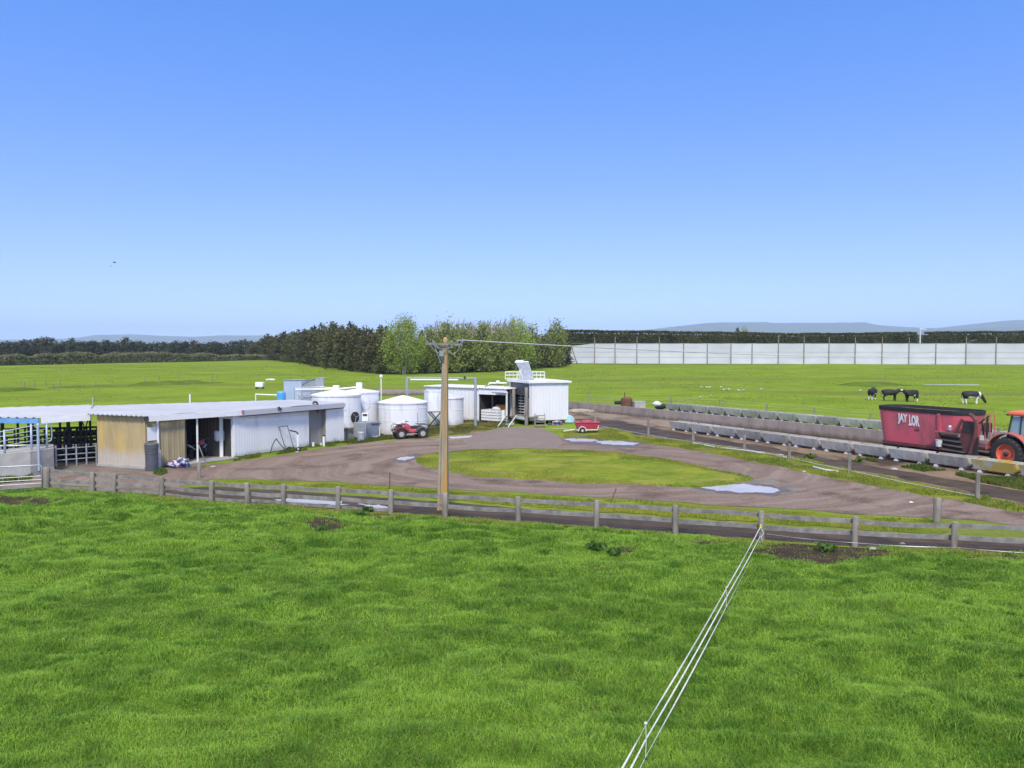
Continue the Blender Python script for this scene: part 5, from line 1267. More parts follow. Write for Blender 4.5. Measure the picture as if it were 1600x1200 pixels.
def silo_shed():
    Y = 72; t = thing('iron_shed', 'tall narrow pale blue iron shed with a grey hood behind the milking shed roof', 'shed', ctr(458, Y))
    a, b = ctr(444, Y), ctr(472, Y); z = Z(594, Y); c = ctr(506, Y)
    MB().corr(a, b, 0, z, .22, .02).build('wall', M('pale_blue_sheet', (.40, .47, .58), (.34, .41, .52), rough=.5, sc=1), t, world=True)
    MB().corr(b + Vector((.02, .03, 0)), c, 0, z - .05, .3, .015).build('wall', m_gpaint, t, world=True)
    MB().box(((a.x + b.x) / 2, Y + 1.4, z / 2), (b.x - a.x - .02, 2.6, z - .02)).build('body', m_gpaint, t, world=True)
    rings = []
    for k in range(13):
        u = k / 12; x = b.x + (c.x - b.x) * u; zz = z - .35 + .55 * math.sin(min(1, u * 1.3) * PI / 2)
        if u > .9: zz -= .05
        rings.append([(x, Y - .05, zz - .06), (x, Y - .05, zz), (x, Y + 1.6, zz), (x, Y + 1.6, zz - .06)])
    MB().loft(rings).build('hood', m_gpaint, t, world=True)
    MB().bar(a + Vector((0, -.02, z + .03)), b + Vector((0, -.02, z + .03)), .12, .06).build('cap', m_galv, t, world=True)
    e = ctr(500, Y - .06); MB().box((e.x, e.y, z - .35), (.7, .05, .9)).build('hood_panel', m_galv, t, world=True)
silo_shed()
Y = 70; P = ctr(440, Y); t = thing('blue_barrel', 'bright blue plastic barrel peeping over the shed roof', 'barrel', P); MB().lathe([(.30, 0), (.36, .1), (.36, .8), (.38, .85), (.36, .9), (.36, Z(614, Y)), (.28, Z(611.5, Y)), (.08, Z(611, Y))], P, 18).build('drum', m_bbarrel, t, world=True)
P = W(406, 608.5); t = thing('tote_tank', 'small white caged tank on dark legs out in the left field', 'tank', P); zb = Z(605, P.y)
MB().box(P + Vector((0, 0, (zb + Z(597, P.y)) / 2)), (1.15, 1.0, Z(597, P.y) - zb)).build('tank', m_whitep, t, world=True, bev=.12)
mb = MB()
for sx in (-.45, .45): MB().bar(P + Vector((sx, 0, 0)), P + Vector((sx, 0, zb)), .12, .9).build('leg', m_dark, t, world=True)
P = W(423, 596); tag(MB().blob(P + Vector((0, 0, .3)), (.9, .4, .22), 4, .5, 12).build('plastic_sheet', m_tape), 'crumpled white plastic lying in the left field beyond the caged tank', 'sheet')
P = ctr(418, 71); tag(MB().tube([ctr(400, 71) + Vector((0, 0, Z(616, 71))), ctr(436, 71) + Vector((0, 0, Z(617.5, 71)))], .06, 6).tube([ctr(400, 71), ctr(400, 71) + Vector((0, 0, Z(615, 71)))], .05, 6).build('water_pipe', m_whitep), 'white pipe on a post behind the shed roof below the caged tank', 'pipe')

# ---------------------------------------------------------------- feed mill shed and raised silo shed
def mill():
    L0 = W(722, 657); R0 = W(791, 661.5); o0 = L0 + (R0 - L0) * ((749 - 722) / 69); t = thing('feed_shed', 'low white board shed with a dark open bay left of the raised white shed', 'shed', L0)
    d = (R0 - L0).normalized(); nb = Vector((-d.y, d.x, 0)); zt = Z(605.5, L0.y)
    MB().corr(L0 - d * 4.1, o0, 0, zt, .42, .02).build('wall', m_white, t, world=True)
    MB().bar(o0 + Vector((0, -.03, zt - .28)), R0 + Vector((0, -.03, zt - .28)), .10, .46).build('lintel', m_whitep, t, world=True)
    MB().bar(R0 + Vector((0, 0, zt / 2 - .1)), R0 + d * .12 + Vector((0, 0, zt / 2 - .1)), .12, zt - .2).build('jamb', m_whitep, t, world=True)
    for p, mm in ((o0, m_inside),): MB().bar(p + nb * .1 + Vector((0, 0, zt / 2)), p + nb * 3 + Vector((0, 0, zt / 2)), .08, zt - .1).build('side_wall', mm, t, world=True)
    MB().bar(L0 - d * 4.1 + nb * 3 + Vector((0, 0, zt / 2)), R0 + nb * 3 + Vector((0, 0, zt / 2)), .08, zt - .1).build('back_wall', m_inside, t, world=True)
    MB().bar(L0 - d * 4.1 + nb * .1 + Vector((0, 0, zt / 2)), L0 - d * 4.1 + nb * 3 + Vector((0, 0, zt / 2)), .08, zt - .1).build('side_wall', m_white, t, world=True)
    MB().roof([L0 - d * 4.2 - nb * .2, R0 + d * .1 - nb * .2, R0 + d * .1 + nb * 3.3, L0 - d * 4.2 + nb * 3.3], nb, lambda x, y: zt + .02, .3, .05, .03).build('roof', m_white, t, world=True)
    m0 = o0 + d * 1.9; MB().roof([m0 - nb * .75, R0 + d * .1 - nb * .75, R0 + d * .1 + nb * .3, m0 + nb * .3], nb, lambda x, y: zt - .30, .3, .06, .03).build('awning', m_galv, t, world=True)
    MB().bar(o0 + d * 1.35 + nb * .05 + Vector((0, 0, zt / 2 - .2)), o0 + d * 1.43 + nb * .05 + Vector((0, 0, zt / 2 - .2)), .08, zt - .5).build('mullion', m_dark, t, world=True)
    q = lambda px, Y, py: Vector((XA(px, Y), Y, Z(py, Y)))
    # slatted white crate in the bay
    c0 = W(752, 659.5); c1 = W(779, 661.5); k = thing('slatted_crate', 'white slatted crate filling the lower half of the open bay', 'crate', c0); h = Z(640, c0.y); dd = (c1 - c0).normalized(); nn = Vector((-dd.y, dd.x, 0)); Lc = (c1 - c0).length
    for z in range(4):
        zz = .14 + z * (h - .12) / 4 + .13
        for A, B in ((c0, c1), (c0 + nn * 1.1, c1 + nn * 1.1), (c0 + nn * .03, c0 + nn * 1.07), (c1 + nn * .03, c1 + nn * 1.07)): MB().bar(A + Vector((0, 0, zz)), B + Vector((0, 0, zz)), .03, (h - .12) / 4 - .045).build('slat', m_whitep, k, world=True)
    MB().prism([(p.x, p.y) for p in (c0 + nn * .06 + dd * .05, c1 + nn * .06 - dd * .05, c1 + nn * 1.0 - dd * .05, c0 + nn * 1.0 + dd * .05)], .1, h - .12).build('liner', m_dark, k, world=True)
    P = c0 + dd * Lc * .66 + nn * .5; tag(MB().blob(P + Vector((0, 0, h + .06)), (.42, .30, .2), 8, .4, 12).build('feed_sack', m_tape, smooth=True), 'pale feed sack lying on the slatted crate', 'sack')
    P = Vector((XA(783, c1.y + 1.2), c1.y + 1.2, 0)); tag(MB().box(P + Vector((0, 0, h + .12)), (.85, .6, .48), .2).box(P + Vector((0, 0, h + .40)), (.83, .58, .04), .2).build('orange_box', m_bale, bev=.06), 'orange box at the right of the open bay behind the steps', 'box')
    P = W(784, 661); MB_ = MB().box(P + Vector((0, .2, .6)), (.5, .3, .85)); tag(MB_.build('white_tub', m_whitep, bev=.05), 'white tub right of the slatted crate', 'tub')
    MB().tube([q(757, L0.y + .3, 604), q(768, L0.y + .3, 601), q(785, L0.y + .3, 600.5)], .04, 6).build('cable', m_dark, t, world=True)
    a, b = Vector((XA(762, 72.5), 72.5, Z(604, 72.5))), Vector((XA(792, 72.5), 72.5, Z(598.5, 72.5)))
    MB().tube([a, Vector((XA(764.5, 72.5), 72.5, b.z)), b], .07, 6).build('roof_rail', m_whitep, t, world=True); MB().box(Vector((XA(778, 72.5), 72.5, b.z + .12)), (.3, .2, .2)).build('roof_light', m_whitep, t, world=True)
mill()
def raised_shed():
    C1 = W(829, 664); C2 = W(888, 661.5); d = (C2 - C1).normalized(); nb = Vector((-d.y, d.x, 0)); C3 = C2 + nb * 4.1; C4 = C1 + nb * 4.1
    t = thing('raised_shed', 'tall white iron shed raised on stumps with an open left end', 'shed', C1)
    zb = Z(657.5, C1.y); zt = Z(597.5, C1.y); up = lambda z: Vector((0, 0, z))
    MB().corr(C1, C2, zb, (zt, zt - .04), .30, .022).build('front_wall', m_white, t, world=True)
    MB().corr(C2, C3, zb, zt - .04, .30, .022).build('side_wall', m_white, t, world=True)
    MB().corr(C3, C4, zb, zt, .30, .022).build('back_wall', m_white, t, world=True)
    MB().bar(C4 + up((zb + zt) / 2), C4 - nb * .12 + up((zb + zt) / 2), .12, zt - zb).build('corner_post', m_whitep, t, world=True)
    MB().bar(C1 + up((zb + zt) / 2), C1 + nb * .10 + up((zb + zt) / 2), .16, zt - zb).build('corner_post', m_whitep, t, world=True)
    MB().bar(C1 + nb * .1 + d * .02 + up(zt - .62), C4 - nb * .1 + d * .02 + up(zt - .62), .05, .95).build('header_panel', m_grey, t, world=True)
    MB().prism([(p.x, p.y) for p in (C1 + nb * .12, C2 - d * .1 + nb * .12, C3 - d * .1 - nb * .1, C4 - nb * .1)], zb - .02, zb + .1).build('deck', m_wood, t, world=True)
    e = .18; MB().roof([C1 - d * e - nb * e, C2 + d * e - nb * e, C3 + d * e + nb * e, C4 - d * e + nb * e], nb, lambda x, y: zt + .06, .3, .04, .03).build('roof', m_whitep, t, world=True)
    MB().bar(C1 - d * e - nb * (e + .02) + up(zt + .02), C2 + d * e - nb * (e + .02) + up(zt + .0), .05, .16).build('fascia', m_whitep, t, world=True)
    MB().bar(C1 - d * (e + .02) - nb * e + up(zt + .02), C4 - d * (e + .02) + nb * e + up(zt + .02), .05, .20).build('fascia', m_whitep, t, world=True)
    for P in (C1 + d * .5 + nb * .4, C2 - d * .4 + nb * .4, C1 + d * 1.9 + nb * .4, C3 - d * .4 - nb * .4): MB().tube([P, P + up(zb)], .13, 8).build('stump', m_wood, t, world=True)
    for A, B in ((C2 - d * .12 + nb * .12, C3 - d * .12 - nb * .12), (C3 - d * .15 - nb * .12, C4 + d * .15 - nb * .12), (C1 + d * .15 + nb * .10, C2 - d * .15 + nb * .10)): MB().bar(A + up((zb + zt) / 2 + .04), B + up((zb + zt) / 2 + .04), .04, zt - zb - .12).build('shade_lining', m_grey, t, world=True)  # dark grey panels added so the open bay looks shaded inside
    # racks inside, seen through the open end
    for s0 in (.9, 2.2):
        c = C1 + nb * (s0 + .25) + d * .42; mb = MB()
        for z in range(8): mb.bar(c - nb * .35 + up(zb + .3 + z * .24), c + nb * .35 + up(zb + .3 + z * .24), .45, .06)
        mb.bar(c - nb * .38 + up(zb + .1), c - nb * .38 + up(zb + 2.2), .05, .4); mb.bar(c + nb * .38 + up(zb + .1), c + nb * .38 + up(zb + 2.2), .05, .4)
        mb.build('rack', m_rail if s0 < 2 else m_tape, t, world=True)
    # timber loading platform with two tall posts
    pf = thing('loading_platform', 'timber landing on two tall round posts before the open end', 'platform', C1 - d * .6 + nb * 1.5)
    pz = Z(649.5, 68.3); a, b = Vector((XA(799, 69.2), 69.2, 0)), Vector((XA(821, 66.9), 66.9, 0)); dd = (b - a).normalized(); nn = Vector((-dd.y, dd.x, 0))
    MB().prism([(p.x, p.y) for p in (a, b, b + nn * 1.2, a + nn * 1.2)], pz - .08, pz).build('deck', m_wood, pf, world=True)
    MB().bar(a + up(pz - .12), b + up(pz - .12), .06, .24).build('fascia_board', m_tape, pf, world=True)
    for px, Y, top in ((802.5, 68.6, 607), (822.5, 66.7, 605.5)):
        P = Vector((XA(px, Y), Y, 0)); post_mb(MB(), P, Z(top, Y), .135, px).build('post', m_wood, pf, world=True, smooth=True)
    P = Vector((XA(826, 66.8), 66.8, 0)); MB().bar(P + up(pz), P + up(Z(622, 66.8)), .05, .40).build('board', m_wood, pf, world=True)
    def steps(name, label, top, foot, wd, n, m1, m2):
        s = thing(name, label, 'steps', foot); dx = top - foot; h = top.z; side = Vector((-(dx.y), dx.x, 0)).normalized()
        for q in (-1, 1): MB().bar(foot + side * q * wd / 2 + up(.04), top + side * q * wd / 2, .06, .20 if m1 is not m_whitep else .09).build('stringer', m1, s, world=True)
        for k in range(n):
            c = foot + dx * ((k + .8) / (n + .3)); MB().box(c, (.26, wd - .08, .05), math.atan2(dx.y, dx.x)).build('tread', m2, s, world=True)
    T = Vector((XA(799, 68.6), 68.6, pz)); Fo = W(786, 668); steps('steps', 'white railed steps with dark treads up to the landing', T, Fo, .85, 4, m_whitep, m_dark)
    T = C1 + d * .72 - nb * .25 + up(zb + .55); Fo = W(846, 668.5); steps('steps', 'grey timber steps leaning at the left end of the white wall', T, Fo + Vector((-.1, 0, 0)), .80, 4, m_wood, m_wood)
    P = W(797, 666); tag(MB().bar(P + up(.08) + Vector((-.4, -.2, 0)), P + up(.22) + Vector((.3, 0, 0)), .14, .16).build('concrete_block', m_conc), 'pale broken block lying by the foot of the white steps', 'block')
    # cage rail and tilted hopper lid on the roof
    cg = thing('roof_guard_rail', 'white mesh guard rail round the roof hatch of the raised shed', 'railing', C4)
    Yg = 70.2; q = lambda px, py, Y=Yg: Vector((XA(px, Y), Y, Z(py, Y)))
    zf = zt + .1; rx0, rx1 = XA(789.5, Yg), XA(851, Yg); z1 = Z(581.5, Yg)
    for y in (Yg, Yg + 1.6):
        for z in (z1, (z1 + zf) / 2 + .05, zf + .08): MB().tube([(rx0, y, z), (rx1, y, z)], .02, 6).build('rail', m_whitep, cg, world=True)
        for k in range(11): x = rx0 + (rx1 - rx0) * k / 10; MB().tube([(x, y, zf - .02), (x, y, z1)], .013 if k % 5 else .026, 5).build('upright', m_whitep, cg, world=True)
    for x in (rx0, rx1):
        for z in (z1, (z1 + zf) / 2 + .05): MB().tube([(x, Yg, z), (x, Yg + 1.6, z)], .028, 6).build('rail', m_whitep, cg, world=True)
    hp = thing('hopper_lid', 'tilted pale grey hopper lid propped open on the shed roof', 'lid', C1 + nb * 2)
    Yh = 69.9; q = lambda px, py, Y=Yh: Vector((XA(px, Y), Y, Z(py, Y)))
    a, b, c, e_ = q(804.5, 564.5), q(826, 564.5), q(834.5, 593.5), q(819, 593.5)
    rings = [[p + Vector((0, o, 0)) for p in (a, b, c, e_)] for o in (0, .35)]
    MB().loft(rings).build('lid', m_galv, hp, world=True, bev=.03)
    MB().loft([[p + Vector((0, o, 0)) for p in (q(804, 567), q(806, 563), q(818, 562.6), q(818, 567))] for o in (-.05, .4)]).build('lid_cap', m_whitep, hp, world=True, bev=.02)
    for A, B in (((813, 577), (806, 593)), ((813, 577), (817, 593)), ((808, 583), (809, 593)), ((813, 577), (812, 593))): MB().tube([q(*A, Yh - .25), q(*B, Yh - .25)], .05, 6).build('strut', m_tape, hp, world=True)
    P = W(889, 661); tag(MB().prism([(P.x - .35, P.y - .3), (P.x + .1, P.y - .4), (P.x + .45, P.y - .2), (P.x + .3, P.y + .2), (P.x - .3, P.y + .2)], .05, lambda i: (.5, .75, .35, .6, .8)[i]).build('feed_bag', m_cyan, bev=.05), 'pale cyan plastic bag at the right corner under the raised shed', 'bag')
    P = W(868, 664); tag(MB().box(P + up(.06), (1.2, .5, .06), .2).blob(P + Vector((.2, .1, .20)), (.45, .3, .16), 3, .4).build('scrap_pile', m_navy), 'dark scrap and white sheet lying under the raised shed', 'scrap')
    for i, (px, py, L_) in enumerate(((872, 671, 1.3), (893, 672, 1.2), (845, 666.5, .8))):
        P = W(px, py); tag(MB().box(P + up(.05), (L_, .2, .05), .1 + i * .25).build('plank', M('pale_plank', (.42, .37, .26), (.32, .28, .2), rough=.8)), ['pale plank in the grass in front of the raised shed', 'pale plank in the grass just left of the red cart', 'short pale plank at the foot of the grey timber steps'][i], 'plank')
raised_shed()

# ---------------------------------------------------------------- feed lane walls and troughs
T0, T1 = W(1075, 672, .15), W(1600, 743, .15); T0.z = T1.z = 0; LD = (T1 - T0).normalized(); LN = Vector((-LD.y, LD.x, 0))       # LN points away from the camera
W0, W1 = W(960, 647), W(1320, 685.5)
def nib_wall(name, label, A, B, h, m=m_concw, wd=.22, ext=(0, 0)):
    d = (B - A).normalized(); A = A - d * ext[0]; B = B + d * ext[1]; nr = Vector((-d.y, d.x, 0)); n = 24; rings = []
    for k in range(n + 1):
        P = A + (B - A) * (k / n); hh = h + .03 * mnoise.noise(Vector((k * .6, 2, h)))
        rings.append([P - nr * wd / 2 + Vector((0, 0, -.05)), P - nr * wd / 2 + Vector((0, 0, hh)), P + nr * wd / 2 + Vector((0, 0, hh)), P + nr * wd / 2 + Vector((0, 0, -.05))])
    return tag(MB().loft(rings).build(name, m), label, 'wall')
nib_wall('concrete_wall', 'long low stained concrete wall behind the feed lane and mixer wagon', W0, W1, .82, ext=(9.5, 24))
nib_wall('concrete_wall', 'far low pale concrete wall behind the water tanks', W(590, 617), W(690, 616), .72)
lane_c = M('worn_concrete', (.235, .175, .125), (.165, .12, .085), rough=.75, sc=.5, bump=.3, bsc=6, st=(1, .5, 1), c3=(.10, .075, .055), sc3=.5, lo3=.5, hi3=.68)
p4 = [T0 - LD * 14 + LN * 1.1, T0 + LD * 34 + LN * 1.1, W1 + LD * 24 - LN * .15, W0 - LD * 9 - LN * .15]
sheet('feed_lane', p4, .019, lane_c)
bk = [W(1062, 641.5), W(1246, 660.5)]
sheet('muddy_ground', [W0 - LD * 9 + LN * .2, W1 + LD * 24 + LN * .2, W1 + LD * 24 + LN * 4.8, W0 - LD * 9 + LN * 3.5], .016, m_mud)
def trough_proto(L, m):
    t = thing('feed_trough', 'x', 'trough', (0, 0, 0)); h0, h1 = .17, .68
    def ring(x, g=0): return [(x, -.38 + g, h0 + g), (x, -.50 + g * .6, h1), (x, -.43, h1), (x, -.30, h0 + .08), (x, .30, h0 + .08), (x, .43, h1), (x, .50 - g * .6, h1), (x, .38 - g, h0 + g)]
    MB().loft([[(x + (.13 if z < .4 else 0), y, z) for x, y, z in ring(-L / 2)], [(x - (.13 if z < .4 else 0), y, z) for x, y, z in ring(L / 2)]]).build('basin', m, t)
    for s in (-1, 1): MB().prism([(s * (L / 2 - .075) - .03, -.34), (s * (L / 2 - .075) + .03, -.34), (s * (L / 2 - .075) + .03, .34), (s * (L / 2 - .075) - .03, .34)], h0 + .09, h1 - .04).build('end_wall', m, t)
    for s in (-.32, .32): MB().loft([[(s * L - .13, -.40, -.02), (s * L + .13, -.40, -.02), (s * L + .13, .40, -.02), (s * L - .13, .40, -.02)], [(s * L - .07, -.34, .18), (s * L + .07, -.34, .18), (s * L + .07, .34, .18), (s * L - .07, .34, .18)]]).build('foot', M_foot, t)
    return t
M_foot = M('pale_block', (.55, .54, .51), (.42, .41, .38), rough=.85, sc=4)
brk = [1047, 1075, 1110, 1146, 1184, 1225, 1270, 1325, 1380, 1441, 1508]
sb = [(on_line(T0, LD, px, .15) - T0).dot(LD) for px in brk]
Lt = (sb[-1] - sb[1]) / (len(sb) - 2)
print('trough length', Lt)
pr_a = trough_proto(Lt - .16, m_trough); pr_b = trough_proto(Lt - .16, m_troughy)
az = math.atan2(LD.y, LD.x)
first = {'a': True, 'b': True}
s0 = sb[0]
for i in range(13):
    s = s0 + Lt * (i + .5); P = T0 + LD * s + LN * .3; y = i >= 10
    pr = pr_b if y else pr_a; ky = 'b' if y else 'a'
    lab = ('%s yellow lichened concrete trough from the left, beside the tractor wheel' % nth(i - 10)) if y else ('%s grey concrete trough from the left in the row nearest the drive' % nth(i))
    if first[ky]: first[ky] = False; pr.location = P; pr.rotation_euler = (0, 0, az + random.uniform(-.01, .01)); pr['label'] = lab; pr['group'] = 'concrete troughs nearest the drive'
    else: dup(pr, P, az + random.uniform(-.015, .015), lab, 'concrete troughs nearest the drive')
B0 = W(1062, 643.5); B1 = W(1280, 664.5); BD = (B1 - B0).normalized(); BN = Vector((-BD.y, BD.x, 0))
brk2 = [1062, 1082, 1103, 1128, 1155, 1183, 1214, 1246, 1278]; sb2 = [(on_line(B0, BD, px, .3) - B0).dot(BD) for px in brk2]; L2t = (sb2[-1] - sb2[0]) / 8
k2 = L2t / Lt; az2 = math.atan2(BD.y, BD.x)
for i in range(-1, 18):
    P = B0 + BD * (L2t * (i + .5)) + BN * .3
    dup(pr_a, P, az2 + random.uniform(-.012, .012), '%s grey concrete trough from the left in the far row behind the low wall' % nth(i + 1), 'concrete troughs of the far row', (k2, 1, 1.1))

# ---------------------------------------------------------------- odds and ends behind the wall
P = W(979, 640); t = thing('rusty_tank', 'rusty old drum tank standing behind the low wall left of the far troughs', 'tank', P)
MB().lathe([(.55, 0), (.58, .1), (.58, 1.1), (.45, 1.25), (.1, 1.28)], P, 16).build('drum', m_rust, t, world=True); MB().tube([P + Vector((-.2, 0, 1.2)), P + Vector((-.2, 0, 1.75))], .06, 6).build('spout', m_rust, t, world=True)
P = W(998, 640.5); tag(MB().box(P + Vector((0, 0, .42)), (1.15, .8, .84), .2).box(P + Vector((0, 0, .86)), (1.2, .85, .05), .2).build('concrete_cube', m_conc, bev=.03), 'pale concrete block beside the rusty drum tank', 'block')
P = W(1028, 641); t = thing('plastic_bundle', 'white and black plastic bundle at the left end of the far trough row', 'bundle', P); MB().blob(P + Vector((-.1, 0, .62)), (.5, .35, .26), 6, .5, 12).build('white_wrap', m_tape, t, world=True, smooth=True); MB().blob(P + Vector((.35, .05, .38)), (.75, .4, .30), 9, .5, 12).build('black_wrap', m_black, t, world=True, smooth=True)
P = W(906, 645); tag(MB().blob(P + Vector((0, 0, .1)), (1.3, .7, .3), 9, .4, 12).build('lime_heap', M('pale_spoil', (.38, .33, .27), (.28, .24, .19), rough=.9)), 'pale spoil heap on the lane beyond the raised shed', 'heap')
P = W(968, 639); tag(MB().lathe([(.25, 0), (.5, 0), (.55, .15), (.5, .3), (.28, .3), (.25, .15)], P + Vector((0, 0, .5)), 16).build('old_tyre', m_black), 'old black tyre lying behind the low wall left of the rusty drum', 'tyre')
# ---------------------------------------------------------------- mixer wagon
def lettering(txt, name, m, parent, origin, xdir, updir, height, width, thick=.008):
    """block letters as a mesh in the frame (xdir, updir), fitted to width x height"""
    cu = bpy.data.curves.new('lettering', 'FONT'); cu.body = txt; cu.offset = .05; cu.extrude = .02
    ob = bpy.data.objects.new('lettering', cu); link(ob); bpy.context.view_layer.update()
    me = bpy.data.meshes.new_from_object(ob.evaluated_get(bpy.context.evaluated_depsgraph_get())); bpy.data.objects.remove(ob); bpy.data.curves.remove(cu)
    co = np.zeros(len(me.vertices) * 3); me.vertices.foreach_get('co', co); co = co.reshape(-1, 3)
    mn, mx_ = co.min(0), co.max(0); x = (co[:, 0] - mn[0]) / (mx_[0] - mn[0]) * width; y = (co[:, 1] - mn[1]) / (mx_[1] - mn[1]) * height; z = (co[:, 2] - mn[2]) / (mx_[2] - mn[2]) * thick
    xd, ud = Vector(xdir).normalized(), Vector(updir).normalized(); nd = xd.cross(ud)
    V = np.array(origin)[None] + x[:, None] * np.array(xd) + y[:, None] * np.array(ud) + z[:, None] * np.array(nd)
    me.vertices.foreach_set('co', V.ravel()); me.update(); me.materials.clear(); me.materials.append(m)
    o = bpy.data.objects.new(name, me); link(o); o.parent = parent; return o
NF = T0.dot(LN)                                       # lane offset of the trough line
def lane_pt(s, n): return LD * s + LN * n
def s_at(px, n):                                        # distance along the lane where a line at offset n meets a photo column
    return on_line(lane_pt(0, n), LD, px).dot(LD)
def mixer():
    nf = NF + 1.9; wd = 2.4; nc = nf + wd / 2
    sL, sR = s_at(1367, nf + .35), s_at(1531, nc + .1); L = sR - sL; sm = (sL + sR) / 2; P = lane_pt(sm, nc)
    YL = lane_pt(sL, nf).y; ztop = Z(633, YL); zrub = ztop - .20; zbot = .62
    print('mixer L', L, 'top', ztop)
    t = thing('mixer_wagon', 'faded red feed mixer wagon with a black rim hitched to the tractor', 'mixer wagon', P, az)
    def ring(l, w_, z, cr, n=7):
        out = []; hx, hy = l / 2, w_ / 2
        for cx, cy, a0 in ((hx - cr, hy - cr, 0), (-hx + cr, hy - cr, PI / 2), (-hx + cr, -hy + cr, PI), (hx - cr, -hy + cr, 3 * PI / 2)):
            for k in range(n): a = a0 + PI / 2 * k / (n - 1); out.append((cx + cr * math.cos(a), cy + cr * math.sin(a), z))
        return out
    lb, wb = L - .75, wd - .36
    MB().loft([ring(lb, wb, zbot, .75), ring((L + lb) / 2, (wd + wb) / 2, (zbot + zrub) / 2, .88), ring(L - .04, wd, zrub, 1.0)], cap=True).build('tub', m_red, t, smooth=False)
    MB().loft([ring(L, wd + .06, zrub - .03, 1.02), ring(L + .04, wd + .12, zrub + .1, 1.05), ring(L + .05, wd + .16, ztop, 1.08), ring(L - .08, wd + .0, ztop, 1.02), ring(L - .10, wd - .05, zrub, 1.0)], cap=False).build('rubber_rim', m_black, t, smooth=False)
    MB().loft([ring(L - .12, wd - .06, zrub + .02, 1.0), ring(L - .3, wd - .2, zrub + .03, .95)], cap=True).build('feed_load', m_brown, t)
    x_at = lambda px, n=nf: s_at(px, n) - sm
    yf = lambda z: -(wb / 2 + (wd - wb) / 2 * (z - zbot) / (zrub - zbot))          # front face y at height z
    def on_face(px, py, off=.02):
        x = x_at(px); Y = lane_pt(sm + x, nf).y; z = Z(py, Y); return Vector((x, yf(z) - off, z))
    def on_face2(px, py, y):
        x = s_at(px, nc + y) - sm; Y = lane_pt(sm + x, nc + y).y; return Vector((x, y, Z(py, Y)))
    # vertical ribs pressed into the tub side
    for px in (1466,):
        a, b = on_face(px, 646, .03), on_face(px, 694, .05); MB().bar(a, b, .12, .16, up=(1, 0, 0)).build('rib', m_red, t)
    MB().bar(on_face(1377, 689, .02), on_face(1462, 700, .02), .1, .14).build('sill', m_dred, t)
    # lettering
    ud = (on_face(1403, 645) - on_face(1403, 661)).normalized(); o1 = on_face(1401.5, 662, .03); o2 = on_face(1419, 665, .03)
    e1 = on_face(1416.5, 664.2, .03); e2 = on_face(1435, 667, .03); hgt = (on_face(1408, 644) - on_face(1408, 661)).length
    a = lettering('JAY', 'lettering', m_letter, t, o1, e1 - o1, ud, hgt, (e1 - o1).length)
    b = lettering('LOR', 'lettering', m_letter, t, o2, e2 - o2, ud, hgt, (e2 - o2).length)
    g = on_face(1417, 664.5, .02); MB().add([g, g + (e1 - o1).normalized() * .12, g + (e1 - o1).normalized() * .06 + ud * .10, g - Vector((0, .01, 0)), g + (e1 - o1).normalized() * .12 - Vector((0, .01, 0)), g + (e1 - o1).normalized() * .06 + ud * .10 - Vector((0, .01, 0))], [(0, 1, 2), (3, 5, 4), (0, 3, 4, 1), (1, 4, 5, 2), (2, 5, 3, 0)]).build('emblem', m_letter, t)
    MB().bar(on_face(1427, 671), on_face(1434, 672), .015, .10).build('small_decal', m_dred, t)
    # discharge door, chute and conveyor on the near front corner
    y0 = -wd / 2 - .12
    q = lambda px, py, y=y0: on_face2(px, py, y)
    def plate(name, pts, m, th=.06, y=y0, **k): return MB().loft([[p for p in (q(a, b, y) for a, b in pts)], [p + Vector((0, th, 0)) for p in (q(a, b, y) for a, b in pts)]]).build(name, m, t, **k)
    fr = plate('door_frame', [(1500, 680), (1503, 657), (1520, 659), (1520, 681), (1512, 708), (1505, 708), (1497, 690)], m_dred, .10)
    plate('door_opening', [(1502, 675), (1505.5, 659), (1517, 661), (1517, 678), (1507, 677)], m_black, .03, y0 - .02)
    MB().bar(q(1492, 675, y0 - .15), q(1501.5, 655, y0 - .05), .12, .12, up=(0, 1, 0)).build('door_arm', m_dred, t)
    MB().tube([q(1513.5, 648, y0 - .05), q(1518, 650, y0 - .08), q(1522, 656, y0 - .1), q(1524, 666, y0 - .1), q(1522.5, 682, y0 - .1), q(1518, 696, y0 - .1), q(1515, 709, y0 - .1)], .10, 7).build('lift_arm', m_dred, t)
    plate('front_leg', [(1518, 683), (1526, 683), (1526, 712), (1513, 711)], m_dark, .12, y0 + .02)
    MB().bar(q(1467, 675, y0 - .12), q(1497, 678.5, y0 - .12), .30, .09).build('conveyor_edge', m_brown, t)
    MB().bar(q(1461, 674, y0 - .18), q(1470, 673.5, y0 - .18), .22, .06).build('conveyor_tip', m_red, t)
    plate('conveyor_back', [(1468, 678), (1498, 682), (1506, 709), (1470, 702)], m_black, .05, y0 - .02)
    for k in range(4):
        f = k / 3; MB().bar(q(1468 + 2 * f, 679 + 22 * f, y0 - .1), q(1498 + 7 * f, 683 + 24 * f, y0 - .1), .10, .07).build('conveyor_slat', m_brown, t)
    MB().bar(q(1467, 676, y0 - .08), q(1472, 703, y0 - .08), .10, .10, up=(1, 0, 0)).build('conveyor_post', m_dred, t)
    c = q(1466.5, 697.5, y0 - .12); MB().lathe([(.15, 0), (.19, .36), (.20, .38)], c, 14).build('bucket', m_tape, t)
    c = q(1483, 672, y0 - .02); MB().lathe([(.12, 0), (.12, .18), (.07, .26)], c, 10).build('hydraulic_motor', m_galv, t)
    for px, py, s in ((1496.5, 681, .10), (1533, 684, .13)): MB().box(q(px, py, y0 - .05), (s * 1.6, .02, s * 2)).build('sticker', m_tape, t)
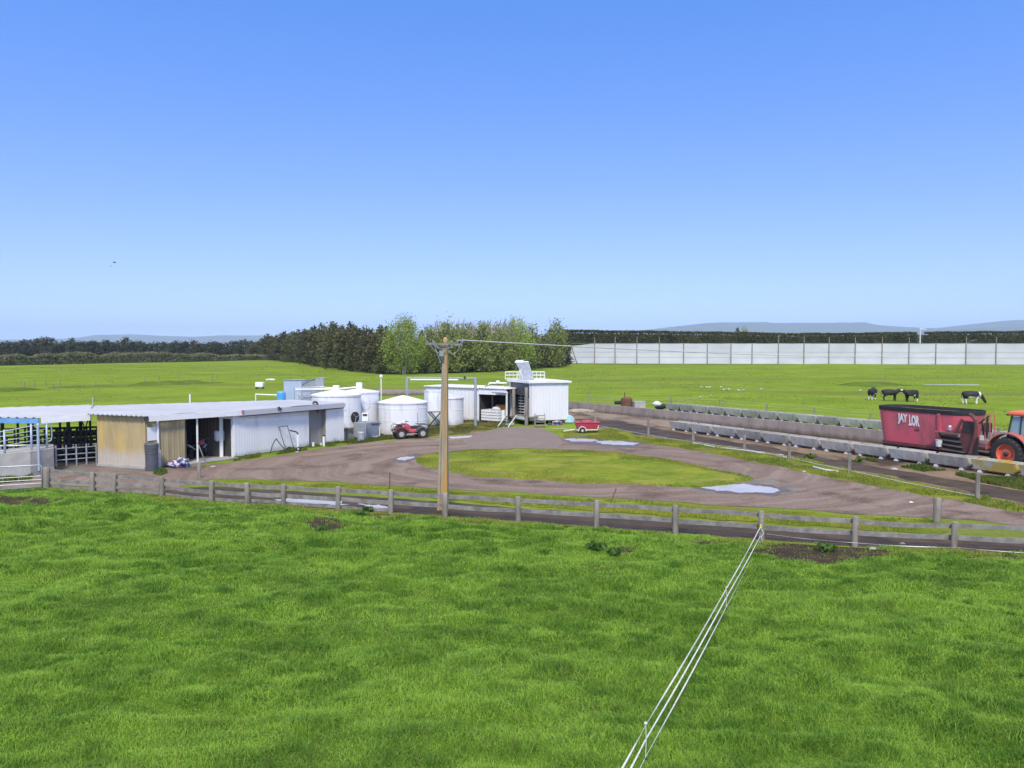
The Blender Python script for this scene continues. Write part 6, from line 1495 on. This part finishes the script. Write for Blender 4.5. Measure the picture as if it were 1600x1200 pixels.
    # drawbar end: gearbox cover, drawbar, ladder with railing
    xe = L / 2; MB().box((xe + .35, 0, .95), (1.5, .9, .28)).build('gearbox_cover', m_dred, t, bev=.04)
    MB().bar((xe - .4, 0, .55), (xe + 1.9, 0, .5), .30, .16).build('drawbar', m_dark, t)
    MB().box((xe + .45, -.62, 1.0), (1.0, .85, .10)).build('step_deck', m_dred, t)
    for pts in ([(1538, 687), (1538, 647.5), (1552, 647.5), (1552, 683)], [(1545, 686), (1545, 648)]):
        MB().tube([q(a, b, -.55) for a, b in pts], .03, 6).build('railing', m_red, t)
    for a, b, r in (((1533, 660), (1536, 683), .05), ((1541, 652), (1540, 684), .06), ((1531, 672), (1548, 666), .03), ((1528, 662), (1543, 650), .04)): MB().tube([q(*a, -.45), q(*b, -.45)], r, 6).build('hydraulic_hose', m_dark, t)
    MB().box(q(1542, 668, -.45), (.3, .25, .5)).build('valve_block', m_dark, t)
    # chassis and wheels
    MB().box((-.2, 0, .50), (lb - .3, 1.1, .22)).build('chassis', m_dark, t)
    for x in (-.55, .55):
        for s in (-1, 1):
            w_ = MB().lathe([(.20, -.13), (.36, -.14), (.40, -.08), (.40, .08), (.36, .14), (.20, .13)], (x - .3, s * .78, .40), 20, 'y', cap=False).build('wheel', m_black, t)
            MB().lathe([(.05, -.10), (.20, -.12), (.20, .12), (.05, .10)], (x - .3, s * .78, .40), 14, 'y').build('rim', m_dred, w_)
    return sR
sR = mixer()
# ---------------------------------------------------------------- tractor
def tractor():
    nw = NF + 1.85; s = s_at(1574, nw + .15); hw = .98; P = lane_pt(s, nw + .15 + hw); t = thing('tractor', 'orange tractor with big lugged tyres and teal cab glass at the right edge', 'tractor', P, az)
    def wheel(x, y, r, wd, rim_r, lugs):
        w_ = MB().lathe([(rim_r, -wd * .45), (r * .82, -wd / 2), (r * .95, -wd * .42), (r * .965, 0), (r * .95, wd * .42), (r * .82, wd / 2), (rim_r, wd * .45)], (x, y, r), 40, 'y', cap=False).build('wheel', m_black, t, smooth=True)
        mb = MB()
        for k in range(lugs):
            for sd_ in (-1, 1):
                a = 2 * PI * (k + (.5 if sd_ > 0 else 0)) / lugs; b = a + .16
                p = Vector((x + r * .965 * math.cos(a), y + sd_ * wd * .47, r + r * .965 * math.sin(a))); q = Vector((x + r * .975 * math.cos(b), y + sd_ * .02, r + r * .975 * math.sin(b)))
                mb.bar(p, q, .055, .07, up=(math.cos(a), 0, math.sin(a)))
        mb.build('tyre_tread', m_black, w_)
        sg = -1 if y < 0 else 1
        MB().lathe([(rim_r * 1.02, sg * wd * .40), (rim_r * .98, sg * wd * .44), (rim_r * .88, sg * wd * .38), (rim_r * .84, sg * wd * .15), (rim_r * .5, sg * wd * .10), (rim_r * .46, sg * wd * .20), (rim_r * .30, sg * wd * .22), (.02, sg * wd * .23)], (x, y, r), 30, 'y', cap=False).build('rim', m_orange, w_, smooth=False)
        MB().lathe([(rim_r * .24, 0), (rim_r * .24, sg * .10), (rim_r * .12, sg * .14), (.01, sg * .15)], (x, y + sg * wd * .20, r), 12, 'y', cap=False).build('hub', m_dark, w_)
        MB().lathe([(rim_r * 1.0, -wd * .4), (rim_r * 1.0, wd * .4)], (x, y, r), 30, 'y', cap=False).build('rim_barrel', m_orange, w_)
    for sg in (-1, 1):
        wheel(0, sg * hw, .86, .50, .50, 22); wheel(2.55, sg * .86, .60, .38, .34, 18)
        # curved mudguard over the rear wheel
        rings = []
        for k in range(15):
            a = math.radians(172 - 150 * k / 14); r1 = 1.13; c = (1.13 * math.cos(a) + .06, .82 + 1.13 * math.sin(a))
            c2 = (1.08 * math.cos(a) + .06, .82 + 1.08 * math.sin(a)); rings.append([(c[0], sg * (hw - .34), c[1]), (c[0], sg * (hw + .24), c[1]), (c2[0], sg * (hw + .24), c2[1]), (c2[0], sg * (hw - .34), c2[1])])
        MB().loft(rings).build('mudguard', m_fender, t, smooth=False)
    MB().box((1.3, 0, .95), (3.0, .62, .45)).build('chassis', m_dark, t, bev=.04)
    MB().box((0, 0, .86), (.5, 1.5, .4)).build('rear_axle', m_dark, t)
    MB().box((2.5, 0, .6), (.25, 1.4, .2)).build('front_axle', m_dark, t)
    MB().loft([[(x, -w_, z0), (x, w_, z0), (x, w_, z1 - .1), (x, w_ - .12, z1), (x, -w_ + .12, z1), (x, -w_, z1 - .1)] for x, w_, z0, z1 in ((1.15, .46, 1.1, 1.82), (2.4, .44, 1.1, 1.74), (3.1, .40, 1.0, 1.60), (3.3, .34, 1.0, 1.45))]).build('hood', m_orange, t, bev=.03)
    MB().box((3.32, 0, 1.2), (.04, .56, .40)).build('grille', m_black, t)
    MB().tube([(1.5, -.4, 1.75), (1.5, -.4, 2.7)], .05, 8).build('exhaust', m_dark, t)
    # cab
    def sec(z, x0, x1, y): return [(x0, -y, z), (x1, -y, z), (x1, y, z), (x0, y, z)]
    MB().loft([sec(1.25, -.10, 1.15, .70), sec(1.62, -.16, 1.2, .74)]).build('cab_base', m_dark, t)
    MB().loft([sec(1.64, -.14, 1.18, .73), sec(2.78, .04, 1.02, .66)]).build('cab_glass', m_glass, t)
    cs0, cs1 = sec(1.62, -.18, 1.22, .77), sec(2.82, .0, 1.06, .70)
    for a, b in zip(cs0, cs1): MB().bar(a, b, .07, .07).build('cab_pillar', m_dark, t)
    MB().bar((.45, -.755, 1.64), (.48, -.69, 2.8), .05, .05).build('cab_pillar', m_dark, t); MB().bar((.45, .755, 1.64), (.48, .69, 2.8), .05, .05).build('cab_pillar', m_dark, t)
    MB().loft([sec(2.82, -.10, 1.16, .80), sec(2.90, -.16, 1.24, .84), sec(3.02, -.12, 1.2, .80), sec(3.08, .1, 1.0, .55)]).build('cab_roof', m_orange, t, bev=.03)
    for y in (-.72, .72): MB().box((-.17, y, 2.86), (.12, .22, .09)).build('work_light', m_dark, t)
    MB().box((-.35, 0, .65), (.35, .5, .3)).build('hitch', m_dark, t)
    for y in (-.4, .4): MB().bar((-.1, y, .8), (-.9, y * .9, .55), .07, .07).build('link_arm', m_dark, t)
    MB().box((-.10, -.56, 1.5), (.22, .3, .5)).build('seat_box', m_dark, t)
tractor()

# ---------------------------------------------------------------- red cart
def cart():
    P = W(917, 676); h = lambda py: Z(py, P.y); k = P.y / F
    t = thing('garden_cart', 'small bright red tub cart with one white mudguarded wheel in the verge', 'cart', P, .08)
    L0, L1 = 37 * k, 30 * k; z1, z0 = h(658.5), h(670)
    def sec(l, w_, z): return [(-l / 2, -w_ / 2, z), (l / 2, -w_ / 2, z), (l / 2, w_ / 2, z), (-l / 2, w_ / 2, z)]
    MB().loft([sec(L1, .8, z0), sec(L0, 1.05, z1 - .06), sec(L0 + .10, 1.15, z1 - .06), sec(L0 + .10, 1.15, z1), sec(L0 - .04, 1.0, z1), sec(L1 - .05, .72, z0 + .05)]).build('tub', m_cred, t, bev=.02)
    MB().blob((.0, 0, z1 - .02), (.55, .35, .12), 3, .3, 10).build('load', m_cred, t)
    for y in (-.5, .5):
        w_ = MB().lathe([(.08, -.06), (.19, -.065), (.21, 0), (.19, .065), (.08, .06)], (-9 * k, y * 1.05, .21), 18, 'y', cap=False).build('wheel', m_black, t)
        MB().lathe([(.02, -.07), (.09, -.06), (.09, .06), (.02, .07)], (-9 * k, y * 1.05, .21), 12, 'y').build('rim', m_tape, w_)
        MB().tube([(-9 * k + .28 * math.cos(a), y * 1.05, .21 + .28 * math.sin(a)) for a in [math.radians(q) for q in range(-10, 191, 20)]], .03, 6).build('mudguard', m_whitep, t)
    MB().tube([(-18 * k, -.45, .25), (15 * k, -.45, .25), (15 * k, .45, .25), (-18 * k, .45, .25)], .03, 6).build('frame', m_whitep, t)
    MB().tube([(15 * k, -.45, .25), (17 * k, -.45, h(663))], .03, 6).build('stay', m_whitep, t); MB().tube([(-18 * k, 0, .25), (-18 * k - .9, 0, .12)], .03, 6).build('drawbar', m_whitep, t)
cart()

# ---------------------------------------------------------------- quad bike
def quad():
    P = W(641, 684.5); t = thing('quad_bike', 'red and white quad bike with racks parked before the water tank', 'quad bike', P, math.radians(180 + 22))
    K = 1.15; s3 = lambda p: Vector(p) * K
    wb, tr, r = .66, .40, .315
    for x in (-wb, wb):
        for y in (-tr, tr):
            mb = MB().lathe([(.16 * K, -.11 * K), (.27 * K, -.13 * K), (.31 * K, -.10 * K), (.315 * K, 0), (.31 * K, .10 * K), (.27 * K, .13 * K), (.16 * K, .11 * K)], s3((x, y, r)), 22, 'y', cap=False)
            w_ = mb.build('wheel', m_black, t, smooth=True); sg = 1 if y > 0 else -1
            MB().lathe([(.17 * K, sg * .11 * K), (.15 * K, sg * .08 * K), (.06 * K, sg * .09 * K), (.01, sg * .10 * K)], s3((x, y, r)), 16, 'y', cap=False).build('rim', m_conc, w_)
            mb = MB()
            for k in range(16):
                a = 2 * PI * k / 16; c = s3((x, y, r)) + Vector((math.cos(a), 0, math.sin(a))) * .315 * K; mb.box(c, (.05, .2 * K, .03), m=Matrix.Rotation(-a + PI / 2, 3, 'Y'))
            mb.build('tyre_tread', m_black, w_)
    sx = lambda pts, m, nm, **k: MB().loft([[s3(p) for p in ring] for ring in pts]).build(nm, m, t, **k)
    def rg(x, y, z0, z1, c=.6): return [(x, -y, z0), (x, y, z0), (x, y, z0 + (z1 - z0) * c), (x, y * .6, z1), (x, -y * .6, z1), (x, -y, z0 + (z1 - z0) * c)]
    sx([rg(-.55, .20, .34, .60), rg(-.1, .18, .30, .62), rg(.4, .20, .30, .66), rg(.75, .18, .36, .62)], m_dark, 'engine')
    sx([rg(-.70, .14, .62, .74), rg(-.35, .16, .60, .76), rg(-.02, .15, .60, .74), rg(.10, .12, .64, .78)], m_black, 'seat', bev=.02)
    sx([rg(.02, .15, .52, .78), rg(.20, .20, .50, .90), rg(.42, .22, .52, .86), rg(.60, .20, .56, .78)], m_cred, 'fuel_tank', bev=.02)
    sx([rg(-.35, .24, .38, .58), rg(-.05, .26, .34, .56), rg(.15, .24, .42, .66)], m_cred, 'side_panel', bev=.02)
    for x, m_, nm in ((wb, m_dred, 'front_mudguard'), (-wb, m_grey, 'rear_mudguard')):
        for sg in (-1, 1):
            R = []
            for k in range(9):
                a = math.radians(165 - 150 * k / 8); R.append([s3((x + .42 * math.cos(a), sg * .18, r + .40 * math.sin(a))), s3((x + .42 * math.cos(a), sg * .56, r + .38 * math.sin(a))), s3((x + .39 * math.cos(a), sg * .56, r + .35 * math.sin(a))), s3((x + .39 * math.cos(a), sg * .18, r + .37 * math.sin(a)))])
            MB().loft(R).build(nm, m_, t)
    sx([rg(.55, .30, .62, .80), rg(.80, .26, .58, .78), rg(.98, .2, .56, .70)], m_dred, 'nose', bev=.02)
    for x, z, m_, nm in ((.70, .86, m_dark, 'front_rack'), (-.72, .82, m_dark, 'rear_rack')):
        mb = MB()
        for k in range(5): mb.tube([s3((x - .28 + .14 * k, -.42, z)), s3((x - .28 + .14 * k, .42, z))], .018, 5)
        for y in (-.42, .42): mb.tube([s3((x - .3, y, z)), s3((x + .3, y, z))], .022, 5)
        mb.build(nm, m_, t)
    MB().blob(s3((.72, .05, .93)), (.30, .34, .09), 3, .4, 10).build('white_load', m_tape, t, smooth=True)
    MB().blob(s3((.38, 0, .98)), (.15, .13, .14), 5, .3, 10).build('white_cowl', m_whitep, t, smooth=True)
    MB().tube([s3((.22, -.40, 1.04)), s3((.32, -.2, 1.06)), s3((.36, 0, 1.0)), s3((.32, .2, 1.06)), s3((.22, .40, 1.04))], .022, 6).build('handlebar', m_dark, t)
    mb = MB(); mb.tube([s3((1.0, -.30, .42)), s3((1.10, -.30, .55)), s3((1.10, -.30, .80)), s3((1.02, -.28, .86))], .025, 6); mb.tube([s3((1.10, -.3, .80)), s3((1.10, .3, .80))], .025, 6); mb.tube([s3((1.0, .30, .42)), s3((1.10, .30, .55)), s3((1.10, .30, .80)), s3((1.02, .28, .86))], .025, 6); mb.tube([s3((1.02, -.3, .44)), s3((1.02, .3, .44))], .025, 6); mb.build('bull_bar', m_galv, t)
    for y in (-.18, .18): MB().lathe([(.07, 0), (.08, .03), (.02, .05)], s3((.98, y, .68)), 10, 'x').build('headlight', m_tape, t)
    for sg in (-1, 1): MB().bar(s3((-.30, sg * .38, .30)), s3((.30, sg * .38, .30)), .22, .05).build('footrest', m_galv, t)
    MB().tube([s3((-.55, -.3, .8)), s3((-.55, -.3, 1.5))], .015, 5).build('flag_pole', m_dark, t)
quad()

# ---------------------------------------------------------------- cows
def skin_mesh(name, verts, edges, radii, m, sub=2):
    me = bpy.data.meshes.new(name); me.from_pydata(verts, edges, []); o = bpy.data.objects.new(name, me); link(o)
    md = o.modifiers.new('skin', 'SKIN'); md.use_smooth_shade = True
    for i, r in enumerate(radii):
        v = me.skin_vertices[0].data[i]; v.radius = r if hasattr(r, '__len__') else (r, r); v.use_root = (i == 0)
    s = o.modifiers.new('sub', 'SUBSURF'); s.levels = s.render_levels = sub
    bpy.context.view_layer.update()
    r = bpy.data.meshes.new_from_object(o.evaluated_get(bpy.context.evaluated_depsgraph_get())); bpy.data.objects.remove(o); bpy.data.meshes.remove(me)
    r.name = name; r.materials.clear(); r.materials.append(m); return r
def cow_mat(name, whites):
    """black hide with white patches; whites: list of (x0,x1,z0,z1) boxes in body space, ragged by noise"""
    m = bpy.data.materials.new(name); m.use_nodes = True; t = m.node_tree; N = t.nodes; L = t.links; p = N['Principled BSDF']; p.inputs['Roughness'].default_value = .7
    tc = N.new('ShaderNodeTexCoord'); nz = N.new('ShaderNodeTexNoise'); nz.inputs['Scale'].default_value = 3.5; L.new(tc.outputs['Object'], nz.inputs[0])
    sc = N.new('ShaderNodeVectorMath'); sc.operation = 'SCALE'; sc.inputs['Scale'].default_value = .22; L.new(nz.outputs['Color'], sc.inputs[0])
    ad = N.new('ShaderNodeVectorMath'); L.new(tc.outputs['Object'], ad.inputs[0]); L.new(sc.outputs[0], ad.inputs[1]); sp = N.new('ShaderNodeSeparateXYZ'); L.new(ad.outputs[0], sp.inputs[0])
    acc = None
    def cmp_(s, v, op):
        n = N.new('ShaderNodeMath'); n.operation = op; L.new(s, n.inputs[0]); n.inputs[1].default_value = v; return n.outputs[0]
    def mul(a, b, op='MULTIPLY'):
        n = N.new('ShaderNodeMath'); n.operation = op; L.new(a, n.inputs[0]); L.new(b, n.inputs[1]); return n.outputs[0]
    for x0, x1, z0, z1 in whites:
        b = mul(mul(cmp_(sp.outputs[0], x0 + .11, 'GREATER_THAN'), cmp_(sp.outputs[0], x1 + .11, 'LESS_THAN')), mul(cmp_(sp.outputs[2], z0 + .11, 'GREATER_THAN'), cmp_(sp.outputs[2], z1 + .11, 'LESS_THAN')))
        acc = b if acc is None else mul(acc, b, 'MAXIMUM')
    mx = N.new('ShaderNodeMix'); mx.data_type = 'RGBA'; mx.inputs[6].default_value = (.012, .011, .011, 1); mx.inputs[7].default_value = (.72, .70, .66, 1)
    L.new(acc, mx.inputs[0]); L.new(mx.outputs[2], p.inputs['Base Color']); return m
def cow(name_label, px, py, rz, graze, whites, step=0.0, turn=0.0, k=1.0, hide='cow_hide'):
    P = W(px, py); t = thing('cow', name_label, 'cow', P, rz)
    V, E, R = [], [], []
    def v(p, r, par=None):
        V.append(p); R.append(r); i = len(V) - 1
        if par is not None: E.append((par, i))
        return i
    # head towards +x; y lateral
    hip = v((-.62, 0, 1.06), (.44, .40)); bel = v((-.15, 0, .97), (.54, .44), hip); che = v((.40, 0, .98), (.52, .40), bel); sh = v((.66, 0, 1.06), (.40, .28), che)
    rump = v((-.90, 0, 1.14), (.30, .26), hip)
    tx, ty = math.cos(turn), math.sin(turn)
    if graze: nk = [(.98, .86, .22), (1.18, .55, .17)]; hd = [(1.28, .34, .17), (1.40, .17, .12), (1.46, .09, .10)]
    else: nk = [(.92, 1.22, .23), (1.10, 1.32, .18)]; hd = [(1.28, 1.34, .17), (1.45, 1.22, .12), (1.55, 1.15, .10)]
    par = sh; ids = []
    for i, (x, z, r) in enumerate(nk + hd):
        f = (x - .66); par = v((.66 + f * tx, f * ty, z), r, par); ids.append(par)
    hx, hy, hz = V[ids[2]]
    for sgn in (-1, 1):
        e1 = v((hx - .04 * tx - sgn * .14 * ty, hy + sgn * .14 * tx, hz + .06), .035, ids[2]); v((hx - .06 * tx - sgn * .26 * ty, hy + sgn * .26 * tx, hz + .04), (.02, .05), e1)
    for sgn in (-1, 1):
        d = step * sgn
        a = v((.50 + .02, sgn * .17, .80), .17, che); b = v((.50 + d * .6, sgn * .17, .46), .10, a); c = v((.50 + d, sgn * .17, .22), .075, b); c2 = v((.50 + d * 1.05, sgn * .17, .06), .08, c); v((.53 + d * 1.05, sgn * .17, .0), .075, c2)
        a = v((-.66, sgn * .19, .82), .21, hip); b = v((-.58 - d * .5, sgn * .18, .62), .14, a); c = v((-.76 - d, sgn * .17, .42), .09, b); c2 = v((-.70 - d, sgn * .17, .20), .072, c); c3 = v((-.69 - d, sgn * .17, .05), .08, c2); v((-.66 - d, sgn * .17, .0), .075, c3)
    t1 = v((-.98, 0, 1.18), .035, rump); t2 = v((-1.04, 0, .95), .022, t1); t3 = v((-1.03, .02, .65), .022, t2); v((-1.02, .02, .45), .045, t3)
    me = skin_mesh('body', V, E, R, cow_mat(hide, whites)); zs = min(q.co.z for q in me.vertices)
    for q in me.vertices: q.co.z -= zs
    o = bpy.data.objects.new('body', me); link(o); o.parent = t; t.scale = (k, k, k)
    u = MB().blob((-.42, 0, .68), (.20, .16, .14), 2, .15, 10).build('udder', M('udder_skin', (.50, .33, .28), (.42, .28, .24), rough=.6), t, smooth=True)
    return t
legs_w = [(-1.2, -.40, -.2, .55), (.3, .8, -.2, .42), (-.45, .25, -.2, .80)]
cow('black cow with white lower legs standing turned away, leftmost of the four', 1363, 624.5, math.radians(48), False, [(-1.2, -.5, -.2, .45), (-.4, .1, -.2, .82), (.3, .8, -.2, .25)], .06, .5, .98, 'leftmost_hide')
cow('plain black cow standing nose to nose with the cow on its right', 1391, 626, math.radians(-12), False, [(1.42, 1.62, 1.02, 1.35), (-.3, -.1, -.2, .70)], -.05, .1, .98, 'black_hide')
cow('black cow facing left, nose to nose with the cow on its left', 1423, 627.5, math.radians(180 + 14), False, [(1.2, 1.35, 1.30, 1.6), (-1.2, -.6, -.2, .35), (-.35, -.05, -.2, .80)], .05, -.1, 1.0, 'facing_hide')
cow('black and white cow grazing with its head down, rightmost of the four', 1518, 631, math.radians(-8), True, legs_w + [(.62, .86, .2, 1.7), (-.1, .75, -.2, .78)], .10, .0, 1.04, 'pied_hide')

# ---------------------------------------------------------------- birds
def gull_mesh():
    mb = MB(); rings = []
    for x, r, z in ((-.30, .02, .20), (-.15, .08, .20), (0, .11, .21), (.12, .09, .24), (.19, .06, .31), (.24, .06, .35), (.30, .02, .34), (.36, .008, .33)):
        rings.append([(x, r * math.cos(a), z + r * math.sin(a)) for a in [q * PI / 4 for q in range(8)]])
    mb.loft(rings)
    o = mb.build('body', m_gull, smooth=True); me = o.data; bpy.data.objects.remove(o); return me
gm = gull_mesh(); o = MB().loft([[(-.36, y, .24), (.08, y * 1.6, .30), (.08, y * 1.6 + .02, .22), (-.2, y * 1.3, .17)] for y in (.095, .115)]).loft([[(-.36, -y, .24), (.08, -y * 1.6, .30), (.08, -y * 1.6 - .02, .22), (-.2, -y * 1.3, .17)] for y in (.095, .115)]).build('wings', m_galv); wm = o.data; bpy.data.objects.remove(o)
o = MB().tube([(0, -.05, 0), (0, -.05, .13)], .012, 4).tube([(0, .05, 0), (0, .05, .13)], .012, 4).build('legs', m_rust); lm = o.data; bpy.data.objects.remove(o)
GP = [(1096, 606.5), (1105, 607), (1108.5, 607), (1127, 607), (1130.5, 611), (1135.5, 610.5), (1139, 610.5), (1154.5, 612), (1161, 611.5), (1190, 610), (1093, 623), (1111, 621)]
for i, (px, py) in enumerate(GP + [(1344, 612), (1364, 601.5)]):
    P = W(px, py); t = thing('gull', ('%s white gull from the left in the scattered flock on the right field' % nth(i)) if i < 12 else ['pair-less white gull on the grass left of the leftmost cow', 'white gull on the grass just behind the leftmost cow'][i - 12], 'bird', P, random.uniform(0, 6), 'gulls on the right field')
    for me, nm in ((gm, 'body'), (wm, 'wings'), (lm, 'legs')): q = bpy.data.objects.new(nm, me); link(q); q.parent = t
    t.scale = (.85,) * 3
for i, (px, py, Y, s) in enumerate(((183, 410, 130, 1.0), (177, 416, 150, .55))):
    P = Vector((XA(px, Y), Y, Z(py, Y))); t = thing('flying_bird', ['larger dark bird flying high over the left field', 'smaller dark bird flying just below the larger one'][i], 'bird', P, .4)
    MB().lathe([(.01, -.28), (.06, -.12), (.08, .05), (.05, .17), (.01, .27)], (0, 0, 0), 8, 'x').build('body', m_dark, t, smooth=True)
    for sg in (-1, 1): MB().loft([[(-.10, sg * y, z), (.10, sg * y, z), (.10, sg * y, z + .015), (-.10, sg * y, z + .015)] if y < .5 else [(-.10, sg * y, z), (-.04, sg * y, z), (-.04, sg * y, z + .01), (-.10, sg * y, z + .01)] for y, z in ((.04, 0), (.25, .10), (.55, .04))]).build('wing', m_dark, t)
    t.scale = (s,) * 3

# ---------------------------------------------------------------- field fences
def field_fence(label, pts, r=.07, wires=(.35, .7, .95), m=m_wood, gap=400, thick=.008):
    P0 = W(pts[0][0], pts[0][1]); t = thing('wire_fence', label, 'fence', P0); prev = None
    for px, yb, yt in pts:
        P = W(px, yb); h = Z(yt, P.y); MB().tube([(P.x, P.y, -.3), (P.x, P.y, h)], r, 6, r * .85).build('post', m, t, world=True)
        if prev is not None and wires:
            for z in wires: MB().tube([prev + Vector((0, 0, z)), (prev + P) / 2 + Vector((0, 0, z - .03)), P + Vector((0, 0, z))], thick, 3).build('wire', m_galv, t, world=True)
        prev = P
    return t
field_fence('thin wire fence with dark posts along the bank across the left field', [(-30, 603.5, 593), (34, 604, 594), (54, 603.6, 594.5), (71.5, 603, 594.5), (94, 604, 594)], .07, wires=())
field_fence('nearer line of dark posts beside the bank in the left field', [(38, 605.5, 597), (84.5, 610.5, 600), (131, 605.5, 601), (150, 606, 597), (249, 605.5, 595.5), (292, 603.6, 596), (332, 596.7, 587.6), (404, 593, 585), (455, 592, 585)], .08, wires=())
field_fence('farther line of dark posts crossing the middle of the left field', [(226, 597, 588), (249.3, 597, 586), (278.6, 592.6, 585.7), (304.7, 592, 586), (339.6, 595, 585), (368.5, 594, 585), (421, 590, 583.5), (438, 588.5, 583.5), (474, 582.7, 577), (500, 584, 577), (507, 575.8, 572)], .07, wires=())
field_fence('farthest faint fence of thin posts near the hedge in the left field', [(181, 573, 568), (202, 572.5, 568), (285, 574, 568), (326, 572, 568), (417, 573, 568)], .07, wires=())
field_fence('wire fence of grey posts behind the far troughs and low wall', [(919.5, 632, 611.5), (961, 633.7, 623.7), (1048, 635, 618), (1124.6, 639, 624.7), (1198, 646, 631), (1272.6, 652, 637.5), (1360, 664, 645), (1560, 690, 668)], .09)
LP = [(930, 666, 642), (1013, 682, 652), (1083, 693, 671), (1163, 704, 680), (1233, 718, 693), (1327, 739, 708), (1527, 780, 740)]
lf = field_fence('line of weathered posts in the verge between the drive and the feed lane', LP, .10, (.12,), m_wood, 400, .02)
P = W(1464, 818); tag(post_mb(MB(), P, Z(778, P.y), .14, 3).build('gate_post', m_wood, smooth=True), 'stout weathered post standing alone in the drive behind the timber fence', 'post')
for i, (px, yb, yt) in enumerate(((608, 800, 738), (953, 790, 763))):
    P = W(px, yb); tag(MB().tube([P, P + Vector((.04 if i == 0 else .25, 0, Z(yt, P.y)))], .022, 6).build('steel_stake', m_rust), ['upright rusty steel stake behind the fence left of the power pole', 'leaning rusty steel stake behind the fence right of the power pole'][i], 'stake')
# scattered stones and rubbish
for i, (px, py, s, m_, lab) in enumerate(((1364, 859, .09, m_conc, 'pale stone lying in the muddy grass right of the tapes'), (1410, 851, .07, m_conc, 'small pale stone by the fence right of the tapes'), (1424, 786, .07, m_tape, 'white scrap lying on the drive near the lone stout post'),
    (1338, 719, .11, m_tape, 'white scrap of plastic in the mud by the trough feet'), (333, 731, .12, m_conc, 'small pale stone on the drive near the porch'), (1256, 738, .10, m_conc, 'pale stone at the drive edge right of the puddles'), (1397, 735, .14, m_conc, 'pale lump in the mud below the troughs'))):
    P = W(px, py); tag(MB().blob(P + Vector((0, 0, s * .4)), (s * 1.3, s, s * .6), i, .4, 8).build('stone' if 'stone' in lab or 'lump' in lab else 'plastic_scrap', m_), lab, 'stone' if 'stone' in lab or 'lump' in lab else 'scrap')
tag(MB().tube([W(1270, 731) + Vector((0, 0, .06)), W(1290, 736) + Vector((0, 0, .06)), W(1310, 738.5) + Vector((0, 0, .05))], .05, 6).build('white_hose', m_tape), 'length of white hose lying in the verge below the troughs', 'hose')
tag(MB().tube([W(1083, 694.5) + Vector((0, 0, .1)), W(1120, 700) + Vector((0, 0, .05)), W(1163, 706) + Vector((0, 0, .1)), W(1200, 711) + Vector((0, 0, .06)), W(1230, 717.5) + Vector((0, 0, .08))], .04, 6).build('white_hose', m_tape), 'long white pipe lying along the feet of the verge posts', 'hose')
# broad-leaved weeds
def weed(P, r, n, m): 
    C = rng.normal(size=(n, 3)) * np.array([r * .36, r * .36, r * .15]) + np.array([P.x, P.y, humps(np.array([P.x]), np.array([P.y]))[0] + .12 if P.y < float(fence_y(P.x)) else .12])
    V, q = leaf_quads(C, .14, .2, 1.5); return np_mesh('dock_plant', V, [q], [m])
m_dock = m_leaf('dock_leaves', (.07, .14, .03), (.11, .19, .04), .1)
for i, (px, py, r) in enumerate(((565, 812, .35), (1290, 868, .5), (1340, 722, .45), (1265, 716, .5), (575, 800, .35), (930, 873, .4), (505, 838, .3), (960, 880, .3))):
    P = W(px, py); tag(link(bpy.data.objects.new('weed', weed(P, r * .7, 110, m_dock))), ['leafy weed clump below the fence left of the power pole', 'leafy weed clump in the bare muddy patch right of the tapes', 'leafy weed clump in the mud by the verge post at the troughs', 'leafy weed clump at the verge beside the lane post', 'weed clump right at the fence foot left of the power pole', 'weed clump in the paddock left of the tapes', 'weed clump in the small bare patch on the left paddock', 'lower weed clump in the paddock left of the tapes'][i], 'weed')
